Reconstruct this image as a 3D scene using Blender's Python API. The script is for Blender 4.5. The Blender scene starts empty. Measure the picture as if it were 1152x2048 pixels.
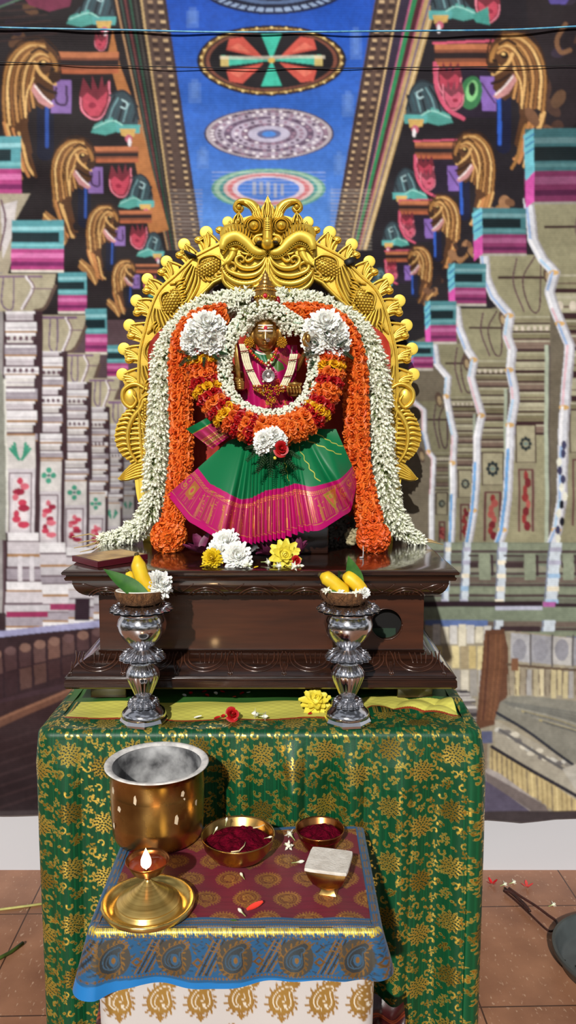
import bpy, bmesh, math, random
import numpy as np
from mathutils import Vector, Matrix, Euler
PI = math.pi
SC = bpy.context.scene
COL = SC.collection
random.seed(11)

# ------------------------------------------------------------------ camera frame
F = 1600.0 / 2048.0 * 36.0          # lens in mm on a 36 mm tall sensor
FP = 1600.0
PITCH = math.atan((1024 - 850) / FP)
CP, SP = math.cos(PITCH), math.sin(PITCH)
def ray(px, py):
    cx = (px - 576) / FP; cy = (1024 - py) / FP
    return (cx, CP + cy * SP, -SP + cy * CP)
WALL_Y = 2.02
CAM_H = -ray(576, 1740)[2] / ray(576, 1740)[1] * WALL_Y
def P(px, py, Y):
    """point of the vertical plane y = Y that the photo shows at that spot"""
    r = ray(px, py); s = Y / r[1]
    return Vector((r[0] * s, Y, CAM_H + r[2] * s))
def G(px, py, z):
    """point of the horizontal plane at height z"""
    r = ray(px, py); s = (z - CAM_H) / r[2]
    return Vector((r[0] * s, r[1] * s, z))
def S(Y, z=0.7):
    """metres per photo pixel at depth Y"""
    return (Y * CP + (CAM_H - z) * SP) / FP

def lin(c):
    out = []
    for v in c[:3]:
        v = v / 255.0
        out.append(v / 12.92 if v <= 0.04045 else ((v + 0.055) / 1.055) ** 2.4)
    return out
def rgba(c): return tuple(lin(c)) + (1.0,)

# ------------------------------------------------------------------ materials
def nodes_of(name):
    m = bpy.data.materials.new(name); m.use_nodes = True
    nt = m.node_tree; b = nt.nodes['Principled BSDF']
    return m, nt, b
def N(nt, typ, **kw):
    n = nt.nodes.new(typ)
    for k, v in kw.items():
        if k.startswith('i_'):
            key = k[2:]
            n.inputs[int(key) if key.isdigit() else key].default_value = v
        else: setattr(n, k, v)
    return n
def mat(name, c, rough=0.5, metal=0.0, var=0.0, vscale=30.0, bump=0.0, bscale=120.0, spec=0.5, c2=None,
        sheen=0.0, coat=0.0, sss=0.0, rvar=0.0, stretch=(1, 1, 1), bdist=0.002):
    """principled material; colour wanders between c and c2 (or a darker c) with noise, optional bump"""
    m, nt, b = nodes_of(name)
    b.inputs['Roughness'].default_value = rough
    b.inputs['Metallic'].default_value = metal
    b.inputs['Specular IOR Level'].default_value = spec
    if coat: b.inputs['Coat Weight'].default_value = coat; b.inputs['Coat Roughness'].default_value = 0.08
    if sheen: b.inputs['Sheen Weight'].default_value = sheen
    if sss:
        b.inputs['Subsurface Weight'].default_value = sss
        b.inputs['Subsurface Radius'].default_value = (0.004, 0.003, 0.002)
        b.inputs['Subsurface Scale'].default_value = 0.6
    tc = N(nt, 'ShaderNodeTexCoord')
    mp = N(nt, 'ShaderNodeMapping'); mp.inputs['Scale'].default_value = stretch
    nt.links.new(tc.outputs['Object'], mp.inputs['Vector'])
    if var or c2 or rvar:
        if c2 is None: c2 = [x * (1 - var) for x in c]
        n = N(nt, 'ShaderNodeTexNoise'); n.inputs['Scale'].default_value = vscale; n.inputs['Detail'].default_value = 5
        nt.links.new(mp.outputs[0], n.inputs['Vector'])
        r = N(nt, 'ShaderNodeValToRGB')
        r.color_ramp.elements[0].position = 0.35; r.color_ramp.elements[1].position = 0.65
        r.color_ramp.elements[0].color = rgba(c2); r.color_ramp.elements[1].color = rgba(c)
        nt.links.new(n.outputs['Fac'], r.inputs['Fac']); nt.links.new(r.outputs['Color'], b.inputs['Base Color'])
        if rvar:
            mr = N(nt, 'ShaderNodeMapRange'); mr.inputs['To Min'].default_value = max(0.02, rough - rvar); mr.inputs['To Max'].default_value = rough + rvar
            nt.links.new(n.outputs['Fac'], mr.inputs['Value']); nt.links.new(mr.outputs[0], b.inputs['Roughness'])
    else:
        b.inputs['Base Color'].default_value = rgba(c)
    if bump:
        n2 = N(nt, 'ShaderNodeTexNoise'); n2.inputs['Scale'].default_value = bscale; n2.inputs['Detail'].default_value = 4
        nt.links.new(mp.outputs[0], n2.inputs['Vector'])
        bp = N(nt, 'ShaderNodeBump'); bp.inputs['Strength'].default_value = bump; bp.inputs['Distance'].default_value = bdist
        nt.links.new(n2.outputs['Fac'], bp.inputs['Height']); nt.links.new(bp.outputs[0], b.inputs['Normal'])
    return m
def printed(name, rough=0.6, metal_rough=0.3, bump=0.15, weave=900.0, spec=0.3, sheen=0.0, waxis='Z', wstr=0.0):
    """woven cloth: colour from the vertex colours, their alpha says where metallic thread runs"""
    m, nt, b = nodes_of(name)
    a = N(nt, 'ShaderNodeVertexColor', layer_name='Col')
    nt.links.new(a.outputs['Color'], b.inputs['Base Color'])
    mr = N(nt, 'ShaderNodeMapRange'); mr.inputs['To Min'].default_value = rough; mr.inputs['To Max'].default_value = metal_rough
    nt.links.new(a.outputs['Alpha'], mr.inputs['Value']); nt.links.new(mr.outputs[0], b.inputs['Roughness'])
    mm = N(nt, 'ShaderNodeMath', operation='MULTIPLY'); mm.inputs[1].default_value = 0.95
    nt.links.new(a.outputs['Alpha'], mm.inputs[0]); nt.links.new(mm.outputs[0], b.inputs['Metallic'])
    b.inputs['Specular IOR Level'].default_value = spec
    if sheen: b.inputs['Sheen Weight'].default_value = sheen
    tc = N(nt, 'ShaderNodeTexCoord')
    n2 = N(nt, 'ShaderNodeTexNoise'); n2.inputs['Scale'].default_value = weave; n2.inputs['Detail'].default_value = 2
    nt.links.new(tc.outputs['Object'], n2.inputs['Vector'])
    bp = N(nt, 'ShaderNodeBump'); bp.inputs['Strength'].default_value = bump; bp.inputs['Distance'].default_value = 0.001
    nt.links.new(n2.outputs['Fac'], bp.inputs['Height'])
    last = bp
    if wstr:
        w = N(nt, 'ShaderNodeTexWave', wave_type='BANDS', bands_direction=waxis); w.inputs['Scale'].default_value = 60; w.inputs['Distortion'].default_value = 0.3
        nt.links.new(tc.outputs['Object'], w.inputs['Vector'])
        bp2 = N(nt, 'ShaderNodeBump'); bp2.inputs['Strength'].default_value = wstr; bp2.inputs['Distance'].default_value = 0.001
        nt.links.new(w.outputs['Fac'], bp2.inputs['Height']); nt.links.new(bp.outputs[0], bp2.inputs['Normal']); last = bp2
    nt.links.new(last.outputs[0], b.inputs['Normal'])
    return m

# ------------------------------------------------------------------ mesh builder
class MB:
    def __init__(s): s.v = []; s.f = []; s.c = []; s.n = 0; s.usecol = False
    def add(s, verts, faces, M=None, col=None):
        v = np.asarray(verts, dtype=float).reshape(-1, 3)
        if M is not None:
            A = np.array(M); v = v @ A[:3, :3].T + A[:3, 3]
        s.v.append(v)
        if s.n: faces = [tuple(i + s.n for i in f) for f in faces]
        s.f.extend(faces); s.n += len(v)
        if col is None: s.c.append(np.tile((1, 1, 1, 0.), (len(v), 1)))
        else:
            s.usecol = True
            c = np.asarray(col, dtype=float)
            if c.ndim == 1: c = np.tile(c if len(c) == 4 else np.append(c, 0.), (len(v), 1))
            s.c.append(c)
    def box(s, lo, hi, M=None, bev=0.0, col=None):
        bm = bmesh.new(); bmesh.ops.create_cube(bm, size=1)
        for v in bm.verts:
            v.co = Vector([(lo[k] + hi[k]) / 2 + v.co[k] * (hi[k] - lo[k]) for k in range(3)])
        if bev: bmesh.ops.bevel(bm, geom=bm.edges[:], offset=bev, segments=2, affect='EDGES', profile=0.5)
        s.bm(bm, M, col)
    def bm(s, bm, M=None, col=None):
        bm.verts.index_update()
        s.add([v.co[:] for v in bm.verts], [tuple(v.index for v in f.verts) for f in bm.faces], M, col); bm.free()
    def tube(s, pts, r, seg=8, M=None, col=None, flat=1.0, up=None, cap=True):
        """swept round tube; r a number or one per point"""
        pts = [Vector(p) for p in pts]; n = len(pts)
        rs = r if hasattr(r, '__len__') else [r] * n
        V = []; prev = None
        for i, p in enumerate(pts):
            t = (pts[min(i + 1, n - 1)] - pts[max(i - 1, 0)])
            if t.length < 1e-9: t = Vector((0, 0, 1))
            t.normalize()
            if up is not None:
                b = t.cross(Vector(up));
                if b.length < 1e-6: b = t.orthogonal()
                b.normalize(); a = b.cross(t)
            else:
                if prev is None: a = t.orthogonal().normalized()
                else:
                    a = prev - t * prev.dot(t)
                    a = a.normalized() if a.length > 1e-6 else t.orthogonal().normalized()
                b = t.cross(a); prev = a
            for k in range(seg):
                th = 2 * PI * k / seg
                V.append(p + (b * math.cos(th) + a * math.sin(th) * flat) * rs[i])
        Fc = []
        for i in range(n - 1):
            for k in range(seg):
                k2 = (k + 1) % seg
                Fc.append((i * seg + k, i * seg + k2, (i + 1) * seg + k2, (i + 1) * seg + k))
        if cap:
            Fc.append(tuple(range(seg - 1, -1, -1))); Fc.append(tuple((n - 1) * seg + k for k in range(seg)))
        s.add([v[:] for v in V], Fc, M, col)
    def lathe(s, prof, seg=32, M=None, col=None, fn=None, close=True):
        """prof: (radius, z) list; fn(theta, i) scales the radius"""
        V = []; Fc = []; n = len(prof)
        for i, (r, z) in enumerate(prof):
            for k in range(seg):
                th = 2 * PI * k / seg; q = r * (fn(th, i) if fn else 1)
                V.append((q * math.cos(th), q * math.sin(th), z))
        for i in range(n - 1):
            for k in range(seg):
                k2 = (k + 1) % seg
                Fc.append((i * seg + k, i * seg + k2, (i + 1) * seg + k2, (i + 1) * seg + k))
        if close:
            if prof[0][0] > 1e-5: Fc.append(tuple(range(seg - 1, -1, -1)))
            if prof[-1][0] > 1e-5: Fc.append(tuple((n - 1) * seg + k for k in range(seg)))
        s.add(V, Fc, M, col)
    def ball(s, c, r, seg=12, ring=8, M=None, col=None, rot=None):
        r = r if hasattr(r, '__len__') else (r, r, r)
        V = [(0, 0, 1)]
        for i in range(1, ring):
            ph = PI * i / ring
            for k in range(seg):
                th = 2 * PI * k / seg; V.append((math.sin(ph) * math.cos(th), math.sin(ph) * math.sin(th), math.cos(ph)))
        V.append((0, 0, -1)); Fc = []
        for k in range(seg): Fc.append((0, 1 + k, 1 + (k + 1) % seg))
        for i in range(ring - 2):
            for k in range(seg):
                a = 1 + i * seg; k2 = (k + 1) % seg
                Fc.append((a + k, a + seg + k, a + seg + k2, a + k2))
        L = len(V) - 1; a = 1 + (ring - 2) * seg
        for k in range(seg): Fc.append((L, a + (k + 1) % seg, a + k))
        T = Matrix.Translation(Vector(c)) @ (rot.to_matrix().to_4x4() if rot else Matrix()) @ Matrix.Diagonal((*r, 1))
        if M is not None: T = M @ T
        s.add(V, Fc, T, col)
    def grid(s, fn, nu, nv, col=None, M=None, wrap=False):
        """fn(u, v) -> point for u, v in 0..1; col an (nv*nu, 4) array"""
        V = [fn(i / (nu if wrap else nu - 1), j / (nv - 1)) for j in range(nv) for i in range(nu)]
        Fc = []
        for j in range(nv - 1):
            for i in range(nu if wrap else nu - 1):
                i2 = (i + 1) % nu
                Fc.append((j * nu + i, j * nu + i2, (j + 1) * nu + i2, (j + 1) * nu + i))
        s.add([tuple(v) for v in V], Fc, M, col)
    def build(s, name, m, parent=None, smooth=True, angle=None, kind=None, label=None):
        me = bpy.data.meshes.new(name)
        v = np.concatenate(s.v) if s.v else np.zeros((0, 3))
        me.from_pydata(v.tolist(), [], s.f)
        if s.usecol:
            ca = me.color_attributes.new('Col', 'FLOAT_COLOR', 'POINT')
            ca.data.foreach_set('color', np.concatenate(s.c).astype(np.float32).ravel())
        if smooth:
            me.shade_smooth()
            if angle: me.set_sharp_from_angle(angle=math.radians(angle))
        me.materials.append(m)
        o = bpy.data.objects.new(name, me); COL.objects.link(o)
        if parent is not None: o.parent = parent
        if kind: o['kind'] = kind
        if label: o['label'] = label
        return o
def fast_grid(name, pts, nu, nv, cols, m, parent=None):
    """big painted grid straight from numpy arrays (row major, nv rows of nu)"""
    me = bpy.data.meshes.new(name)
    me.vertices.add(nu * nv); me.vertices.foreach_set('co', np.asarray(pts, dtype=np.float32).ravel())
    i, j = np.meshgrid(np.arange(nu - 1), np.arange(nv - 1)); a = (j * nu + i).ravel()
    q = np.stack([a, a + 1, a + nu + 1, a + nu], 1).astype(np.int32); nf = len(q)
    me.loops.add(nf * 4); me.loops.foreach_set('vertex_index', q.ravel())
    me.polygons.add(nf); me.polygons.foreach_set('loop_start', np.arange(0, nf * 4, 4, dtype=np.int32))
    me.update(calc_edges=True); me.validate()
    ca = me.color_attributes.new('Col', 'FLOAT_COLOR', 'POINT')
    ca.data.foreach_set('color', np.asarray(cols, dtype=np.float32).ravel())
    me.shade_smooth(); me.materials.append(m)
    o = bpy.data.objects.new(name, me); COL.objects.link(o)
    if parent is not None: o.parent = parent
    return o
def tag(o, label=None, cat=None, group=None, kind=None):
    if label: o['label'] = label
    if cat: o['category'] = cat
    if group: o['group'] = group
    if kind: o['kind'] = kind
    return o
def thing(name, label, cat, loc=(0, 0, 0), rz=0.0, group=None):
    o = bpy.data.objects.new(name, None); COL.objects.link(o)
    o.location = loc; o.rotation_euler = (0, 0, rz); o.empty_display_size = 0.02
    return tag(o, label, cat, group)
def dup(o, loc=None, rot=None, scale=None, label=None, group=None, parent=None):
    """a thing (or part) with copies of its parts and sub-parts"""
    c = o.copy(); COL.objects.link(c)
    if parent is not None: c.parent = parent
    for ch in list(o.children): dup(ch, parent=c)
    if loc is not None: c.location = loc
    if rot is not None: c.rotation_euler = rot
    if scale is not None: c.scale = (scale,) * 3
    if label: c['label'] = label
    if group: c['group'] = group
    return c
def place(name, o, M):
    o.matrix_local = M; return o
def frame(z, x=None):
    """rotation whose z axis is z"""
    z = Vector(z).normalized()
    x = Vector(x) if x is not None else z.orthogonal()
    y = z.cross(x).normalized(); x = y.cross(z).normalized()
    return Matrix(((x.x, y.x, z.x), (x.y, y.y, z.y), (x.z, y.z, z.z))).to_4x4()
def TRS(loc, R=None, sc=1.0):
    return Matrix.Translation(Vector(loc)) @ (R if R is not None else Matrix()) @ Matrix.Diagonal((sc, sc, sc, 1))
def catmull(pts, n):
    """smooth curve through pts (any dimension), n samples"""
    p = np.array([list(q) for q in pts], dtype=float)
    p = np.vstack([2 * p[0] - p[1], p, 2 * p[-1] - p[-2]]); m = len(p) - 3
    out = []
    for k in range(n):
        t = k / (n - 1) * m; i = min(int(t), m - 1); u = t - i
        a, b, c, d = p[i:i + 4]
        out.append(0.5 * (2 * b + (c - a) * u + (2 * a - 5 * b + 4 * c - d) * u * u + (3 * b - a - 3 * c + d) * u ** 3))
    return np.array(out)
def interp(x, xs, ys): return float(np.interp(x, xs, ys))

# ------------------------------------------------------------------ a small painter for printed and woven patterns
class Canvas:
    def __init__(s, x0, y0, x1, y1, sc, bg, a=0.0):
        s.x0, s.y0, s.sc = x0, y0, sc
        s.w = int((x1 - x0) * sc); s.h = int((y1 - y0) * sc)
        s.a = np.zeros((s.h, s.w, 4)); s.a[:, :, :3] = lin(bg); s.a[:, :, 3] = a
    def _win(s, xa, ya, xb, yb):
        i0 = max(0, int((xa - s.x0) * s.sc) - 1); i1 = min(s.w, int((xb - s.x0) * s.sc) + 2)
        j0 = max(0, int((ya - s.y0) * s.sc) - 1); j1 = min(s.h, int((yb - s.y0) * s.sc) + 2)
        if i1 <= i0 or j1 <= j0: return None
        X, Y = np.meshgrid((np.arange(i0, i1) + 0.5) / s.sc + s.x0, (np.arange(j0, j1) + 0.5) / s.sc + s.y0)
        return i0, i1, j0, j1, X, Y
    def _put(s, w, mask, col, alpha=None, op=1.0):
        i0, i1, j0, j1 = w[:4]; R = s.a[j0:j1, i0:i1]
        m = (mask.astype(float) * op)[..., None]
        c = np.array(list(lin(col)) + [0.0 if alpha is None else alpha])
        R[:] = R * (1 - m) + c * m
    def poly(s, pts, col, alpha=None, op=1.0):
        p = np.array(pts, dtype=float)
        w = s._win(p[:, 0].min(), p[:, 1].min(), p[:, 0].max(), p[:, 1].max())
        if w is None: return
        X, Y = w[4], w[5]; m = np.zeros(X.shape, bool)
        for k in range(len(p)):
            xa, ya = p[k]; xb, yb = p[(k + 1) % len(p)]
            if ya == yb: continue
            c = ((ya > Y) != (yb > Y)) & (X < (xb - xa) * (Y - ya) / (yb - ya) + xa)
            m ^= c
        s._put(w, m, col, alpha, op)
    def rect(s, xa, ya, xb, yb, col, alpha=None, op=1.0): s.poly([(xa, ya), (xb, ya), (xb, yb), (xa, yb)], col, alpha, op)
    def ell(s, cx, cy, rx, ry, col, alpha=None, rot=0.0, op=1.0, ring=None):
        R = max(rx, ry); w = s._win(cx - R, cy - R, cx + R, cy + R)
        if w is None: return
        X, Y = w[4] - cx, w[5] - cy; c, q = math.cos(rot), math.sin(rot)
        u = (X * c + Y * q) / rx; v = (-X * q + Y * c) / ry; d = u * u + v * v
        m = d < 1
        if ring: m &= d > ring * ring
        s._put(w, m, col, alpha, op)
    def line(s, pts, wd, col, alpha=None, op=1.0):
        p = np.array(pts, dtype=float); h = wd / 2
        w = s._win(p[:, 0].min() - h, p[:, 1].min() - h, p[:, 0].max() + h, p[:, 1].max() + h)
        if w is None: return
        X, Y = w[4], w[5]; m = np.zeros(X.shape, bool)
        for k in range(len(p) - 1):
            ax, ay = p[k]; dx, dy = p[k + 1] - p[k]; L = dx * dx + dy * dy + 1e-9
            t = np.clip(((X - ax) * dx + (Y - ay) * dy) / L, 0, 1)
            m |= (X - ax - t * dx) ** 2 + (Y - ay - t * dy) ** 2 < h * h
        s._put(w, m, col, alpha, op)
    def curve(s, pts, wd, col, alpha=None, op=1.0, n=None):
        s.line(catmull(pts, n or 6 * len(pts)), wd, col, alpha, op)
    def blur(s, n=1):
        for _ in range(n):
            a = np.pad(s.a, ((1, 1), (1, 1), (0, 0)), mode='edge')
            h = a[:, :-2] * .25 + a[:, 1:-1] * .5 + a[:, 2:] * .25
            s.a = h[:-2] * .25 + h[1:-1] * .5 + h[2:] * .25
    def noise(s, amt, cell=6, seed=1):
        r = np.random.RandomState(seed); g = r.rand(s.h // cell + 3, s.w // cell + 3)
        y = np.arange(s.h) / cell; x = np.arange(s.w) / cell
        j, i = y.astype(int), x.astype(int); fy, fx = (y - j)[:, None], (x - i)[None]
        v = (g[j][:, i] * (1 - fy) * (1 - fx) + g[j + 1][:, i] * fy * (1 - fx) + g[j][:, i + 1] * (1 - fy) * fx + g[j + 1][:, i + 1] * fy * fx)
        s.a[:, :, :3] *= (1 + amt * (v - 0.5) * 2)[..., None]
    def at(s, X, Y):
        fx = np.clip((X - s.x0) * s.sc - 0.5, 0, s.w - 1.001); fy = np.clip((Y - s.y0) * s.sc - 0.5, 0, s.h - 1.001)
        i, j = fx.astype(int), fy.astype(int); u, v = (fx - i)[..., None], (fy - j)[..., None]
        i2 = np.minimum(i + 1, s.w - 1); j2 = np.minimum(j + 1, s.h - 1); a = s.a
        return a[j, i] * (1 - u) * (1 - v) + a[j, i2] * u * (1 - v) + a[j2, i] * (1 - u) * v + a[j2, i2] * u * v
# ------------------------------------------------------------------ the printed backdrop: a painted temple corridor
def paint_backdrop():
    c = Canvas(-150, -130, 1300, 1660, 0.8, (28, 24, 28))
    K = (18, 14, 18)
    rnd = random.Random(5)
    jit = lambda a: rnd.uniform(-a, a)
    # dark side bays
    c.poly([(-150, -130), (330, -130), (400, 480), (330, 640), (-150, 640)], (34, 27, 30))
    c.poly([(760, -130), (1300, -130), (1300, 640), (760, 640), (668, 480)], (33, 28, 34))
    c.poly([(1040, -130), (1300, -130), (1300, 300), (1080, 300)], (38, 30, 34))
    for k in range(26):                                             # dim carving glimpsed behind
        x, y = rnd.uniform(1060, 1290), rnd.uniform(-80, 260)
        c.ell(x, y, rnd.uniform(6, 20), rnd.uniform(10, 30), rnd.choice([(74, 52, 44), (52, 42, 56), (96, 70, 52), (26, 20, 24)]), rot=jit(1))
    for k in range(30):
        x, y = rnd.uniform(-140, 120), rnd.uniform(-120, 120)
        c.ell(x, y, rnd.uniform(6, 24), rnd.uniform(6, 20), rnd.choice([(66, 50, 44), (40, 30, 40), (90, 62, 44), (24, 18, 20)]), rot=jit(1))
    for k in range(10):
        c.line([(-150, -60 + k * 18), (60 + k * 6, -40 + k * 12)], 4, (52, 36, 36))
    c.poly([(30, -30), (150, -30), (140, 14), (100, 26), (60, 12)], (112, 46, 70)); c.poly([(-20, -30), (40, -30), (30, 8), (-10, 20)], (64, 44, 70))
    c.line([(-10, 20), (60, -10)], 4, (80, 110, 90))

    # ---- ceiling: blue field between two ornamented borders
    yb = 480
    def band(x0a, x0b, x1a, x1b, col, ya=-130, ye=500):
        e = lambda xt, xe, y: xt + (xe - xt) * y / 470.0
        c.poly([(e(x0a, x1a, ya), ya), (e(x0b, x1b, ya), ya), (e(x0b, x1b, ye), ye), (e(x0a, x1a, ye), ye)], col)
    for i in range(40):                                            # blue, paler towards the far end
        y0, y1 = -130 + i * 16, -130 + (i + 1) * 16; t = min(1, max(0, (y0 + 20) / 480.0))
        col = [a + (b - a) * t ** 1.3 for a, b in zip((26, 76, 178), (88, 138, 214))]
        L = lambda y: 331 + 70 * y / 470.0; R = lambda y: 756 - 90 * y / 470.0
        c.poly([(L(y0), y0), (R(y0), y0), (R(y1), y1), (L(y1), y1)], col)
    c.poly([(393, 470), (668, 470), (650, 640), (410, 640)], (120, 130, 160))
    c.rect(470, 520, 620, 640, (110, 100, 110))
    for (x, y, w, h) in [(372, 20, 26, 36), (376, 165, 26, 40), (394, 300, 24, 38), (700, 60, 24, 60), (684, 190, 24, 44), (668, 310, 22, 40), (655, 380, 16, 40)]:
        c.rect(x, y, x + w, y + h, (110, 146, 206), op=0.3); c.rect(x + 6, y - 8, x + w - 6, y + h - 10, (120, 156, 214), op=0.25)
    # borders, left then right
    for a, b, a1, b1, col in [(226, 292, 330, 354, (36, 28, 30)), (284, 332, 349, 402, (88, 70, 62)), (292, 330, 353, 400, (84, 66, 60)),
                              (280, 285, 348, 351, (186, 158, 112)), (268, 272, 343, 345, (70, 66, 62)), (258, 262, 339, 341, (44, 84, 66)),
                              (248, 252, 335, 337, (110, 56, 58)), (240, 243, 332, 334, (62, 84, 76)), (230, 234, 328, 331, (170, 132, 96)),
                              (326, 332, 397, 402, (60, 46, 46))]:
        band(a, b, a1, b1, col)
    for a, b, a1, b1, col in [(750, 806, 666, 708, (86, 66, 58)), (752, 756, 667, 671, (54, 40, 42)), (796, 800, 705, 708, (206, 176, 128)),
                              (800, 820, 708, 713, (52, 42, 62)), (820, 824, 712, 714, (180, 92, 132)), (824, 834, 713, 719, (44, 132, 84)),
                              (834, 845, 719, 723, (80, 34, 46)), (845, 849, 723, 726, (170, 96, 112)), (849, 876, 726, 742, (178, 150, 104)),
                              (858, 862, 730, 733, (106, 92, 120)), (868, 871, 736, 739, (220, 196, 150))]:
        band(a, b, a1, b1, col)
    for s_, (xa, xb) in ((0, (300, 362)), (1, (320, 390)), (2, (764, 675)), (3, (784, 696))):
        y = -120.0; st = 26.0
        while y < 480:
            t = max(0, y) / 470.0; x = xa + (xb - xa) * y / 470.0
            c.rect(x - 5 + 2 * t, y, x + 5 - 2 * t, y + st * 0.32, (196, 168, 130) if s_ in (1, 2) else (160, 132, 104))
            c.rect(x - 6 + 2 * t, y + st * .42, x + 6 - 2 * t, y + st * .8, (58, 42, 40))
            st = 20 - 10 * t; y += st
    for y in range(380, 500, 7):                                    # sheen of the vinyl painted as pale lines over the borders
        c.line([(340 + (y - 380) * .1, y), (404, y)], 3, (178, 170, 164), op=0.32); c.line([(662, y), (742, y)], 3, (196, 186, 170), op=0.3)
    # rosettes
    c.ell(548, -22, 142, 50, (20, 26, 60)); c.ell(548, -24, 136, 47, (150, 172, 206)); c.ell(548, -25, 122, 40, (22, 26, 50)); c.ell(548, -26, 108, 34, (88, 110, 150)); c.ell(548, -27, 96, 28, (24, 26, 46))
    for k in range(44):
        t = 2 * PI * k / 44; c.line([(548 + 122 * math.cos(t), -25 + 41 * math.sin(t)), (548 + 138 * math.cos(t), -25 + 47 * math.sin(t))], 4, (30, 40, 80))
    cx, cy = 543, 121
    c.ell(cx, cy, 149, 71, (26, 20, 24)); c.ell(cx, cy, 142, 66, (188, 150, 86)); c.ell(cx, cy, 137, 63, (60, 38, 34)); c.ell(cx, cy, 131, 60, (120, 70, 56)); c.ell(cx, cy, 124, 57, (22, 18, 24))
    for k in range(60):
        t = 2 * PI * k / 60; c.ell(cx + 141 * math.cos(t), cy + 66 * math.sin(t), 3, 2.4, (232, 206, 140) if k % 2 else (90, 60, 40))
    for sx in (-1, 1):
        for sy in (-1, 1):
            c.poly([(cx + sx * 16, cy + sy * 5), (cx + sx * 90, cy + sy * 20), (cx + sx * 84, cy + sy * 42), (cx + sx * 58, cy + sy * 46)], (198, 84, 72))
            c.poly([(cx + sx * 40, cy + sy * 14), (cx + sx * 84, cy + sy * 24), (cx + sx * 66, cy + sy * 34)], (224, 124, 104), op=.7)
        c.poly([(cx, cy), (cx + sx * 100, cy - 10), (cx + sx * 100, cy + 12)], (70, 184, 162)); c.rect(cx + sx * 94 - 8, cy - 9, cx + sx * 94 + 8, cy + 11, (196, 176, 110))
    for sy in (-1, 1): c.poly([(cx, cy), (cx - 21, cy + sy * 52), (cx + 21, cy + sy * 52)], (58, 180, 156))
    c.rect(440, cy - 8, 650, cy - 2, (230, 222, 206), op=.55)
    c.ell(cx, cy, 7, 5, (214, 176, 90))
    cx, cy = 538, 267
    for r, col in [(130, (62, 60, 88)), (126, (176, 164, 172)), (118, (120, 100, 118)), (108, (172, 160, 178)), (90, (106, 88, 112)), (76, (178, 166, 186)), (56, (118, 96, 118)), (42, (182, 176, 198)), (24, (96, 100, 140)), (14, (70, 130, 210))]:
        c.ell(cx, cy, r, r * .4, col)
    for rr, n in ((114, 46), (84, 30), (50, 18), (100, 40), (66, 24)):
        for k in range(n):
            t = 2 * PI * k / n; c.ell(cx + rr * math.cos(t), cy + rr * .4 * math.sin(t), 4, 2.4, rnd.choice([(226, 218, 226), (88, 70, 92), (150, 120, 140)]))
    cx, cy = 537, 378
    for r, col in [(114, (92, 150, 136)), (108, (150, 186, 164)), (98, (70, 140, 138)), (90, (214, 176, 176)), (82, (196, 110, 116)), (72, (208, 190, 204)), (62, (70, 120, 206))]:
        c.ell(cx, cy, r, r * .37, col)
    for k in range(5): c.rect(505 + k * 14, 366 + jit(3), 512 + k * 14, 392 + jit(4), (150, 160, 190))
    for y in range(345, 400, 8): c.line([(425, y), (650, y)], 2, (235, 235, 240), op=.25)  # horizontal sheen streaks painted across the rosette

    # ---- carved bracket units, repeated down each arcade
    gold, goldD, goldL = (158, 112, 62), (84, 54, 34), (214, 170, 108)
    def lion(x, y, s, d):                                          # carved beast head and mane, muzzle towards d
        q = lambda pts: [(x + d * u * s, y + v * s) for u, v in pts]
        c.poly(q([(-60, 120), (-66, 30), (-52, -30), (-20, -62), (22, -66), (48, -40), (54, 0), (40, 20), (44, 50), (20, 74), (-6, 58), (-10, 110), (0, 160), (-20, 190), (-34, 200), (-44, 150)]), goldD)
        for k in range(8):
            o = k * 8
            c.curve(q([(-54 + o, 118 - k * 7), (-60 + o, 30), (-46 + o * .9, -26 + o * .3), (-14 + o * .6, -56 + o * .5), (22 + o * .2, -56 + o * .6)]), 5.4 * s, (gold, goldL, (132, 88, 50), (190, 140, 84))[k % 4])
        c.curve(q([(10, -50), (36, -34), (46, -8), (30, 8)]), 9 * s, gold); c.curve(q([(4, -20), (14, 0), (30, 14), (44, 22)]), 7 * s, goldL)
        c.ell(x + d * 20 * s, y - 18 * s, 8 * s, 7 * s, (24, 16, 14)); c.ell(x + d * 22 * s, y - 20 * s, 4 * s, 3 * s, (230, 190, 120)); c.ell(x + d * 40 * s, y - 6 * s, 5 * s, 4 * s, (40, 26, 20))
        c.poly(q([(2, 20), (30, 56), (44, 66), (34, 72), (12, 60), (-4, 34)]), (196, 140, 140)); c.curve(q([(4, 26), (20, 46), (38, 62)]), 4 * s, (236, 220, 220)); c.curve(q([(10, 22), (28, 34), (46, 40)]), 6 * s, (48, 30, 26))
        c.curve(q([(-66, 40), (-54, -26), (-22, -64), (22, -68), (50, -42), (56, 0)]), 3.5 * s, (52, 32, 22)); c.curve(q([(-2, -40), (14, -48), (30, -40)]), 6 * s, (60, 38, 26)); c.curve(q([(-30, 60), (-24, 0), (-4, -34)]), 3 * s, (56, 34, 22)); c.poly(q([(34, -4), (56, 0), (54, 16), (40, 22), (30, 10)]), (58, 38, 28)); c.curve(q([(-48, 70), (-52, 20), (-40, -20)]), 3 * s, (236, 196, 130)); c.curve(q([(-14, 90), (-12, 40), (2, 10)]), 3 * s, (232, 190, 124))
        for k in range(7):
            c.curve(q([(-58 + k * 6, 100 + k * 4), (-46 + k * 5, 140), (-30 + k * 4, 176 + jit(14)), (-24 + k * 5, 196 + jit(14))]), 6 * s, rnd.choice([gold, goldL, goldD, (190, 130, 80)]))
        c.poly(q([(-80, 130), (-40, 160), (-20, 210), (-30, 226), (-60, 190), (-92, 160)]), (150, 108, 66)); c.curve(q([(-84, 140), (-50, 176), (-30, 218)]), 6 * s, goldL)
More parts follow.
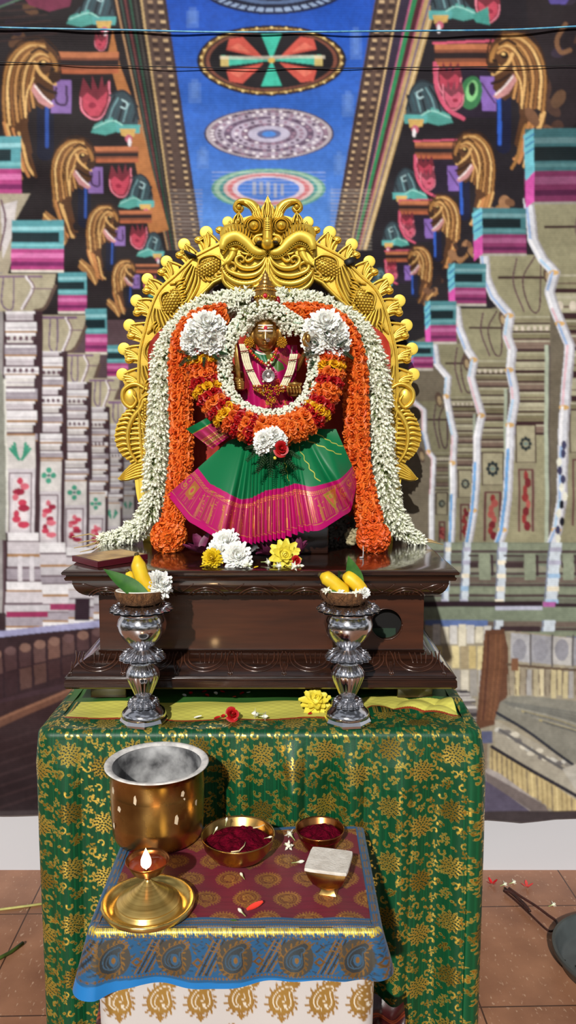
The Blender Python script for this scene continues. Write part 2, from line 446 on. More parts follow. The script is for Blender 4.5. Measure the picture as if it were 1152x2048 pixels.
    def bud(x, y, s, d, col=(188, 72, 92)):
        q = lambda pts: [(x + d * u * s, y + v * s) for u, v in pts]
        c.poly(q([(-24, -40), (-8, -14), (-6, -44), (6, -14), (14, -44), (18, -20), (30, -36), (28, 10), (10, 44), (-8, 46), (-28, 30), (-32, -4)]), [v * .62 for v in col])
        c.poly(q([(-16, -10), (4, 6), (24, -12), (22, 12), (8, 38), (-10, 38), (-24, 22), (-26, 0)]), col)
        c.curve(q([(-30, 0), (-26, 26), (-6, 44), (14, 40), (28, 8), (28, -30)]), 3.5 * s, (226, 130, 150)); c.ell(x - d * 6 * s, y + 16 * s, 8 * s, 6 * s, (146, 44, 66))
    def cap(x, y, s, d):                                           # teal bracket block with dark hatching
        q = lambda pts: [(x + d * u * s, y + v * s) for u, v in pts]
        c.poly(q([(-60, 40), (-30, 0), (-16, -44), (10, -52), (30, -30), (44, 20), (40, 36), (0, 30)]), (58, 74, 82))
        c.poly(q([(-62, 44), (-54, 26), (-16, 10), (6, 24), (6, 40), (-30, 50)]), (82, 156, 148)); c.poly(q([(-6, 26), (48, 26), (46, 46), (-4, 44)]), (92, 170, 168)); c.poly(q([(2, 36), (38, 36), (34, 54), (6, 52)]), (206, 170, 100))
        for k in range(7): c.curve(q([(-34 + k * 11, 20), (-26 + k * 11, -8 - k), (-10 + k * 8, -38 + k * 4)]), 4 * s, ((26, 30, 36), (110, 150, 156), (58, 84, 92))[k % 3])
        c.curve(q([(-20, -40), (8, -50), (30, -30), (42, 14)]), 5 * s, (40, 48, 56)); c.curve(q([(-56, 34), (-16, 18), (8, 28)]), 3.4 * s, (150, 206, 196)); c.curve(q([(6, -30), (18, -22), (14, -10), (4, -14)]), 3.4 * s, (170, 200, 204))
        c.ell(x + d * 22 * s, y + 58 * s, 8 * s, 9 * s, (190, 100, 120)); c.ell(x + d * 24 * s, y + 66 * s, 4 * s, 10 * s, (226, 220, 224))
    def shelf(xa, ya, xb, yb, d):
        h = yb - ya
        c.rect(xa, ya, xb, yb, (124, 72, 52)); c.rect(xa, ya, xb, ya + h * .25, (182, 112, 76)); c.rect(xa, ya + h * .36, xb, ya + h * .62, (38, 26, 28)); c.rect(xa, yb - h * .22, xb, yb, (170, 94, 62))
    # orange strip in perspective beside the border on the left, tan on the right
    c.poly([(226, 60), (240, 130), (262, 190), (290, 280), (310, 360), (338, 460), (300, 470), (270, 320), (240, 200), (215, 110)], (172, 112, 66))
    for i, (lx, ly, s) in enumerate([(66, 146, 1.0), (150, 325, .74), (208, 445, .56), (250, 545, .40)]):
        c.line([(lx + 26 * s, ly + 40 * s), (lx + 26 * s, ly + 160 * s)], 34 * s, (22, 24, 44))
        shelf(lx + 50 * s, ly - 42 * s, lx + 172 * s, ly + 2 * s, 1)
        c.rect(lx + 36 * s, ly + 14 * s, lx + 76 * s, ly + 82 * s, (134, 104, 168)); c.curve([(lx + 46 * s, ly + 30 * s), (lx + 46 * s, ly + 58 * s), (lx + 66 * s, ly + 62 * s), (lx + 66 * s, ly + 26 * s)], 5 * s, (70, 50, 84))
        bud(lx + 124 * s, ly + 48 * s, s, 1); cap(lx + 172 * s, ly + 80 * s, s * .9, 1)
        c.line([(lx + 29 * s, ly + 40 * s), (lx + 29 * s, ly + 148 * s)], 7 * s, (44, 78, 160))
        lion(lx, ly, s, 1)
    cap(190, 10, .9, 1); bud(150, -60, 1.0, 1); bud(202, 82, .42, 1)
    for i, (lx, ly, s) in enumerate([(1030, 126, 1.0), (945, 312, .72), (886, 425, .55), (838, 520, .42)]):
        c.rect(lx - 140 * s, ly - 10 * s, lx - 30 * s, ly + 110 * s, (38, 28, 44))
        shelf(lx - 160 * s, ly - 40 * s, lx - 44 * s, ly + 8 * s, -1); c.line([(lx - 162 * s, ly - 42 * s), (lx - 40 * s, ly - 46 * s)], 5 * s, (200, 84, 112))
        c.poly([(lx - 70 * s, ly + 26 * s), (lx - 36 * s, ly + 26 * s), (lx - 28 * s, ly + 96 * s), (lx - 66 * s, ly + 96 * s)], (132, 100, 176)); c.line([(lx - 66 * s, ly + 40 * s), (lx - 40 * s, ly + 80 * s)], 4 * s, (84, 60, 110))
        if i == 0:
            c.ell(lx - 88 * s, ly + 60 * s, 22 * s, 34 * s, (56, 116, 74), rot=.2); c.ell(lx - 86 * s, ly + 56 * s, 12 * s, 22 * s, (130, 196, 130), rot=.2); c.ell(lx - 86 * s, ly + 52 * s, 7 * s, 14 * s, (22, 44, 36))
        bud(lx - 132 * s, ly + 30 * s, s * .8, -1, (176, 64, 84)); bud(lx - 124 * s, ly + 64 * s, s * .7, -1, (200, 92, 116))
        c.curve([(lx - 160 * s, ly + 0 * s), (lx - 156 * s, ly + 50 * s), (lx - 136 * s, ly + 92 * s), (lx - 104 * s, ly + 112 * s)], 8 * s, (204, 88, 116))
        cap(lx - 180 * s, ly + 80 * s, s * .9, -1)
        c.line([(lx - 22 * s, ly + 60 * s), (lx - 22 * s, ly + 165 * s)], 30 * s, (24, 26, 52)); c.line([(lx - 32 * s, ly + 60 * s), (lx - 30 * s, ly + 160 * s)], 8 * s, (48, 92, 190))
        lion(lx, ly, s, -1)
        for k in range(12):
            c.ell(lx + rnd.uniform(30, 110) * s, ly + rnd.uniform(90, 230) * s, rnd.uniform(6, 18) * s, rnd.uniform(10, 24) * s, rnd.choice([(112, 78, 56), (70, 48, 40), (150, 110, 78), (40, 30, 32)]), rot=jit(1))
    cap(900, -4, .9, -1); bud(975, 10, .8, -1); c.poly([(944, 30), (976, 14), (980, 50), (952, 44)], (70, 150, 140)); c.poly([(1090, -20), (1152, -20), (1130, 10), (1100, 8)], (88, 76, 150))
    c.curve([(1130, 50), (1114, 80), (1122, 104), (1140, 100)], 9, (120, 86, 62))

    # ---- columns
    def capital(xa, ya, xb, yb, side, dim=1.0):
        h = yb - ya; m = lambda col: [v * dim for v in col]
        c.rect(xa, ya, xb, ya + h * .58, m((92, 160, 170))); c.rect(xa, ya + h * .12, xb, ya + h * .2, m((150, 206, 214))); c.rect(xa, ya + h * .24, xb - (xb - xa) * .1, ya + h * .44, m((24, 44, 50))); c.rect(xa, ya + h * .47, xb, ya + h * .53, m((124, 190, 196)))
        c.rect(xa, ya + h * .58, xb, yb, m((176, 70, 130))); c.rect(xa, ya + h * .66, xb, ya + h * .76, m((214, 120, 176))); c.rect(xa, ya + h * .84, xb, ya + h * .92, m((120, 40, 96)))
        c.rect(xa, yb, xb, yb + 5, m((224, 218, 206)))
    W1, W2, W3, OC, DK = (198, 192, 198), (226, 224, 228), (158, 150, 160), (160, 122, 84), (62, 42, 48)
    def colL(xa, xb, ytop, ymid, ypan, yred, ybase, yend, flower, sh=1.0):
        """pale column of the left arcade: neck mouldings, flower panel, red panel, stepped base"""
        w = xb - xa; m = lambda q: [v * sh for v in q]
        c.rect(xa - 2, ytop, xb + w * .25, ypan, m(DK)); c.rect(xa, ypan - 4, xb + w * .16, yend, m(DK))
        y = ytop; k = 0; rr = random.Random(int(xa))
        while y < ypan:
            h = w * rr.uniform(.22, .46); out = (2 + 4 * rr.random()) * (1 if k % 2 else -1)
            c.rect(xa - out * .5, y, xb + out, y + h, m((W1, W2, (206, 202, 200), W3)[k % 4])); c.rect(xa, y, xb, y + h * .25, m(W2))
            c.rect(xa - 1, y + h * .82, xb + out, y + h, m(OC if k % 2 else (104, 86, 94))); c.rect(xa + w * .05, y + h * .5, xb + out, y + h * .6, m((176, 168, 176)))
            if k in (2, 5):
                for q in range(5): c.ell(xa + (q + .5) * w / 5, y + h * .45, w * .06, w * .08, m((96, 70, 80)))
            y += h; k += 1
        c.rect(xa, ypan, xb, yred, m((206, 202, 200))); c.rect(xa, ypan, xb, ypan + 3, m(OC))
        fx, fy, fr = (xa + xb) / 2, (ypan + yred) / 2, w * .3
        g = m((66, 150, 124))
        if flower == 'leaf':
            for sx in (-1, 1):
                for q in range(3): c.curve([(fx + sx * 3, fy + fr * .9), (fx + sx * fr * (.4 + .2 * q), fy + fr * (.3 - .1 * q)), (fx + sx * fr * (.6 + .25 * q), fy - fr * (.9 - .3 * q))], w * .09, g)
        else:
            for q in range(4): c.ell(fx + fr * .62 * math.cos(q * PI / 2), fy + fr * .7 * math.sin(q * PI / 2), fr * .38, fr * .38, g)
            c.ell(fx, fy, fr * .2, fr * .2, m((50, 90, 90)))
        c.rect(xa, yred, xb, ybase, m(W1)); c.line([(xa + w * .15, ybase), (xa + w * .15, yred + 8), (xb - w * .12, yred + 8), (xb - w * .12, ybase)], 2.5, m((110, 92, 100))); c.rect(xa + w * .26, yred + 18, xb - w * .22, ybase - 6, m((214, 206, 210)))
        for q in range(9):
            t = q / 8.0; c.ell(fx + w * .16 * math.sin(q * 1.7), yred + 24 + (ybase - yred - 40) * t, w * (.1 + .05 * (q % 3)), (ybase - yred) * .055, m(rr.choice([(186, 60, 84), (204, 104, 120), (150, 40, 64)])))
        y = ybase; k = 0; e = 0.0
        while y < yend:
            h = w * rr.uniform(.28, .5); e = min(e + 1.2, 8)
            c.rect(xa - e + 8, y, xb + e + 8, min(y + h, yend), m((W2, W1, (188, 184, 190), W3)[k % 4])); c.rect(xa - e + 8, y + h * .82, xb + e + 8, y + h, m(OC if k % 3 == 1 else (104, 88, 96)))
            y += h; k += 1
    c.poly([(-150, 640), (300, 640), (300, 1290), (-150, 1290)], (84, 66, 72))
    def corbelL(x0, x1, x2, ya, yb):
        c.poly([(x0, ya), (x2, ya), (x2 - (x2 - x1) * .2, ya + (yb - ya) * .6), (x1 + 6, yb + 8), (x1, yb), (x0, yb)], (172, 164, 140)); w = x2 - x0
        c.rect(x0, ya + 3, x0 + w * .8, ya + 7, (120, 92, 124)); c.curve([(x0 + w * .2, ya + 8), (x0 + w * .18, yb - 14), (x0 + w * .34, yb - 6), (x0 + w * .36, ya + 8)], 3, (110, 90, 118))
        c.curve([(x0 + w * .55, ya + 6), (x0 + w * .64, ya + (yb - ya) * .4), (x0 + w * .48, yb - 4)], 5, (222, 216, 220)); c.curve([(x0 + w * .58, ya + 6), (x0 + w * .67, ya + (yb - ya) * .4), (x0 + w * .51, yb - 4)], 2.5, (110, 80, 90))
        c.line([(x0 + w * .64, ya + (yb - ya) * .4), (x2 - 8, ya + (yb - ya) * .4)], 2.5, (120, 98, 110)); c.curve([(x1, yb), (x1 + (x2 - x1) * .5, yb - 8), (x2 - 2, ya + 24)], 7, (92, 74, 66))
    capital(-150, 272, 42, 386, 0); c.poly([(-150, 386), (60, 386), (30, 440), (24, 520), (0, 600), (-150, 600)], (170, 160, 140)); c.poly([(0, 410), (34, 400), (24, 470), (6, 520)], (206, 200, 200)); c.curve([(2, 400), (10, 440), (0, 500)], 4, (110, 84, 96))
    capital(22, 440, 128, 540, 0); capital(116, 545, 174, 622, 0, .95); capital(170, 618, 214, 704, 0, .95); capital(214, 690, 256, 752, 0, .9)
    c.rect(-150, 545, 5, 1290, (150, 146, 146)); c.rect(-150, 720, -20, 1290, (90, 74, 78))
    corbelL(-20, 70, 112, 548, 622); corbelL(82, 124, 172, 630, 706); corbelL(130, 174, 200, 706, 768); corbelL(178, 214, 240, 756, 816); corbelL(216, 250, 272, 800, 850)
    colL(243, 268, 850, 0, 990, 1030, 1070, 1250, 'leaf', .62); colL(209, 240, 848, 0, 1005, 1052, 1110, 1262, 'leaf', .84); colL(172, 210, 814, 0, 985, 1030, 1100, 1268, 'c', .9); colL(126, 172, 764, 0, 960, 1010, 1095, 1262, 'c', .94)
    colL(72, 122, 702, 0, 920, 982, 1085, 1272, 'c', .98); colL(10, 70, 622, 0, 868, 938, 1065, 1284, 'leaf', 1.0)
    c.poly([(0, 740), (8, 760), (14, 860), (12, 1080), (-150, 1080), (-150, 700)], (140, 142, 132)); c.line([(10, 760), (16, 1060)], 4, (214, 214, 206))
    c.rect(14, 1222, 96, 1234, (140, 46, 84)); c.rect(100, 1208, 152, 1220, (140, 50, 88)); c.rect(-150, 1225, 12, 1290, (56, 42, 46)); c.rect(150, 1196, 180, 1240, (40, 24, 34))
    for (xa, ya) in ((36, 1112), (60, 1112)): c.rect(xa, ya, xa + 9, ya + 50, (206, 202, 208))
    # parapet and floor, left
    c.poly([(-150, 1278), (200, 1240), (230, 1262), (-150, 1300)], (150, 150, 186)); c.poly([(-150, 1290), (230, 1250), (230, 1420), (-150, 1520)], (50, 34, 38))
    for k in range(9):
        x = -20 + k * 29; y = 1306 - k * 6.4; h = 46 - k * 2.0
        c.poly([(x, y), (x + 24, y - 6), (x + 25, y + h - 5), (x + 2, y + h)], rnd.choice([(88, 64, 62), (74, 52, 54), (106, 76, 68)])); c.ell(x + 13, y + 2, 11, 9, rnd.choice([(124, 94, 84), (96, 72, 72)]))
        c.poly([(x, y + h + 4), (x + 25, y + h - 2), (x + 25, y + h + 44 - k * 2), (x + 2, y + h + 50 - k * 2)], rnd.choice([(62, 42, 44), (84, 60, 56), (54, 36, 40)]))
        c.line([(x + 26, y - 4), (x + 27, y + h + 44)], 2.5, (44, 30, 36))
    c.poly([(-150, 1436), (200, 1350), (240, 1372), (-150, 1480)], (60, 42, 48))
    for i in range(30):
        t = i / 29.0; y = 1440 + 7.5 * i; c.poly([(-150, y), (260, y - 90), (260, y - 60), (-150, y + 40)], [a + (b - a) * t for a, b in zip((54, 37, 39), (34, 25, 28))])
    c.rect(-150, 1560, 260, 1660, (40, 30, 33))
    c.poly([(-20, 1444), (150, 1372), (150, 1388), (-20, 1464)], (120, 82, 64), op=.6); c.poly([(-20, 1444), (150, 1372), (150, 1378), (-20, 1450)], (150, 108, 86), op=.5)
    for k in range(7): c.line([(-150, 1500 + 22 * k + 30), (110, 1450 + 22 * k)], 5, (60, 44, 46), op=.5)

    # right arcade: olive columns with pale jagged edges
    O1, O2, O3, BR = (144, 140, 112), (122, 116, 90), (168, 164, 138), (58, 36, 38)
    c.poly([(790, 700), (1300, 480), (1300, 1290), (790, 1290)], (104, 96, 82))
    edges = {4: [(825, 802), (848, 821), (848, 863), (857, 904), (867, 917), (863, 990), (863, 1085)],
             3: [(867, 688), (873, 729), (895, 755), (892, 793), (898, 824), (908, 872), (905, 926), (905, 990), (902, 1085)],
             2: [(911, 618), (917, 656), (933, 701), (946, 720), (940, 755), (949, 790), (962, 831), (952, 878), (952, 926), (946, 1021), (936, 1085)],
             1: [(966, 510), (971, 555), (987, 593), (1019, 631), (1013, 672), (1022, 700), (1018, 740), (1026, 775), (1028, 800), (1020, 850), (1018, 900), (1012, 1000), (1005, 1060), (995, 1090)],
             0: [(1056, 400), (1064, 480), (1084, 520), (1108, 545), (1098, 583), (1108, 618), (1120, 647), (1138, 691), (1133, 736), (1127, 815), (1124, 894), (1120, 1000), (1112, 1060), (1100, 1090)]}
    rights = {4: 905, 3: 955, 2: 1018, 1: 1100, 0: 1300}
    pans = {4: (985, 1030, 1085), 3: (940, 995, 1080), 2: (905, 970, 1082), 1: (850, 925, 1062), 0: (820, 905, 1050)}
    for i in (4, 3, 2, 1, 0):
        e = edges[i]; xr = rights[i]; ytop = e[0][1]; sh = (.96, 1., .96, .9, .8)[i]; m = lambda q: [v * sh for v in q]; rr = random.Random(40 + i)
        ypan, yred, ybase = pans[i]
        c.poly(e + [(xr, e[-1][1]), (xr, ytop)], m(O1))
        ex = lambda y: float(np.interp(y, [p[1] for p in e], [p[0] for p in e]))
        yc = ytop + (e[3][1] - ytop)                                # corbel part
        w = xr - ex(ypan)
        y = yc; k = 0
        while y < ypan:
            h = w * rr.uniform(.16, .32); xa = ex(y + h / 2)
            c.rect(xa, y, xr, y + h, m((O1, O3, O2, (122, 104, 92))[k % 4])); c.rect(xa, y + h * .76, xr, y + h, m(BR)); c.rect(xa, y + h * .5, xr, y + h * .56, m((98, 78, 70))); c.rect(xa, y + h * .1, xr, y + h * .2, m((178, 174, 152)))
            if k == 1:
                for q in range(7): c.ell(xa + (q + .5) * (xr - xa) / 7, y + h * .5, w * .045, w * .06, m((206, 196, 180)))
            y += h; k += 1
        x0 = ex(ytop + 8) + 16 * (1 + (1 - i * .2))
        wc = xr - x0
        c.rect(x0, ytop + (yc - ytop) * .35, xr, ytop + (yc - ytop) * .39, m(BR))
        c.curve([(x0 + wc * .35, ytop + 8), (x0 + wc * .3, ytop + (yc - ytop) * .45), (x0 + wc * .5, yc - 8)], 3, m((96, 70, 78)))
        c.curve([(x0 + wc * .7, ytop + 4), (x0 + wc * .48, ytop + (yc - ytop) * .4), (x0 + wc * .62, yc - 14), (x0 + wc * .8, yc - 16), (x0 + wc * .82, ytop + 8)], 3, m((84, 58, 66)))
        c.ell(ex(yc) - 14, yc + 6, 7, 16, m((92, 74, 64)), rot=-.2); c.ell(ex(yc) - 13, yc + 8, 4, 9, m((170, 150, 116)), rot=-.2)
        xa = ex(ypan + 20) + 14 - i; xz = xr - (30 if i == 1 else 14) + i
        c.rect(xa, ypan, xz, yred, m((158, 152, 126))); c.line([(xa, ypan), (xz, ypan), (xz, yred), (xa, yred), (xa, ypan)], 2.5, m(BR))
        fx, fy, fr = (xa + xz) / 2, (ypan + yred) / 2, min(xz - xa, yred - ypan) * .36
        for q in range(8): c.ell(fx + fr * .62 * math.cos(q * PI / 4), fy + fr * .75 * math.sin(q * PI / 4), fr * .26, fr * .3, m((34, 44, 48)))
        c.ell(fx, fy, fr * .3, fr * .3, m((110, 128, 120)))
        c.rect(xa, yred, xz, ybase, m((140, 134, 110))); c.line([(xa + 6, ybase), (xa + 6, yred + 14), (xz - 6, yred + 14), (xz - 6, ybase)], 4, m((96, 60, 60)))
        for q in range(8): c.ell(fx + (xz - xa) * .1 * math.sin(q * 1.9), yred + 26 + (ybase - yred - 36) * q / 7., (xz - xa) * (.12 + .05 * (q % 2)), (ybase - yred) * .07, m(rr.choice([(136, 50, 50), (110, 36, 42), (164, 84, 78)])))
        c.rect(xr - 12 + i, ytop + 200 - i * 20, xr - 2, 1090, m((166, 176, 158))); c.rect(xr - 4, ytop + 200 - i * 20, xr, 1090, m((90, 80, 76)))
        wd = 17 - i * 2.2
        c.line([(x + wd * .2, y) for x, y in e], wd + 2, m((170, 168, 176)), op=.9); c.line(e, wd, (206, 208, 216))
        for q in range(len(e) - 1):
            (xA, yA), (xB, yB) = e[q], e[q + 1]
            c.line([(xA - 3, yA), (xB - 3, yB)], wd * .3, rr.choice([(150, 176, 214), (232, 232, 236), (214, 180, 190), (170, 200, 226)]))
            if q % 3 == 2: c.ell(xB, yB, wd * .6, 5, (206, 168, 110))
        lo = [p for p in e if p[1] > ypan]
        if len(lo) > 1 and i in (1, 2, 3): c.line([(x - 2, y) for x, y in lo], wd * .45, (110, 160, 210))
        if len(lo) > 1 and i == 0:
            for q in range(12): c.ell(1122 + rr.uniform(-8, 8), 890 + q * 17, 5, 9, rr.choice([(26, 26, 36), (220, 220, 206), (60, 60, 90), (190, 190, 150)]))
    for xa, ya, xb, yb, d in ((1050, 258, 1300, 402, .62), (946, 416, 1052, 508, .72), (896, 528, 972, 608, .78), (850, 602, 912, 684, .8), (818, 684, 866, 736, .8)):
        capital(xa, ya, xb, yb, 1, d)
        w = (xb - xa) if xb < 1200 else 110
        c.poly([(xa - w * .02, ya + 12), (xa + w * .16, ya - 2), (xa + w * .18, ya + (yb - ya) * .58), (xa + w * .02, ya + (yb - ya) * .72)], (112, 190, 206)); c.poly([(xa + w * .02, ya + (yb - ya) * .72), (xa + w * .18, ya + (yb - ya) * .58), (xa + w * .18, yb), (xa + w * .02, yb + 14)], (206, 84, 166))
        for q in range(3): c.line([(xa + w * .02, ya + 20 + q * 14), (xa + w * .16, ya + 10 + q * 14)], 3, (60, 120, 170))
    # bases and stones on the right
    c.rect(820, 1085, 1300, 1290, (112, 120, 104))
    for k in range(9):
        y = 1088 + k * 22; c.rect(830, y, 1300, y + 12, ((128, 136, 116), (102, 104, 92), (134, 132, 116), (104, 92, 84))[k % 4]); c.rect(830, y + 13, 1300, y + 18, (74, 60, 60))
    for (x0, x1, w) in ((1102, 1086, 22), (1000, 990, 15), (930, 920, 13), (893, 884, 10)):
        c.poly([(x0, 1085), (x0 + w, 1085), (x1 + w, 1262), (x1, 1262)], (196, 206, 216)); c.line([(x0 - 2, 1085), (x1 - 2, 1262)], 3, (120, 130, 150))
        for q in range(6): c.rect(x0 - 2 - q * 2, 1095 + q * 26, x0 + w - q * 2, 1104 + q * 26, rnd.choice([(150, 180, 210), (224, 216, 196), (170, 170, 190)]))
        c.rect(x1, 1204, x1 + w + 4, 1218, (160, 90, 150))
    for (xa, xb) in ((1010, 1075), (1128, 1152), (940, 985)):
        c.line([(xa, 1112), (xb, 1112), (xb, 1150)], 4, (60, 44, 48)); c.rect(xb - 26, 1108, xb - 4, 1160, (132, 140, 120)); c.rect(xa, 1126, xb - 28, 1136, (58, 44, 46))
    c.rect(830, 1203, 1085, 1214, (40, 26, 34)); c.rect(1110, 1206, 1300, 1226, (48, 36, 40)); c.rect(830, 1214, 1300, 1240, (116, 126, 108)); c.rect(850, 1240, 975, 1254, (92, 112, 160)); c.rect(990, 1212, 1085, 1220, (170, 172, 190)); c.rect(1000, 1252, 1080, 1264, (60, 46, 50)); c.rect(1070, 1272, 1300, 1290, (96, 104, 140))
    c.poly([(850, 1250), (980, 1262), (1020, 1262), (1300, 1290), (1300, 1660), (850, 1660)], (150, 142, 124))
    for k in range(7):                                             # left run of stones
        x = 866 + k * 17; c.rect(x, 1252 + jit(4), x + 15, 1290 + jit(4), rnd.choice([(196, 194, 190), (170, 164, 156), (206, 200, 180), (184, 178, 160)])); c.rect(x + 4, 1292, x + 19, 1336 + jit(6), rnd.choice([(188, 170, 120), (206, 192, 146), (160, 146, 116)]))
        c.rect(x + 6, 1340, x + 21, 1390 + jit(6), rnd.choice([(170, 168, 164), (196, 190, 174), (150, 146, 140)]))
    for k in range(26): c.rect(905 + jit(16) + k, 1380 + k * 3, 940 + k + jit(6), 1384 + k * 3, rnd.choice([(110, 104, 104), (190, 186, 182), (60, 56, 60), (150, 146, 140)]))
    c.poly([(970, 1260), (1008, 1258), (1018, 1300), (1016, 1390), (990, 1450), (950, 1460), (962, 1350)], (98, 66, 50))
    for k in range(8): c.curve([(972 + k * 5, 1270), (970 + k * 5, 1340), (962 + k * 4, 1440)], 3.5, rnd.choice([(126, 86, 62), (84, 54, 44), (112, 76, 56)]))
    for k in range(7):
        x = 1022 + k * 42; c.poly([(x, 1266 + k * 3), (x + 38, 1270 + k * 3), (x + 38, 1326 + k * 3), (x, 1322 + k * 3)], rnd.choice([(168, 168, 172), (150, 150, 156), (180, 178, 176)])); c.ell(x + 18, 1300, 14, 22, (140, 140, 148)); c.line([(x + 40, 1270), (x + 40, 1332)], 4, (88, 84, 84))
    for k in range(24):
        x = 1018 + k * 12; c.rect(x, 1334 + jit(5) + k * .6, x + 10, 1392 + jit(6) + k * .6, rnd.choice([(190, 178, 140), (170, 160, 132), (150, 140, 122), (206, 194, 160), (160, 158, 156)])); c.line([(x, 1340), (x + jit(3), 1390)], 2, (106, 92, 78))
    c.line([(1016, 1330), (1300, 1352)], 5, (92, 76, 62)); c.rect(1024, 1318, 1038, 1342, (120, 84, 62))
    c.poly([(990, 1440), (1000, 1405), (1020, 1393), (1060, 1392), (1300, 1420), (1300, 1600), (1152, 1530), (1040, 1450), (1000, 1440)], (128, 126, 116))
    for k in range(14): c.curve([(1008 + k * 6, 1404 + k * 3), (1080 + k * 10, 1414 + k * 6), (1300, 1450 + k * 12)], 4, rnd.choice([(150, 148, 136), (112, 112, 106), (160, 150, 112), (134, 132, 124), (96, 96, 94)]))
    c.poly([(990, 1440), (1300, 1610), (1300, 1660), (990, 1530)], (158, 152, 138))
    for k in range(30):
        x = 994 + k * 9; y = 1446 + k * 5; c.ell(x + jit(4), y + 12 + jit(10), 8, 5, rnd.choice([(190, 188, 180), (130, 126, 120), (206, 200, 184), (110, 106, 104)]))
    c.curve([(994, 1426), (1060, 1466), (1152, 1534), (1300, 1630)], 6, (46, 48, 56)); c.curve([(1000, 1460), (1080, 1510), (1160, 1560)], 6, (94, 92, 92))
    c.poly([(980, 1495), (1110, 1572), (1152, 1600), (1300, 1690), (1150, 1660), (1080, 1600), (980, 1552)], (180, 162, 118))
    for k in range(18): c.line([(984 + k * 10, 1500 + k * 6), (986 + k * 10, 1546 + k * 7)], 3, rnd.choice([(150, 132, 96), (206, 188, 140), (126, 112, 90)]))
    c.curve([(984, 1494), (1060, 1540), (1152, 1592), (1300, 1680)], 7, (42, 40, 48)); c.poly([(1126, 1540), (1152, 1530), (1300, 1600), (1300, 1640), (1152, 1580)], (170, 166, 156))
    c.poly([(850, 1540), (970, 1545), (1060, 1610), (1100, 1640), (1150, 1660), (850, 1660)], (84, 78, 96)); c.poly([(960, 1530), (1000, 1548), (1090, 1612), (1076, 1634), (1000, 1580), (956, 1552)], (156, 148, 144)); c.poly([(970, 1545), (1090, 1610), (1100, 1626), (1080, 1634), (972, 1562)], (108, 98, 96)); c.rect(950, 1462, 985, 1486, (88, 92, 120)); c.rect(950, 1486, 975, 1540, (128, 112, 96))
    c.rect(-150, 1622, 1300, 1660, (60, 52, 54))
    # centre, mostly behind the shrine
    c.poly([(330, 640), (400, 500), (670, 500), (760, 640), (800, 1250), (280, 1250)], (64, 52, 54))
    c.noise(.12, 5, 2); c.noise(.1, 17, 3); c.noise(.08, 2, 7)
    c.blur(2)
    return c
cv = paint_backdrop()
BD_Y = 1.985
bd_mat = printed('printed vinyl', rough=0.6, bump=0.12, weave=260, spec=0.12, wstr=0.06)
nu, nv = 700, 860
X0, Z0 = P(-150, 800, BD_Y).x, P(576, -130, BD_Y).z
X1, Z1 = P(1300, 800, BD_Y).x, P(576, 1637, BD_Y).z
u, v = np.meshgrid(np.linspace(0, 1, nu), np.linspace(0, 1, nv))
wx = X0 + (X1 - X0) * u
hem = 0.010 * np.clip(1 - np.abs(wx - 0.61) / 0.09, 0, 1) - 0.008 * (wx < -0.2)      # the lower edge sags a little
wz = Z0 + (Z1 - hem - Z0) * v
wy = BD_Y + 0.0022 * np.sin(wz * 21 + 2.4 * np.sin(wx * 2.2)) + 0.002 * np.sin(wx * 9 + wz * 5) + 0.0014 * np.sin(wz * 57 + wx * 6) + 0.0016 * np.sin(wx * 31 + 4 * np.sin(wz * 4))
# where the painter put each spot, as seen on the flat print
dy = WALL_Y * 0 + BD_Y; dz = (wz - CAM_H)
fw = dy * CP - dz * SP; upc = dy * SP + dz * CP
PX = 576 + FP * wx / fw; PY = 1024 - FP * upc / fw
col = cv.at(PX, PY); col[..., 3] = 0
bd = fast_grid('hanging_backdrop', np.stack([wx, wy, wz], -1), nu, nv, col, bd_mat)
tag(bd, 'large printed vinyl backdrop of a painted temple corridor hanging on the wall', 'backdrop', kind='thing')

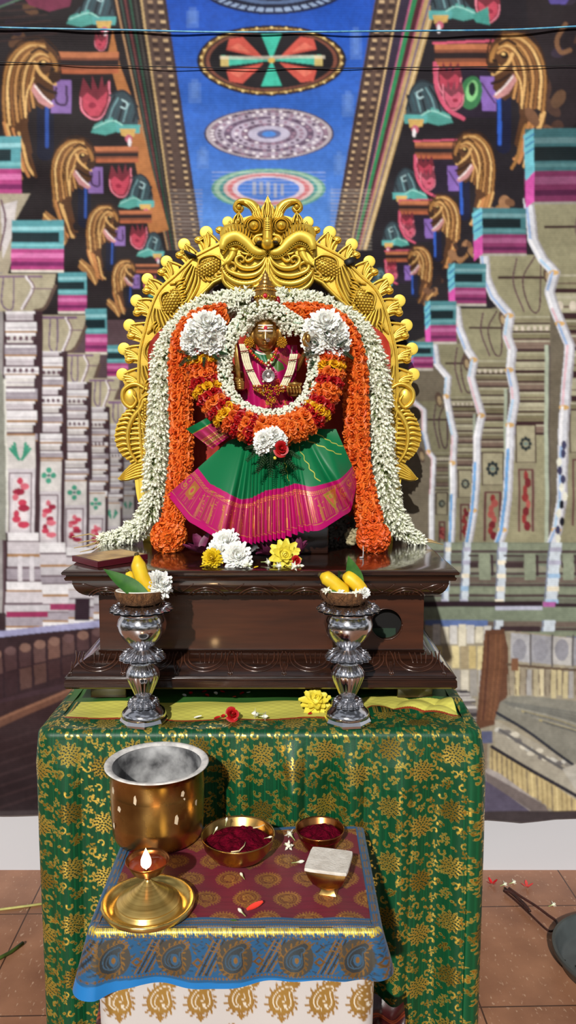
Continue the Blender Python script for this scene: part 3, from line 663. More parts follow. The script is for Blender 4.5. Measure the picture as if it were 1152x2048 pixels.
# wall, skirting strip and tiled floor
m, nt, b = nodes_of('white wall')
b.inputs['Roughness'].default_value = .6
n = N(nt, 'ShaderNodeTexNoise', i_Scale=6.0); r = N(nt, 'ShaderNodeValToRGB')
r.color_ramp.elements[0].color = rgba((180, 181, 186)); r.color_ramp.elements[1].color = rgba((198, 198, 202))
nt.links.new(n.outputs['Fac'], r.inputs['Fac']); nt.links.new(r.outputs[0], b.inputs['Base Color'])
w = MB(); w.box((-2.4, WALL_Y, 0), (2.4, WALL_Y + .1, 2.6)); o = w.build('wall_back', m, smooth=False); o['kind'] = 'structure'
def tile_floor():
    m, nt, b = nodes_of('terracotta tiles')
    tc = N(nt, 'ShaderNodeTexCoord'); mp = N(nt, 'ShaderNodeMapping')
    mp.inputs['Rotation'].default_value = (0, 0, math.radians(-1.5)); mp.inputs['Location'].default_value = (-0.093, TILE_OFF, 0)
    nt.links.new(tc.outputs['Object'], mp.inputs['Vector'])
    br = N(nt, 'ShaderNodeTexBrick', offset=0.0, i_Scale=1.0)
    br.inputs['Brick Width'].default_value = TILE; br.inputs['Row Height'].default_value = TILE; br.inputs['Mortar Size'].default_value = 0.0018
    br.inputs['Color1'].default_value = (0, 0, 0, 1); br.inputs['Color2'].default_value = (0.12, 0.12, 0.12, 1); br.inputs['Mortar'].default_value = (1, 1, 1, 1)
    nt.links.new(mp.outputs[0], br.inputs['Vector'])
    n1 = N(nt, 'ShaderNodeTexNoise', i_Scale=9.0, i_Detail=8.0); n2 = N(nt, 'ShaderNodeTexNoise', i_Scale=120.0, i_Detail=3.0)
    m2 = N(nt, 'ShaderNodeMapping'); m2.inputs['Scale'].default_value = (1, .45, 1); nt.links.new(tc.outputs['Object'], m2.inputs['Vector'])
    nt.links.new(tc.outputs['Object'], n1.inputs['Vector']); nt.links.new(m2.outputs[0], n2.inputs['Vector'])
    r1 = N(nt, 'ShaderNodeValToRGB'); e = r1.color_ramp.elements
    e[0].position = .3; e[1].position = .7; e[0].color = rgba((136, 92, 68)); e[1].color = rgba((172, 122, 92))
    nt.links.new(n1.outputs['Fac'], r1.inputs['Fac'])
    r2 = N(nt, 'ShaderNodeValToRGB'); e = r2.color_ramp.elements; e[0].position = .62; e[1].position = .70; e[0].color = (0, 0, 0, 1); e[1].color = (.6, .6, .6, 1)
    nt.links.new(n2.outputs['Fac'], r2.inputs['Fac'])
    mx = N(nt, 'ShaderNodeMix', data_type='RGBA'); nt.links.new(r2.outputs[0], mx.inputs[0]); nt.links.new(r1.outputs[0], mx.inputs[6]); mx.inputs[7].default_value = rgba((214, 180, 152))
    mx2 = N(nt, 'ShaderNodeMix', data_type='RGBA'); nt.links.new(br.outputs['Color'], mx2.inputs[0]); nt.links.new(mx.outputs[2], mx2.inputs[6]); mx2.inputs[7].default_value = rgba((74, 48, 36))
    nt.links.new(mx2.outputs[2], b.inputs['Base Color']); b.inputs['Roughness'].default_value = .42
    bp = N(nt, 'ShaderNodeBump', i_Strength=.25, i_Distance=.002, invert=True); nt.links.new(br.outputs['Fac'], bp.inputs['Height']); nt.links.new(bp.outputs[0], b.inputs['Normal'])
    f = MB(); f.box((-2.4, -1.2, -.08), (2.4, WALL_Y + .1, 0)); o = f.build('floor', m, smooth=False); o['kind'] = 'structure'
ya, yb_ = G(1000, 1820, 0).y, G(1000, 2022, 0).y
TILE = ya - yb_; TILE_OFF = -(yb_ % TILE)
tile_floor()
# ------------------------------------------------------------------ pattern stamps for the brocades
def medallion(c, x, y, r, col, alpha):
    for k in range(11):
        t = 2 * PI * k / 11
        c.poly([(x + r * .74 * math.cos(t - .26), y + r * .74 * math.sin(t - .26)), (x + r * 1.04 * math.cos(t), y + r * 1.04 * math.sin(t)), (x + r * .74 * math.cos(t + .26), y + r * .74 * math.sin(t + .26))], col, alpha)
    c.ell(x, y, r * .8, r * .8, col, alpha)
def holes(c, x, y, r, col):
    for ring, n in ((.14, 3), (.34, 8), (.54, 12), (.73, 15)):
        for k in range(n):
            t = 2 * PI * (k + ring * 2) / n; c.ell(x + r * ring * math.cos(t), y + r * ring * math.sin(t), r * .105, r * .09, col)
    for k in range(11):
        t = 2 * PI * k / 11; c.ell(x + r * .88 * math.cos(t), y + r * .88 * math.sin(t), r * .05, r * .05, col)
def sprig(c, x, y, s, rot, col, alpha, rnd):
    R = lambda u, v: (x + s * (u * math.cos(rot) - v * math.sin(rot)), y + s * (u * math.sin(rot) + v * math.cos(rot)))
    c.curve([R(-14, 4), R(-6, -3), R(2, 2), R(8, -6), R(14, -4)], 1.5 * s, col, alpha)
    for u, v, a, b, q in ((-14, -2, 6, 2.6, .6), (-7, -9, 5, 2.2, 1.9), (0, 8, 6, 2.6, -.7), (7, 3, 4.4, 2.4, .3), (12, -11, 5.5, 2.4, 2.3), (3, -9, 3, 2.4, 0)):
        p = R(u, v); c.ell(p[0], p[1], a * s, b * s, col, alpha, rot=rot + q)
def hook(c, x, y, s, rot, col, alpha):
    R = lambda u, v: (x + s * (u * math.cos(rot) - v * math.sin(rot)), y + s * (u * math.sin(rot) + v * math.cos(rot)))
    c.curve([R(-9, 6), R(-9, -3), R(-2, -8), R(6, -5)], 3.6 * s, col, alpha); p = R(6, -3); c.ell(p[0], p[1], 3.2 * s, 3.8 * s, col, alpha)
    p = R(-4, 8); c.ell(p[0], p[1], 2.6 * s, 3.4 * s, col, alpha, rot=rot)
def paint_brocade(x0, y0, x1, y1, seed=3):
    c = Canvas(x0, y0, x1, y1, 1.25, (4, 72, 40)); rnd = random.Random(seed)
    for k in range(int((x1 - x0) / 3)):
        x = x0 + 3 * k; c.rect(x, y0, x + 1.4, y1, rnd.choice([(2, 48, 26), (12, 100, 58), (4, 62, 34)]), op=.5)
    G1, G2 = (232, 200, 88), (186, 154, 60)
    for i in range(int(x0 / 64) - 1, int(x1 / 64) + 2):
        for j in range(int(y0 / 120) - 1, int(y1 / 120) + 2):
            x = i * 64 + 12; y = j * 120 + (i % 2) * 40 + 36 + (i % 3) * 6; col = G1 if (i + j) % 3 else G2
            medallion(c, x, y, 25, col, 1.0); holes(c, x, y, 25, (4, 44, 24))
            for k in range(15):
                t = 2 * PI * k / 15 + i; rr = 37 + 14 * (k % 2)
                xx, yy = x + rr * math.cos(t) * .86 + rnd.uniform(-4, 4), y + rr * math.sin(t) * 1.12 + rnd.uniform(-4, 4)
                if k % 3 == 0: hook(c, xx, yy, rnd.uniform(.6, .8), t + rnd.uniform(-.6, .6), G1, 1.0)
                elif k % 3 == 1 : sprig(c, xx, yy, rnd.uniform(.5, .66), t + PI / 2, rnd.choice([G1, G2]), 1.0, rnd)
                else: c.ell(xx, yy, 2.3, 3.8, G1, 1.0, rot=t); c.ell(xx + 6, yy + 5, 2, 2.4, G2, 1.0)
    return c

# ------------------------------------------------------------------ table under a green brocade sari
TF = 1.36                                             # depth of the table's front edge
ZT = P(520, 1462, TF).z
u_ = S(TF, ZT)
TX0, TX1 = P(70, 1462, TF).x, P(968, 1462, TF).x
TB = 1.93
pu = P(520, 1142, 1.47).z
def make_table():
    t = thing('low_table', 'low wooden table hidden under the green brocade cloth', 'table', ((TX0 + TX1) / 2, (TF + TB) / 2, 0))
    w, d = (TX1 - TX0) / 2 - .02, (TB - TF) / 2 - .02
    m = mat('table wood', (96, 66, 44), .5, var=.3)
    b = MB(); b.box((-w, -d, ZT - .03), (w, d, ZT - .004), bev=.003); b.build('table_top', m, t)
    for sx in (-1, 1):
        for sy in (-1, 1):
            b = MB(); b.box((sx * (w - .05) - .02, sy * (d - .05) - .02, 0), (sx * (w - .05) + .02, sy * (d - .05) + .02, ZT - .03), bev=.003); b.build('leg', m, t)
make_table()
def make_cloth():
    cv = paint_brocade(-560, -90, 1480, 740)
    drop = ZT - 0.004
    # path round the table: back left -> front -> back right
    r = .028; n_side, n_c, n_f = 90, 22, 640
    path = []; nor = []; per = []
    L = [(TX0, TB - (TB - TF - r) * k / n_side) for k in range(n_side)]
    for p in L: path.append(p); nor.append((-1, 0))
    for k in range(n_c):
        a = PI + PI / 2 * k / n_c; path.append((TX0 + r + r * math.cos(a), TF + r + r * math.sin(a))); nor.append((math.cos(a), math.sin(a)))
    for k in range(n_f + 1): path.append((TX0 + r + (TX1 - TX0 - 2 * r) * k / n_f, TF)); nor.append((0, -1))
    for k in range(1, n_c + 1):
        a = 1.5 * PI + PI / 2 * k / n_c; path.append((TX1 - r + r * math.cos(a), TF + r + r * math.sin(a))); nor.append((math.cos(a), math.sin(a)))
    for k in range(1, n_side + 1): path.append((TX1, TF + r + (TB - TF - r) * k / n_side)); nor.append((1, 0))
    path = np.array(path); nor = np.array(nor); n = len(path)
    s = np.concatenate([[0], np.cumsum(np.hypot(*np.diff(path, axis=0).T))]); s -= s[n_side + n_c]      # 0 at the front left corner
    s = s + (TX0 + r)
    # rows: top strip from the inside to the edge, the rounded edge, then the hanging part
    topd = np.linspace(.30, .012, 190); er = .014
    hang = np.linspace(0, 1, 430) ** 1.0
    rows = []
    cxl, cxr = TX0 + .0, TX1
    X, Y, Z, UU, VV = [], [], [], [], []
    px = lambda x: 576 + x / u_            # pattern units: photo pixels at the front edge
    sx = s
    fold = (.75 * np.sin(sx * 62 + .6) + 1.0 * np.abs(np.sin(sx * 50 + 1.1 + 1.5 * np.sin(sx * 13))) - .5 + .6 * np.sin(sx * 33 + 2.0))
    mid = np.interp(sx, [TX0 - .6, TX0 + .02, TX0 + .12, .02, .24, .33, TX1, TX1 + .6], [.5, .35, .5, 1.0, 1.25, .6, .3, .5])
    for dd in topd:
        e = np.where(nor[:, 1] < -.9999, dd, np.minimum(dd, r))
        x = path[:, 0] - nor[:, 0] * e; y = path[:, 1] - nor[:, 1] * e
        x = np.clip(x, TX0 + .0, TX1 - .0)
        z = np.full(n, ZT) + .0015 * np.sin(x * 40 + y * 22) + .0012 * np.sin(x * 15 - y * 70)
        wr = np.clip((x - .13) / .1, 0, 1) * np.clip((y - TF) / .05, 0, 1)
        z = z + wr * (.009 * np.abs(np.sin(x * 30 + y * 26)) * np.exp(-((y - 1.47) / .05) ** 2) + .005 * np.abs(np.sin(x * 47 - y * 30)))
        X.append(x); Y.append(y); Z.append(z); UU.append(px(sx)); VV.append(-e / u_)
    for a in np.linspace(0, PI / 2, 9)[1:]:
        o = er * math.sin(a) - er * .85
        X.append(path[:, 0] + nor[:, 0] * (o)); Y.append(path[:, 1] + nor[:, 1] * (o)); Z.append(np.full(n, ZT - er * (1 - math.cos(a)))); UU.append(px(sx)); VV.append(np.full(n, (er * a) / u_ - 8))
    for h in hang[1:]:
        g = h * drop
        amp = .0135 * min(1, g / .09) ** 1.1 * (1 + .5 * h)
        lean = .004 * h
        shift = .012 * h * np.sin(sx * 9)
        f = np.interp(sx + shift, sx, fold)
        pin = .010 * np.sin(sx * 24 + .3) * min(1, g / .2) * mid
        o = er * .15 + amp * f * mid + pin * .6 + lean + .006 * min(1, g / .05)
        X.append(path[:, 0] + nor[:, 0] * o - .008 * h * np.sign(nor[:, 0])); Y.append(path[:, 1] + nor[:, 1] * o); Z.append(np.full(n, ZT - er - g * (1 - .024))); UU.append(px(sx)); VV.append(np.full(n, (er * 1.57 + g) / u_ - 8))
    X, Y, Z, UU, VV = map(np.array, (X, Y, Z, UU, VV))
    col = cv.at(UU, VV)
    # the yellow silk end of the sari lies along the top, just in front of the wooden platform
    strip = np.zeros(X.shape, bool)
    nt_ = len(topd)
    yA = 1.418 + .004 * np.sin(X * 12) + np.interp(X, [.10, .16, .20, .30, TX1], [0, .055, .04, .012, .02])
    yB = 1.51 + np.interp(X, [.12, .18, .30], [0, .03, 0])
    strip[:nt_] = ((Y > yA) & (Y < yB) & (X > TX0 + .035 + (Y - 1.43) * .1) & (X < TX1 - .03))[:nt_]
    ye = np.array(lin((226, 220, 104)) + [.05]); yv = 1 + .10 * np.sin(X * 260) * np.sin(Y * 400) + .08 * np.sin(X * 33 + Y * 12)
    col[strip] = (ye * np.stack([yv, yv, yv, np.ones_like(yv)], -1))[strip]
    rim = np.zeros_like(strip); rim[:nt_] = (np.abs(Y - yA) < .0035)[:nt_] & (X > TX0 + .035)[:nt_] & (X < TX1 - .03)[:nt_]
    col[rim] = lin((170, 70, 40)) + [.2]
    back = np.zeros_like(strip); back[:nt_] = (Y >= yB)[:nt_]
    col[back] = lin((60, 110, 50)) + [0.1]
    m = printed('green brocade', rough=.46, metal_rough=.24, bump=.2, weave=600, spec=.4)
    o = fast_grid('tablecloth', np.stack([X, Y, Z], -1), n, len(X), col, m)
    tag(o, 'green brocade sari with gold medallions draped over the low table', 'tablecloth')
make_cloth()

# ------------------------------------------------------------------ carved wooden platform
WOOD = mat('dark polished wood', (54, 29, 18), .2, c2=(30, 16, 11), vscale=9, stretch=(1, 14, 14), coat=.7, bump=.06, bscale=40)
WOODL = mat('polished wood panel', (74, 37, 19), .34, c2=(54, 26, 13), vscale=5, stretch=(1, 12, 12), coat=.2, bump=.05, bscale=40)
WCARV = mat('lit carved line', (78, 46, 32), .22, c2=(44, 24, 16), vscale=40, coat=.6)  # lighter than the wood: light on the carved lines put into the colour
WDARK = mat('hole shade', (9, 7, 6), .9)
def sweep(b, prof, x0, x1, y0, y1):
    """profile of (outward offset, z) carried round a rectangle with mitred corners"""
    V = []; Fc = []
    for o, z in prof: V += [(x0 - o, y0 - o, z), (x1 + o, y0 - o, z), (x1 + o, y1 + o, z), (x0 - o, y1 + o, z)]
    for i in range(len(prof) - 1):
        for k in range(4):
            k2 = (k + 1) % 4; Fc.append((i * 4 + k, i * 4 + k2, (i + 1) * 4 + k2, (i + 1) * 4 + k))
    Fc.append((3, 2, 1, 0)); q = (len(prof) - 1) * 4; Fc.append((q, q + 1, q + 2, q + 3))
    b.add(V, Fc)
PF = 1.47                                             # front of the cornice
BF = PF + .056                                        # front of the body
bx0, bx1 = P(199, 1250, BF).x, P(847, 1250, BF).x
PB = 1.86
zc1 = P(520, 1141, PF).z                              # top surface
zc2 = P(520, 1163, PF).z
zc3 = P(520, 1190, BF - .012).z
zb1 = P(520, 1300, BF).z
zb2 = P(520, 1352, PF + .004).z
zb3 = P(520, 1379, PF).z
def make_platform():
    t = thing('wooden_platform', 'dark carved wooden platform with petal mouldings and a round hole', 'platform', ((bx0 + bx1) / 2, (BF + PB) / 2, ZT))
    T = Vector(t.location); X0, X1, Y0, Y1 = bx0 - T.x, bx1 - T.x, BF - T.y, PB - T.y - .02
    z = lambda v: v - T.z
    # cornice: slab edge, then a hollow lappet moulding underneath
    O = .056
    prof = [(-.02, z(zc1)), (O - .008, z(zc1)), (O - .003, z(zc1) - .0015), (O, z(zc1) - .005), (O - .001, z(zc1) - .009), (O - .007, z(zc1) - .011), (O - .007, z(zc1) - .0135), (O - .004, z(zc1) - .016), (O - .006, z(zc2)), (O - .013, z(zc2) - .001)]
    lap = []
    for k in range(9):
        a = PI / 2 * k / 8; lap.append((.006 + (O - .022) * math.cos(a), z(zc2) - .002 - (zc2 - zc3) * math.sin(a)))
    b = MB(); sweep(b, prof + lap + [(0.0, z(zc3)), (-.02, z(zc3))], X0, X1, Y0, Y1); b.build('cornice', WOOD, t, angle=35)
    def lapp(x, s_):                                                # point on the front lappet surface, s_ 0 top .. 1 bottom
        a = PI / 2 * s_; o = .006 + (O - .022) * math.cos(a); return (x, Y0 - o - .0006, z(zc2) - .002 - (zc2 - zc3) * math.sin(a))
    b = MB(); uu = S(PF, zc2); c0 = 512
    for k in range(-3, 4):
        xc = P(c0 + k * 102, 1170, PF).x - T.x
        for w_, top in ((38, .25), (31, .36)):
            b.tube([lapp(xc + w_ * uu * math.cos(a), top + (1 - abs(math.sin(a))) * (.8 - top)) for a in np.linspace(PI, 0, 17)], .0015, 5)
        b.tube([lapp(xc + 51 * uu + d * uu, .1 + .35 * (1 - abs(d) / 26)) for d in np.linspace(-26, 26, 11)], .0010, 5)
        for q in (-14, -5, 5, 14): b.tube([lapp(xc + q * uu * (1 - .4 * w), .45 + .4 * w) for w in (0, .5, 1)], .0009, 4)
    for sx in (-1, 1):
        xe = X0 - O + .01 if sx < 0 else X1 + O - .01
        b.tube([(xe - sx * w, Y0 - .006 - (O - .022) * math.cos(PI / 2 * h) - .0008, z(zc2) - .002 - (zc2 - zc3) * math.sin(PI / 2 * h)) for w, h in ((.006, .1), (.03, .12), (.055, .3), (.075, .62))], .0012, 5)
    b.build('lappet_carving', WCARV, t)
    # body with a round opening
    hx, hz, hr = P(773, 1248, BF).x - T.x, z(P(773, 1248, BF).z), 31.5 * S(BF, .75)
    b = MB(); za, zb = z(zb1) - .005, z(zc3) + .003
    def plate(xa, xb): b.add([(xa, Y0, za), (xb, Y0, za), (xb, Y0, zb), (xa, Y0, zb)], [(0, 1, 2, 3)])
    plate(X0, hx - hr - .01); plate(hx + hr + .01, X1)
    n = 48; ring = []; sq = []; W = hr + .01
    for k in range(n):
        a = 2 * PI * k / n; c_, s_ = math.cos(a), math.sin(a); ring.append((hx + hr * c_, Y0, hz + hr * s_))
        f_ = 1 / max(abs(c_), abs(s_)); X_ = c_ * f_ * W; Z_ = s_ * f_
        sq.append((hx + X_, Y0, hz + (Z_ * (zb - hz) if Z_ > 0 else Z_ * (hz - za))))
    inner = [(x, Y0 + .014, zz) for x, _, zz in ring]
    b.add(ring + sq + inner, [(k, (k + 1) % n, n + (k + 1) % n, n + k) for k in range(n)] + [(k, 2 * n + k, 2 * n + (k + 1) % n, (k + 1) % n) for k in range(n)])
    b.add([(X0, Y0, za), (X0, Y1, za), (X0, Y1, zb), (X0, Y0, zb), (X1, Y0, za), (X1, Y1, za), (X1, Y1, zb), (X1, Y0, zb)], [(0, 1, 2, 3)[::-1], (4, 5, 6, 7), (1, 5, 6, 2)])
    b.build('body_panel', WOODL, t, smooth=False)
    b = MB(); b.box((hx - .06, Y0 + .016, za), (hx + .06, Y0 + .09, zb)); b.build('hollow', WDARK, t, smooth=False)  # near-black box stands in for the shade inside the hole
    b = MB(); b.box((hx - .045, Y0 + .0145, za), (hx + .02, Y0 + .0155, hz - .012)); b.build('inner_slip', mat('green slip', (30, 52, 36), .8), t, smooth=False)
    b = MB(); b.tube([(hx + hr * math.cos(2 * PI * k / n), Y0 - .0005, hz + hr * math.sin(2 * PI * k / n)) for k in range(n + 1)], .0013, 6); b.build('hole_rim', WOODL, t)
    # base: ogee with tongues, then a stepped foot
    h1, h2 = z(zb1), z(zb2); OB = .050
    def og(s_): return .002 + OB * (s_ ** 1.25 * .55 + .45 * math.sin(PI / 2 * s_)), h1 + (h2 - h1) * (s_ ** .9 * .5 + .5 * (1 - math.cos(PI / 2 * s_)))
    prof = [(-.02, h1 + .002), (.004, h1 + .002)] + [og(k / 12) for k in range(13)] + [(OB + .004, h2 - .0005), (OB + .0055, h2 - .003), (OB + .0035, h2 - .005), (OB + .0035, h2 - .007), (OB + .006, h2 - .009), (OB + .0065, z(zb3) + .004), (OB + .003, z(zb3)), (-.02, z(zb3))]
    b = MB(); sweep(b, prof, X0, X1, Y0, Y1); b.build('base_moulding', WOOD, t, angle=35)
    b = MB(); uu = S(PF, zb1)
    def ogp(x, s_): o, zz = og(max(0, min(1, s_))); return (x, Y0 - o - .0004, zz)
    def tongue(xc, k=0):
        for w_, lo in ((42, .84), (34, .72)):
            pts = [ogp(xc - w_ * uu, .06 + .12 * q) for q in range(3)] + [ogp(xc + w_ * uu * math.cos(a), .34 + (lo - .34) * math.sin(a)) for a in np.linspace(PI, 0, 13)] + [ogp(xc + w_ * uu, .3 - .12 * q) for q in range(3)]
            b.tube(pts,   .0017, 5)
        for q in (-18, -6, 6, 18): b.tube([ogp(xc + (q + 5) * uu * 1.0 - q * .3 * w * uu, .05 + .5 * w) for w in np.linspace(0, 1, 6)], [.0006, .0014, .0018, .0014, .0010, .0005], 5)
        for sx in (-1, 1):
            b.tube([ogp(xc + sx * (53 - 9 * math.sin(PI * w) + 4 * w) * uu, w) for w in np.linspace(.02, .97, 10)], .0017, 5)
            b.tube([ogp(xc + sx * (53 - 3 * w) * uu, .5 + .45 * w) for w in np.linspace(0, 1, 5)], .0014, 5)
    for k in range(-3, 4): tongue(P(514 + k * 108, 1330, PF).x - T.x)
    b.build('tongue_carving', WCARV, t)
    for sx in (X0 - .02, X1 - .05):
        for yy in (Y0 - .005, Y1 - .06):
            b = MB(); b.box((sx, yy, .004), (sx + .07, yy + .06, z(zb3) + .002), bev=.002); b.build('foot', WOOD, t)
make_platform()
# ------------------------------------------------------------------ flowers, built once each as meshes
LEAFM = mat('leaf green', (70, 120, 46), .4, c2=(44, 92, 34), vscale=40)
FERN = mat('fern green', (34, 66, 26), .5, c2=(20, 44, 16), vscale=90)
WHITEM = mat('white petals', (255, 255, 250), .6, c2=(246, 246, 236), vscale=120, sss=.4)
YELM = mat('yellow petals', (240, 214, 30), .55, c2=(214, 176, 12), vscale=120, sss=.1)
YELP = mat('pale yellow petals', (240, 226, 90), .55, c2=(220, 200, 40), vscale=120, sss=.1)
REDM = mat('red rose petals', (204, 20, 24), .5, c2=(150, 8, 14), vscale=160)
ORAM = mat('orange rose petals', (240, 128, 44), .55, c2=(222, 98, 24), vscale=130)
ORA2 = mat('deep orange petals', (232, 106, 34), .55, c2=(206, 76, 16), vscale=130)
YROSE = mat('yellow rose petals', (244, 190, 20), .55, c2=(220, 160, 8), vscale=150)
PINKM = mat('dull purple petals', (132, 52, 92), .5, c2=(92, 30, 62), vscale=60)
BUDM = printed('jasmine', rough=.55, metal_rough=.55, bump=.0, spec=.25)
_b = BUDM.node_tree.nodes['Principled BSDF']; _b.inputs['Subsurface Weight'].default_value = .3; _b.inputs['Subsurface Radius'].default_value = (.004, .004, .003); _b.inputs['Subsurface Scale'].default_value = .8
def petal(b, R, length, width, cup, curl, M, nl=4, nw=3):
    """a petal rooted at the origin, running along +x, cupped; z up is the inner face"""
    V = []; Fc = []
    for i in range(nl):
        t = i / (nl - 1); w = width * (math.sin(PI * (.12 + .80 * t)) ** .8)
        for j in range(nw):
            s_ = (j / (nw - 1) - .5) * 2
            V.append((R + length * t, w * s_, cup * length * t * t + curl * w * s_ * s_))
    for i in range(nl - 1):
        for j in range(nw - 1):
            a = i * nw + j; Fc.append((a, a + 1, a + nw + 1, a + nw))
    b.add(V, Fc, M)
def rz(a): return Matrix.Rotation(a, 4, 'Z')
def ry(a): return Matrix.Rotation(a, 4, 'Y')
def rx(a): return Matrix.Rotation(a, 4, 'X')
def mesh_of(b, name, m):
    o = b.build(name, m); me = o.data; bpy.data.objects.remove(o); return me
def chrys_mb(r, rnd, layers=8, dense=19, thin=.21):
    b = MB()
    for l in range(layers):
        t = l / (layers - 1); el = -.12 + 1.35 * t; n = int(dense - 7 * t); ln = r * (1 - .42 * t)
        for k in range(n):
            M = rz(2 * PI * (k + .5 * (l % 2)) / n + rnd.uniform(-.1, .1)) @ ry(-el + rnd.uniform(-.12, .12))
            petal(b, .04 * r, ln * rnd.uniform(.86, 1.06), r * thin, rnd.uniform(-.1, .28), .5, M)
    b.ball((0, 0, r * .1), (r * .42, r * .42, r * .38), 10, 6)
    return b
def rose_mb(r, rnd, n=9):
    """a squat rose: broad petals wrapped in a spiral round a tight heart"""
    b = MB()
    for k in range(n):
        t = k / (n - 1); a0 = k * 2.4 + rnd.uniform(-.3, .3); R0 = r * (.16 + .66 * t); hgt = r * (.95 - .42 * t); sp = 1.25 - .25 * t
        V = []; Fc = []
        for i in range(5):
            v = i / 4.0
            for j in range(7):
                s_ = j / 3.0 - 1; a = a0 + s_ * sp; rr = R0 * (.30 + .70 * v ** .7) + r * .16 * t * v ** 3 * (1 + .3 * math.cos(s_ * 3)); z = hgt * v * (1 - .30 * s_ * s_ * v) - r * .10 * t * v ** 4 * 2
                V.append((rr * math.cos(a), rr * math.sin(a), z))
        for i in range(4):
            for j in range(6): q = i * 7 + j; Fc.append((q, q + 1, q + 8, q + 7))
        b.add(V, Fc)
    b.ball((0, 0, r * .45), (r * .17, r * .17, r * .42), 8, 6)
    return b
def bud_mb(ln, r, rnd, seg=5, open_=0.0):
    """jasmine bud along +z: greenish tube, white pointed bud, sometimes half open"""
    b = MB(); g, w = lin((158, 176, 104)) + [0], lin((246, 248, 226)) + [0]
    prof = [(.22, 0), (.26, .3), (.5, .5), (1, .68), (.9, .85), (.12, 1.0)]
    V = []; C = []
    for i, (q, z) in enumerate(prof):
        for k in range(seg):
            th = 2 * PI * k / seg; V.append((r * q * math.cos(th), r * q * math.sin(th), ln * z)); C.append(g if z < .4 else ([.5 * (x + y) for x, y in zip(g, w)] if z < .6 else w))
    Fc = [(i * seg + k, i * seg + (k + 1) % seg, (i + 1) * seg + (k + 1) % seg, (i + 1) * seg + k) for i in range(5) for k in range(seg)]
    b.add(V, Fc, None, C); b.usecol = True
    if open_:
        for k in range(5):
            M = Matrix.Translation((0, 0, ln * .72)) @ rz(2 * PI * k / 5 + rnd.uniform(-.2, .2)) @ ry(-.5 + open_ * .6)
            V = [(0, 0, 0), (ln * .22, r * .75, .0), (ln * .24, -r * .75, 0), (ln * .46, 0, ln * .03)]
            b.add(V, [(0, 1, 3, 2)], M, [w] * 4)
    return b
def arrays(b): return np.concatenate(b.v), b.f, np.concatenate(b.c)
rn = random.Random(21)
CHW = [mesh_of(chrys_mb(1, rn), 'chrysanthemum', WHITEM) for _ in range(2)]
CHY = mesh_of(chrys_mb(1, rn), 'yellow_chrysanthemum', YELM)
CHP = mesh_of(chrys_mb(1, rn, 4, 12, .26), 'pale_chrysanthemum', YELP)
RO = {c: [mesh_of(rose_mb(1, rn), 'rose', m) for _ in range(2)] for c, m in (('r', REDM), ('o', ORAM), ('d', ORA2), ('y', YROSE))}
def lump(name, me, M, parent=None):
    o = bpy.data.objects.new(name, me); COL.objects.link(o)
    if parent is not None: o.parent = parent
    o.matrix_local = M; return o
def leaf_mb(length, width, bend=.2, fold=.25, nl=12, nw=5):
    b = MB()
    def f(u, v):
        w = width * math.sin(PI * min(1, .04 + .96 * v) ** .85) * (1 - v * .1); s_ = (u - .5) * 2
        return (w * s_, length * v, fold * w * abs(s_) + bend * length * v * v)
    b.grid(f, nw, nl); return b

# ------------------------------------------------------------------ silver lamp-stand vases with offerings
SILV = mat('polished silver', (226, 226, 230), .14, 1.0, var=.08, vscale=20, rvar=.05)
SILD = mat('chased silver', (222, 222, 228), .22, 1.0, var=.2, vscale=160)
HUSK = mat('coconut husk', (134, 92, 54), .9, c2=(84, 54, 28), vscale=160, bump=1.0, bscale=400, stretch=(1, 1, .25), bdist=.004)
KERN = mat('coconut flesh', (238, 236, 226), .5)
BANA = mat('banana skin', (244, 208, 44), .45, c2=(226, 184, 26), vscale=40)
BANB = mat('banana tip', (70, 58, 24), .7)
def petal_ring(ri, ro, z0, zi, drop, n, t=.0012):
    """flat scalloped collar of lotus petals"""
    b = MB()
    def f(u, v):
        th = 2 * PI * u; c_ = abs(math.sin(n * th / 2)); r = ri + (ro - ri) * v * (.80 + .20 * c_ ** .6)
        return (r * math.cos(th), r * math.sin(th), z0 + zi * (1 - v) + drop * v * v + .06 * (ro - ri) * math.sin(PI * v) * (c_ ** .5))
    b.grid(f, n * 10, 9, wrap=True)
    def g(u, v):
        p = f(u, 1 - v); return (p[0], p[1], p[2] - .003)
    b.grid(g, n * 10, 4, wrap=True)
    for k in range(n):                                              # a little raised eye on each petal
        th = 2 * PI * (k + .5) / n; r = ri + (ro - ri) * .58
        q = f((k + .5) / n, .58); b.ball((q[0], q[1], q[2] + .0006), ((ro - ri) * .2, r * .9 / n, .0009), 8, 5, rot=Euler((0, 0, th)))
        pts = [Vector(f((k + .5 + .36 * math.cos(a)) / n, .55 + .34 * math.sin(a))) + Vector((0, 0, .001)) for a in np.linspace(-.6, PI + .6, 9)]
        b.tube(pts, .0006, 4)
    return b
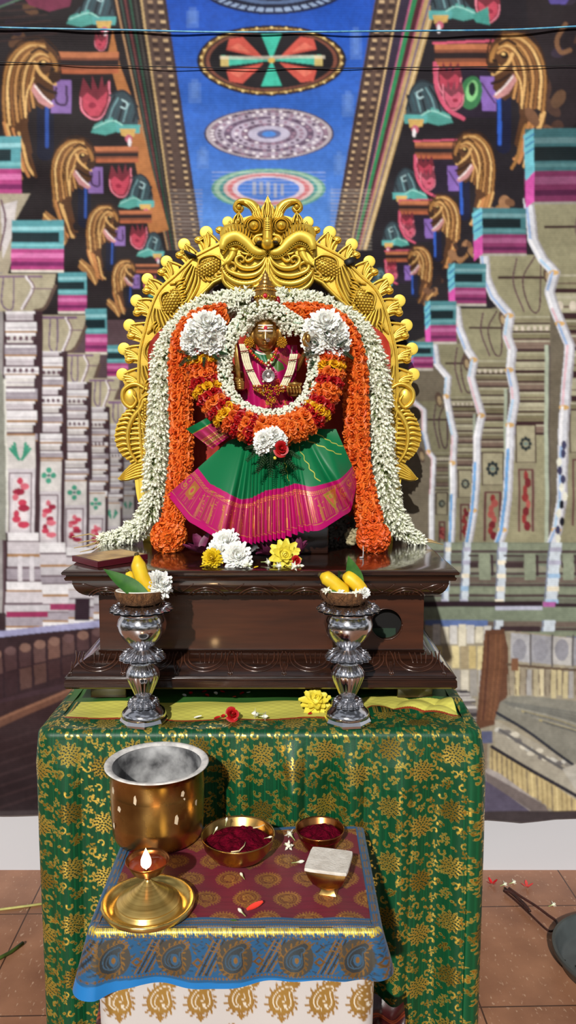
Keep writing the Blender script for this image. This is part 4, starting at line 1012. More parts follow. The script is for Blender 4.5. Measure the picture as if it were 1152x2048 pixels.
def make_vase(name, label, px, py, turn, group):
    Yc = 1.405; base = P(px, py, Yc); s = S(Yc, ZT + .1)
    t = thing(name, label, 'vase', (base.x, Yc, ZT), turn, group)
    H = lambda row: (py - row) * s * 1.0            # height above the table of a photo row on the vase axis
    b = MB(); b.lathe([(.1 * s, .001), (47 * s, .001), (48 * s, 6 * s), (44 * s, 14 * s)], 8); b.build('octagonal_foot', SILV, t, smooth=False)
    b = MB(); b.lathe([(44 * s, 13 * s), (45 * s, 17 * s), (42 * s, 24 * s), (34 * s, 31 * s), (27 * s, 36 * s), (26 * s, 41 * s), (22 * s, 48 * s), (20 * s, 52 * s)], 40); b.build('base_dome', SILV, t)
    petal_ring(18 * s, 33 * s, 43 * s, 8 * s, -4 * s, 12).build('lower_petal_collar', SILD, t)
    def rib(th, i): return 1 + (.045 * abs(math.sin(8 * th)) if 1 < i < 11 else 0)
    b = MB(); b.lathe([(16 * s, 48 * s), (15 * s, 54 * s), (17 * s, 58 * s), (22 * s, 70 * s), (28 * s, 84 * s), (32.5 * s, 96 * s), (32 * s, 104 * s), (28 * s, 112 * s), (21 * s, 119 * s), (18 * s, 122 * s), (19 * s, 124 * s), (15.5 * s, 126 * s), (13 * s, 132 * s), (14 * s, 140 * s), (17 * s, 144 * s)], 96, fn=rib)
    b.build('fluted_stem', SILV, t)
    petal_ring(18 * s, 47 * s, 140 * s, 12 * s, -5 * s, 14).build('middle_petal_collar', SILD, t)
    b = MB(); b.lathe([(17 * s, 146 * s), (19 * s, 156 * s), (27 * s, 161 * s), (29 * s, 164 * s), (40 * s, 176 * s), (47 * s, 190 * s), (49 * s, 202 * s), (46 * s, 212 * s), (41 * s, 219 * s), (39.5 * s, 222 * s), (42 * s, 226 * s), (43 * s, 232 * s), (40 * s, 236 * s), (36 * s, 238 * s), (30 * s, 239 * s), (.2 * s, 239 * s)], 56); b.build('bowl', SILV, t)
    petal_ring(36 * s, 64 * s, 236 * s, 6 * s, -3 * s, 16).build('rim_petal_collar', SILD, t)
    return t, base, s, 243 * s
def coconut(name, label, c, s, group, tilt=(0, 0)):
    t = thing(name, label, 'coconut', c, 0, group); t.rotation_euler = (tilt[0], tilt[1], 0)
    b = MB(); R = 51 * s; h = 27 * s
    b.lathe([(.01, 0)] + [(R * (.62 + .38 * math.sin(PI / 2 * k / 8)), h * (k / 8) ** 1.3) for k in range(9)], 48, fn=lambda th, i: 1 + .018 * math.sin(7 * th + 1) + .012 * math.sin(19 * th), close=False)
    b.lathe([(R * 1.0, h), (R * .965, h + .0008), (R * .93, h - .0005)], 48, close=False)
    rr = random.Random(4)
    for k in range(70):
        th = rr.uniform(0, 2 * PI); z0 = rr.uniform(.1, .9); q = R * (.62 + .38 * math.sin(PI / 2 * z0 ** .8)) * 1.01
        d = rr.uniform(-.25, .25); b.tube([(q * math.cos(th), q * math.sin(th), h * z0), (q * 1.05 * math.cos(th + d * .5), q * 1.05 * math.sin(th + d * .5), h * z0 - .003), (q * 1.03 * math.cos(th + d), q * 1.03 * math.sin(th + d), h * z0 - .008)], .00035, 3)
    b.build('husk', HUSK, t)
    b = MB(); b.lathe([(R * .955, h - .001), (R * .945, h + .0022), (R * .84, h + .0018), (R * .8, h - .002), (R * .55, h - .010), (.0005, h - .012)], 48); b.build('flesh', KERN, t)
    return t
def banana(name, label, pts, r, group=None, tip=1):
    c = catmull(pts, 22); o = Vector(c[0]); t = thing(name, label, 'banana', o, 0, group)
    b = MB(); n = len(c); rs = [r * min(1, .42 + 3.2 * k / n) * min(1, .34 + 3.4 * (n - 1 - k) / n) for k in range(n)]
    b.tube([Vector(p) - o for p in c], [q for q in rs], 7); b.build('peel', BANA, t)
    e = -1 if tip else 0; d = (Vector(c[e]) - Vector(c[-2 if tip else 1])).normalized()
    b = MB(); b.tube([Vector(c[e]) - o - d * .001, Vector(c[e]) - o + d * .003, Vector(c[e]) - o + d * .005], [r * .36, r * .3, r * .2], 7); b.build('tip', BANB, t)
    for q in range(3):
        pass
    return t
def a_leaf(name, label, base, tipd, length, width, nrm, m=LEAFM, bend=.15, cat='leaf', fold=.25):
    o = leaf_mb(length, width, bend, fold).build(name, m); y = Vector(tipd).normalized(); z = Vector(nrm); z = (z - y * z.dot(y)).normalized(); x = y.cross(z)
    o.matrix_local = Matrix(((x.x, y.x, z.x, base[0]), (x.y, y.y, z.y, base[1]), (x.z, y.z, z.z, base[2]), (0, 0, 0, 1)))
    return tag(o, label, cat)
def a_chrys(name, label, me, c, r, nrm, cat='flower', parent=None):
    o = lump(name, me, TRS(c, frame(nrm), r), parent)
    return tag(o, label, cat) if parent is None else o
vL, bL, s, ztop = make_vase('silver_vase', 'left silver vase, its coconut holding one tall upright banana', 288, 1446, .2, None)
coconut('coconut_half', 'halved coconut on the left silver vase, holding an upright banana', (bL.x - .002, 1.405, ZT + ztop - .002), s, None, (-.08, 0))
cl = Vector((bL.x - .002, 1.405, ZT + ztop + 23 * s)); q = lambda x, y, z: (cl.x + x * s, cl.y + y * s, cl.z + z * s)
banana('banana', 'tall upright yellow banana in the left coconut', [q(24, -8, -4), q(14, -12, 16), q(2, -10, 44), q(-4, -6, 74)], 15.5 * s)
banana('banana', 'short banana mostly hidden behind the long leaf in the left coconut', [q(-4, 6, -4), q(-14, 4, 18), q(-24, 2, 40)], 13 * s)
a_leaf('betel_leaf', 'long green leaf leaning over the left coconut rim', q(26, -34, -8), (-92, 2, 58), 108 * s, 17 * s, (.35, -1, .5), bend=.08)
a_chrys('chrysanthemum', 'white chrysanthemum in the left coconut beside the upright banana', CHW[0], q(37, -4, 15), 30 * s, (.55, -.6, .5))
vR, bR, s, ztop = make_vase('silver_vase', 'right silver vase, its coconut holding two leaning bananas', 695, 1446, .5, None)
coconut('coconut_half', 'halved coconut on the right silver vase, holding two leaning bananas', (bR.x - .008, 1.405, ZT + ztop - .002), s * .96, None, (-.10, .03))
cl = Vector((bR.x - .009, 1.405, ZT + ztop + 21 * s)); q = lambda x, y, z: (cl.x + x * s, cl.y + y * s, cl.z + z * s)
banana('banana', 'lower left banana leaning out of the right coconut', [q(8, -16, -2), q(-8, -20, 12), q(-30, -18, 30), q(-46, -14, 38)], 14.5 * s)
banana('banana', 'right banana lying back against the green leaf in the right coconut', [q(38, -14, 0), q(28, -14, 16), q(12, -10, 30), q(-2, -6, 34)], 15 * s)
a_leaf('betel_leaf', 'pointed green leaf standing up behind the right coconut bananas', q(30, 6, -8), (-22, 4, 84), 84 * s, 19 * s, (.3, -1, .1), bend=.02)
a_leaf('betel_leaf', 'small dark leaf poking out between the right coconut bananas', q(10, 4, -2), (-20, 2, 50), 52 * s, 12 * s, (-.3, -1, .3), m=FERN)
a_leaf('betel_leaf', 'small leaf tucked low at the left rim of the right coconut', q(-6, -30, -10), (-28, 0, 24), 36 * s, 9 * s, (-.2, -1, .6))
rn = random.Random(8)
JB = [mesh_of(bud_mb(1, .16, rn, 6, .9), 'jasmine_flower', BUDM), mesh_of(bud_mb(1, .13, rn, 6, 0), 'jasmine_bud', BUDM)]
for k in range(7):
    tag(lump('jasmine_flower', JB[k % 2], TRS(q(-26 + 9.5 * k, -30 + 5 * (k % 3), 3 + 2 * (k % 2)), frame((rn.uniform(-1, 1), -.4, rn.uniform(.0, .5))), 22 * s)), 'loose white jasmine flower heaped along the right coconut rim', 'flower', 'jasmine flowers in the right coconut')
a_chrys('chrysanthemum', 'small white blossom in the right coconut at its right rim', CHW[1], q(38, -26, 6), 13 * s, (.3, -.8, .5))

# loose flowers lying on the cloth in front of the platform
def on(px, py, z): return G(px, py, z)
pz = ZT + .001
a_chrys('yellow_chrysanthemum', 'pale yellow chrysanthemum lying on the yellow cloth strip beside the right vase', CHP, on(632, 1418, pz) + Vector((0, 0, .014)), 34 * S(1.45), (0, -.5, .7))
p = on(464, 1441, pz); a_chrys('red_rose', 'single red rose lying on the front of the green cloth', RO['r'][0], p + Vector((0, 0, .011)), 17 * S(1.4), (.2, -.8, .6))
def a_petal(name, label, px, py, z, ln, wd, ang, m, group=None, lift=.002):
    b = MB(); petal(b, 0, ln, wd, .25, .4, None, 6, 5); o = b.build(name, m)
    o.matrix_local = Matrix.Translation(G(px, py, z) + Vector((0, 0, lift))) @ rz(ang); return tag(o, label, 'petal', group)
a_petal('rose_petal', 'red petal at the left of the single rose on the green cloth', 428, 1440, pz, .012, .005, .3, REDM)
a_petal('rose_petal', 'red petal right beside the single rose on the green cloth', 444, 1437, pz, .010, .004, 1.2, REDM)
a_petal('rose_petal', 'tiny red petal below the pale yellow chrysanthemum', 616, 1431, pz, .008, .004, .2, REDM)
a_petal('white_petal', 'white petal on the green cloth right of the left vase', 388, 1438, pz, .014, .004, .1, WHITEM)
for k in range(3):
    tag(lump('jasmine_flower', JB[k % 2], TRS(on(512 + 8 * k, 1437 - 3 * k, pz) + Vector((0, 0, .004)), frame((1 - 1.1 * k, -.3, .12)), .024)), 'one of the white jasmine flowers in a small heap right of the single rose', 'flower', 'jasmine flowers right of the single rose')
for k in range(9):
    x = 368 + 16 * k + rn.uniform(-4, 4)
    a_petal('ixora_petal', 'dark red petal scattered in the shadow under the platform', x, 1395 - (k % 3) * 4, pz, .010, .004, rn.uniform(0, 6), REDM if k % 4 else WHITEM, 'petals in the shadow under the platform')
# ------------------------------------------------------------------ gilded arch behind the idol
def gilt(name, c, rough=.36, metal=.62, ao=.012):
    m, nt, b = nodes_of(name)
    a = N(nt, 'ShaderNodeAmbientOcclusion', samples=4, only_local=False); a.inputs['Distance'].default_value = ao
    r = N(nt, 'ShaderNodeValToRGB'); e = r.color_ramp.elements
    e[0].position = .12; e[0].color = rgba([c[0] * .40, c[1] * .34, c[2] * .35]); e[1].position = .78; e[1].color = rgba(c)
    nt.links.new(a.outputs['AO'], r.inputs['Fac'])  # ambient occlusion put into the gilt colour, darkening the grooves
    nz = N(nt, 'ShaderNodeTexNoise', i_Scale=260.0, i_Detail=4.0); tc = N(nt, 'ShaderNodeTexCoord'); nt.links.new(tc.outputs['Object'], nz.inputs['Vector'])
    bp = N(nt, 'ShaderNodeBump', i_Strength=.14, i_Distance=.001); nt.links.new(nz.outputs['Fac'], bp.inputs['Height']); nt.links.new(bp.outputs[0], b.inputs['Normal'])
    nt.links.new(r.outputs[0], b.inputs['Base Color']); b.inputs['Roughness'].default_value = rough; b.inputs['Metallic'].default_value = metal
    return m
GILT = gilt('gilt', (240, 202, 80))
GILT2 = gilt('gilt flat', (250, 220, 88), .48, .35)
YA = 1.845
AX = 536.0
arch = thing('gilded_arch', 'tall carved gold arch crowned by a fierce lion mask behind the idol', 'arch', (P(AX, 800, YA).x, YA, zc1))
AO_ = Vector(arch.location)
UA = S(YA, 1.1)
def A(x, y, h=0.0, sx=1):
    p = P(AX + (x - AX) * sx, y, YA); p.y -= h; return p - AO_
def ribbon(b, pts, w, H, base=0.0, sx=1, n=16, seg=6, taper=(0, 0), flat=1.0):
    """raised strip along pts (photo px), half width w px (number or list), crown height H"""
    c = catmull(pts, n)
    ws = np.interp(np.linspace(0, 1, n), np.linspace(0, 1, len(w)), w) if hasattr(w, '__len__') else np.full(n, float(w))
    for i in range(n):
        t = i / (n - 1)
        if taper[0] and t < taper[0]: ws[i] *= .15 + .85 * t / taper[0]
        if taper[1] and t > 1 - taper[1]: ws[i] *= .15 + .85 * (1 - t) / taper[1]
    V = []; Fc = []
    for i in range(n):
        d = c[min(i + 1, n - 1)] - c[max(i - 1, 0)]; d = d / (np.hypot(*d) + 1e-9); nn = np.array((-d[1], d[0]))
        hh = H * min(1, ws[i] / (max(ws) * .6 + 1e-9))
        for k in range(seg + 1):
            s_ = -1 + 2 * k / seg; q = c[i] + nn * ws[i] * s_
            V.append(A(q[0], q[1], base + hh * (max(0, 1 - s_ * s_)) ** (.5 * flat), sx))
    for i in range(n - 1):
        for k in range(seg):
            a = i * (seg + 1) + k; f = (a, a + 1, a + seg + 2, a + seg + 1); Fc.append(f if sx > 0 else f[::-1])
    b.add(V, Fc)
def dome(b, x, y, rx, ry, H, base=0.0, sx=1, seg=20, rings=6, rot=0.0):
    V = []; Fc = []
    for i in range(rings):
        a = PI / 2 * i / rings
        for k in range(seg):
            th = 2 * PI * k / seg; u_2, v_2 = rx * math.cos(a) * math.cos(th), ry * math.cos(a) * math.sin(th)
            V.append(A(x + u_2 * math.cos(rot) - v_2 * math.sin(rot), y + u_2 * math.sin(rot) + v_2 * math.cos(rot), base + H * math.sin(a), sx))
    V.append(A(x, y, base + H, sx))
    for i in range(rings - 1):
        for k in range(seg): Fc.append((i * seg + k, i * seg + (k + 1) % seg, (i + 1) * seg + (k + 1) % seg, (i + 1) * seg + k))
    for k in range(seg): Fc.append(((rings - 1) * seg + k, (rings - 1) * seg + (k + 1) % seg, len(V) - 1))
    if sx < 0: Fc = [f[::-1] for f in Fc]
    b.add(V, Fc)
def plate(b, pts, top, bottom, sx=1, smooth_n=0):
    p = catmull(list(pts) + [pts[0]], smooth_n)[:-1] if smooth_n else np.array(pts, float)
    n = len(p); c = p.mean(0)
    V = [A(x, y, top, sx) for x, y in p] + [A(x, y, bottom, sx) for x, y in p]
    Fc = [tuple(range(n)), tuple(range(2 * n - 1, n - 1, -1))] + [(k, n + k, n + (k + 1) % n, (k + 1) % n) for k in range(n)]
    b.add(V, Fc)
BEADS = [(456, 445, 11), (413, 466, 13), (369, 490, 12.5), (334, 524, 12), (296, 559, 12), (274, 602, 12.5), (260, 651, 12.5), (249, 698, 12.5), (246, 749, 12.5)]
LOBES = [(440, 461), (398, 481), (360, 511), (324, 545), (294, 582), (275, 626), (263, 672), (259, 720)]
OUT = catmull([(500, 425)] + [b_[:2] for b_ in BEADS] + [(246, 800), (248, 860), (254, 930), (262, 1000), (276, 1060)], 240)
_len = np.concatenate([[0], np.cumsum(np.hypot(*np.diff(OUT, axis=0).T))])
def band_pt(l, d):
    """l px along the outer bead line from the top, d px inwards"""
    x = np.interp(l, _len, OUT[:, 0]); y = np.interp(l, _len, OUT[:, 1])
    x2 = np.interp(l + 12, _len, OUT[:, 0]); y2 = np.interp(l + 12, _len, OUT[:, 1]); x1 = np.interp(l - 12, _len, OUT[:, 0]); y1 = np.interp(l - 12, _len, OUT[:, 1])
    tx, ty = x2 - x1, y2 - y1; L = math.hypot(tx, ty) + 1e-9
    return (x - ty / L * -1 * -1 * 0 + d * (-ty / L) * -1, y + d * (tx / L) * -1) if False else (x + d * ty / L, y - d * tx / L)
def lof(pt): return _len[np.argmin((OUT[:, 0] - pt[0]) ** 2 + (OUT[:, 1] - pt[1]) ** 2)]
D0, D1 = 34, 100                                      # the carved band lies between these depths
def half(sx):
    side = 'left' if sx > 0 else 'right'
    L0, L1 = 30, _len[-1]
    # --- base strip of the band
    b = MB(); ls = np.linspace(L0, L1, 90)
    outer = [band_pt(l, D0 - 4) for l in ls]; inner = [band_pt(l, np.interp(l, [0, 420, 560, L1], [D1, D1, 70, 46])) for l in ls]
    V = [A(*p, .012, sx) for p in outer] + [A(*p, .012, sx) for p in inner] + [A(*p, -.014, sx) for p in outer] + [A(*p, -.014, sx) for p in inner]
    n = len(ls); Fc = []
    for i in range(n - 1):
        q = [(i, i + 1, n + i + 1, n + i), (2 * n + i, 3 * n + i, 3 * n + i + 1, 2 * n + i + 1), (i, 2 * n + i, 2 * n + i + 1, i + 1), (n + i, n + i + 1, 3 * n + i + 1, 3 * n + i)]
        Fc += q
    b.add(V, Fc)
    rail = [band_pt(l, np.interp(l, [0, 420, 560, L1], [D1 - 3, D1 - 3, 67, 43])) for l in ls[::3]]
    ribbon(b, rail, 4.5, .008, .010, sx, 70); ribbon(b, [band_pt(l, D0) for l in ls[::3]], 3.0, .006, .010, sx, 70)
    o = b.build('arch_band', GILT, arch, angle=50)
    # --- carved peacock eyes and plumes along the band
    b = MB()
    lim = lambda l: np.interp(l, [0, 420, 560, L1], [D1, D1, 70, 46]) - 8
    def bp(l, d): return band_pt(l, min(d, lim(l)))
    for l in (128, 262, 392, 520):                                  # scaly eye with a feathered border
        dm = np.interp(l, [0, 400, 560], [66, 66, 54])
        c0 = bp(l, dm); tang = np.subtract(bp(l + 14, dm), bp(l - 14, dm)); rot = math.atan2(tang[1], tang[0])
        dome(b, c0[0], c0[1], 30, 17, .010, .011, sx, 28, 6, rot)
        for i in range(-4, 5):
            for j in range(-3, 4):
                u_2, v_2 = i * 6.4 + (j % 2) * 3.2, j * 5.0
                if (u_2 / 28) ** 2 + (v_2 / 15.5) ** 2 < 1:
                    x = c0[0] + u_2 * math.cos(rot) - v_2 * math.sin(rot); y = c0[1] + u_2 * math.sin(rot) + v_2 * math.cos(rot)
                    dome(b, x, y, 3.0, 2.7, .0042, .011 + .010 * math.sqrt(max(0, 1 - (u_2 / 30) ** 2 - (v_2 / 17) ** 2)), sx, 8, 3)
        ribbon(b, [bp(l - 38 + 4 * 0, dm + 6), bp(l - 24, dm - 18), bp(l + 6, dm - 23), bp(l + 34, dm - 8)], [2.0, 3, 3, 2], .007, .012, sx, 18)
        for k in range(11):                                         # feathers round the eye
            t = k / 10.0; a0 = .25 + 2.9 * t
            f0 = bp(l + 34 * math.cos(a0), dm + 20 * math.sin(a0)); f1 = bp(l + 46 * math.cos(a0 + .18), dm + 27 * math.sin(a0 + .18)); f2 = bp(l + 52 * math.cos(a0 + .42), dm + 31 * math.sin(a0 + .42))
            ribbon(b, [f0, f1, f2], [2.2, 3.6, 2.2], .007, .011, sx, 8, 4)
        for k in range(5):                                          # long plumes sweeping over to the next eye
            ribbon(b, [bp(l + 36, 34 + 6 + 5 * k), bp(l + 56, 34 + 8 + 9 * k), bp(l + 74 + k * 3, 34 + 14 + 12.5 * k), bp(l + 92 + 5 * k, min(94, 40 + 15 * k))], [2.4, 4.2, 4.2, 2.0], .008, .011, sx, 14, 5)
        for k in range(8):
            ribbon(b, [bp(l + 64 + 3 * k, 52 + 4.6 * k), bp(l + 74 + 3 * k, 46 + 5 * k), bp(l + 84 + 2 * k, 46 + 6 * k)], [1.6, 2.6, 1.2], .005, .016, sx, 7, 4)
    b.build('peacock_eye_carving', GILT, arch, angle=60)
    # --- flame lobes: ribs from a root on the band out to a round bead and a small lobe
    for k, (x, y, r) in enumerate(BEADS):
        l = lof((x, y)); root = band_pt(l + 20, D0 + 4)
        b = MB(); lb = LOBES[k] if k < len(LOBES) else (258, 772)
        tgt = [(x + 3, y + r * .2), (x * .7 + lb[0] * .3 + 2, y * .7 + lb[1] * .3 + 2), ((x + lb[0]) / 2 + 3, (y + lb[1]) / 2 + 3), (lb[0], lb[1] - 1)]
        for q, tg in enumerate(tgt):
            mid = ((tg[0] + root[0]) / 2, (tg[1] + root[1]) / 2); off = (1.5 - q) * 3.4
            tn = band_pt(l - off * 1.4 + 8, 20)
            ribbon(b, [(root[0], root[1]), ((mid[0] + tn[0]) / 2, (mid[1] + tn[1]) / 2), tg], [3.2, 4.4, 3.8], .0075, .004, sx, 10, 5)
        plate(b, [band_pt(l - 4, D0 + 2), band_pt(l - 10, 14), (x, y - r * .3), (x - r * .2, y + r * .5), (lb[0] - 6, lb[1]), (lb[0], lb[1] + 7), band_pt(l + 26, 16), band_pt(l + 26, D0 + 2), band_pt(l + 12, D0 + 10)], .005, -.008, sx, 40)
        e0 = band_pt(l - 16, D0 + 2); e1 = band_pt(l - 9, 16)
        ribbon(b, [e0, e1, (x + (3 if sx else 3), y - 1)], [2.6, 3.2, 3.4], .006, .004, sx, 10, 4)
        dome(b, lb[0], lb[1], 9, 8, .007, .004, sx, 16, 4); ribbon(b, [(lb[0] - 7, lb[1] - 1), (lb[0] + 1, lb[1] + 3), (lb[0] + 9, lb[1] - 1)], 1.2, .004, .010, sx, 8, 3)
        lobe = b.build('flame_lobe', GILT, arch, angle=60)
        b = MB(); dome(b, x, y, r, r, .0014, .006, sx, 24, 5)
        V0 = [A(x + r * math.cos(2 * PI * q / 24), y + r * math.sin(2 * PI * q / 24), .0061, sx) for q in range(24)]; V1 = [v + Vector((0, .012, 0)) for v in V0]
        b.add(V0 + V1, [(q, (q + 1) % 24, 24 + (q + 1) % 24, 24 + q) for q in range(24)])
        ribbon(b, [(x + r * .62 * math.cos(a), y + r * .62 * math.sin(a)) for a in np.linspace(.3, 1.7, 6)], 1.3, .0026, .0066, sx, 10, 3)
        b.build('bead', GILT2, lobe, angle=60)
    # --- bird-like scroll, plumed wing and tail at the foot
    b = MB()
    plate(b, [(300, 768), (276, 762), (254, 770), (245, 790), (252, 812), (270, 820), (284, 826), (300, 830)], .008, -.012, sx, 30)
    dome(b, 261, 796, 15, 21, .008, .007, sx, 24, 5)
    ribbon(b, [(297, 780), (272, 768), (250, 780), (249, 802), (264, 815), (275, 803), (268, 790)], [4, 5, 5, 5, 4.5, 3.5, 2.5], .009, .010, sx, 30)
    ribbon(b, [(300, 800), (290, 800), (284, 816), (268, 836), (258, 866), (262, 900), (276, 924)], [4, 5, 6, 6, 5, 4, 3], .010, .009, sx, 30)
    b.build('foot_scroll', GILT, arch, angle=50)
    b = MB()
    plate(b, [(302, 822), (284, 816), (262, 816), (244, 832), (233, 856), (232, 882), (242, 906), (262, 922), (302, 932)], .006, -.012, sx, 40)
    for k in range(13):
        t = k / 12.0; sp = catmull([(282, 820), (266, 840), (258, 868), (262, 900), (276, 924)], 13)[k]
        tip = catmull([(262, 814), (243, 834), (233, 858), (232, 884), (244, 908), (262, 924)], 13)[k]
        ribbon(b, [sp, ((sp[0] + tip[0]) / 2 + 2, (sp[1] + tip[1]) / 2 - 4), tip], [2.8, 5.0, 3.0], .007, .006, sx, 8, 4)
        tip2 = catmull([(300, 826), (304, 850), (306, 880), (304, 906), (296, 928)], 13)[k]
        ribbon(b, [sp, ((sp[0] + tip2[0]) / 2, (sp[1] + tip2[1]) / 2 - 7), tip2], [2.8, 5.0, 3.4], .007, .006, sx, 8, 4)
    b.build('wing', GILT, arch, angle=60)
    b = MB()
    plate(b, [(302, 916), (272, 922), (254, 936), (246, 950), (236, 957), (252, 962), (276, 956), (302, 948)], .006, -.012, sx, 30)
    for k in range(6):
        ribbon(b, [(300, 918 + k * 6), (276, 924 + k * 5.6), (256, 938 + k * 4), (240 + k * .6, 955 + k * .6)], [3, 3.6, 3, 1.2], .007, .006, sx, 14, 4)
    b.build('tail', GILT, arch, angle=60)
    b = MB(); plate(b, [(268, 940), (300, 940), (304, 1040), (300, 1092), (286, 1092), (292, 1024), (276, 1000)], .004, -.012, sx, 30); ribbon(b, [(285, 955), (287, 1000), (297, 1060)], [9, 8, 5], .004, .003, sx, 12)
    b.build('arch_foot', GILT2, arch, angle=50)
half(1); half(-1)
# --- lion mask at the crown
HB = .022
mask = bpy.data.objects.new('lion_mask', None); COL.objects.link(mask); mask.parent = arch; mask['label'] = 'bulging lion mask with horns, round eyes and tusks'
b = MB()
plate(b, [(536, 440), (500, 436), (470, 450), (447, 468), (441, 496), (445, 540), (444, 560), (460, 580), (500, 588), (536, 574), (572, 588), (612, 580), (628, 560), (627, 540), (631, 496), (625, 468), (602, 450), (572, 436)], HB - .004, -.012, 1, 90)
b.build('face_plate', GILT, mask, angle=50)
b = MB()                                                              # crest of leaves
plate(b, [(536, 396), (543, 412), (549, 424), (547, 446), (536, 452), (525, 446), (523, 424), (529, 412)], HB, 0, 1, 30)
for sx in (1, -1):
    ribbon(b, [(536, 450), (534, 426), (536, 398)], [1, 4, 1], .008, HB - .002, sx, 12); ribbon(b, [(530, 450), (526, 430), (531, 410)], [3, 4, 1.5], .008, HB - .002, sx, 12)
    for k in range(4): ribbon(b, [(528 - k * 3, 450), (520 - k * 4, 430 + k * 2), (515 - k * 2 + 2, 414 + k * 5)], [3, 4, 1.4], .008, HB - .004 + .001 * k, sx, 12)
for k in range(5): ribbon(b, [(527 + k * 4.5, 434), (527 + k * 4.5, 449)], 2, .005, HB + .006, 1, 6, taper=(.3, .3))
b.build('crest', GILT, mask, angle=60)
for sx in (1, -1):
    b = MB()                                                          # curled horn
    ribbon(b, [(518, 452), (516, 432), (506, 414), (490, 407), (476, 409), (471, 419), (478, 426), (485, 420), (480, 415)], [9, 11, 10, 8, 6, 5, 4.5, 4, 2.5], .016, HB - .012, sx, 48, 8)
    for q in range(3): ribbon(b, [(511 + q * 4, 448), (509 + q * 4, 432), (500 + q * 3, 418 - q), (490, 411 - q * 1.5)], [1, 1.4, 1.2, .6], .003, HB + .002, sx, 16, 3)
    dome(b, 479, 419, 5, 5, .009, HB - .002, sx); b.build('horn', GILT, mask, angle=60)
    b = MB()                                                          # ear leaf
    plate(b, [(479, 428), (487, 440), (492, 450), (484, 458), (472, 456), (464, 448), (472, 438)], HB, -.01, sx, 24)
    for q in range(3): ribbon(b, [(468 + q * 9, 452), (470 + q * 7, 442), (479, 430)], [2.4, 3, 1], .007, HB - .001, sx, 10)
    dome(b, 478, 447, 4, 6, .007, HB + .002, sx); b.build('ear', GILT, mask, angle=60)
    b = MB()                                                          # eye with lids and brow
    dome(b, 509, 458, 18, 17, .012, HB - .003, sx); dome(b, 509, 458, 9.5, 9.5, .014, HB + .006, sx); dome(b, 508.5, 459, 3, 3, .004, HB + .019, sx, 10, 3)
    ribbon(b, [(509 + 13 * math.cos(a), 458 + 13 * math.sin(a)) for a in np.linspace(0, 2 * PI, 14)], 1.9, .006, HB + .006, sx, 36, 4)
    ribbon(b, [(509 + 18 * math.cos(a), 459 + 17 * math.sin(a)) for a in np.linspace(PI * .95, PI * 2.05, 9)], 2.4, .008, HB + .002, sx, 24, 4)
    ribbon(b, [(509 + 22 * math.cos(a), 461 + 22 * math.sin(a)) for a in np.linspace(PI * 1.0, PI * 1.9, 9)], 2.2, .008, HB - .002, sx, 24, 4)
    b.build('eye', GILT, mask, angle=60)
    b = MB()                                                          # ribbed cheek above the lip
    dome(b, 477, 476, 37, 26, .018, HB - .006, sx, 30, 7, .25)
    for k in range(15):
        t = k / 14.0; a = catmull([(446, 486), (456, 466), (476, 455), (498, 466), (514, 488)], 15)[k]; c_ = catmull([(445, 498), (460, 484), (478, 476), (494, 484), (508, 498)], 15)[k]
        ribbon(b, [a, ((a[0] + c_[0]) / 2, (a[1] + c_[1]) / 2), c_], [1.5, 2.6, 2.0], .008, HB + .006 + .006 * math.sin(PI * t), sx, 8, 4)
    b.build('cheek', GILT, mask, angle=60)
    b = MB()                                                          # long smooth upper lip with a notched edge
    lip = [(446, 506), (454, 486), (474, 478), (494, 490), (510, 506), (524, 511), (537, 504)]
    ribbon(b, lip, [6, 13, 13, 12, 10.5, 8, 4], .020, HB + .002, sx, 44, 10)
    for k in range(26):
        c_ = catmull([(449, 509), (462, 495), (478, 492), (494, 503), (510, 516), (526, 518), (536, 508)], 26)[k]; dome(b, c_[0], c_[1] + 1, 1.7, 1.7, .004, HB + .010, sx, 6, 3)
    ribbon(b, [(447, 514), (460, 500), (478, 496), (494, 507), (510, 520), (526, 521), (537, 511)], 1.8, .005, HB + .005, sx, 40, 4)
    b.build('upper_lip', GILT2, mask, angle=60)
    b = MB()                                                          # tusk
    ribbon(b, [(470, 503), (466, 516), (458, 528), (443, 537)], [8, 7.5, 5.5, .8], .014, HB + .002, sx, 24, 8); ribbon(b, [(461, 505), (470, 508), (478, 505)], 2, .006, HB + .012, sx, 8, 4); b.build('tusk', GILT2, mask, angle=60)
    b = MB()                                                          # beard: fans and volutes
    def volute(pts, w, base, H=.010): ribbon(b, pts, w, H, base, sx, 40, 6)
    volute([(534, 512), (525, 530), (508, 540), (488, 540), (475, 532), (474, 521), (483, 517), (490, 523), (486, 529), (482, 526)], [2, 5, 6, 6, 6, 5, 4, 3.5, 3, 2], HB)
    volute([(535, 514), (528, 538), (514, 552), (492, 556), (472, 552), (458, 545), (455, 535), (464, 529), (473, 535), (470, 546), (464, 542)], [2, 5, 6.5, 6.5, 6, 5.5, 5, 4, 3.5, 3, 2], HB - .001)
    volute([(536, 516), (531, 544), (518, 564), (496, 571), (474, 568), (455, 556), (446, 540)], [2, 5, 7, 8, 8, 6, 3], HB - .002)
    volute([(536, 520), (533, 548), (526, 566), (516, 576), (506, 578)], [2, 5, 7, 7, 3], HB)
    volute([(538, 520), (538, 552), (544, 576)], [2, 6, 3], HB + .001)
    for k in range(17):
        c_ = catmull([(526, 553), (512, 564), (494, 568), (474, 564), (458, 554), (449, 542)], 17)[k]; dome(b, c_[0], c_[1], 2.4, 2.4, .005, HB + .004, sx, 8, 3)
    ribbon(b, [(510, 517), (500, 526), (492, 524), (496, 514)], [3, 4, 3, 1.5], .008, HB, sx, 12); ribbon(b, [(503, 514), (490, 512), (482, 508)], [4, 4, 1.5], .008, HB - .002, sx, 12)
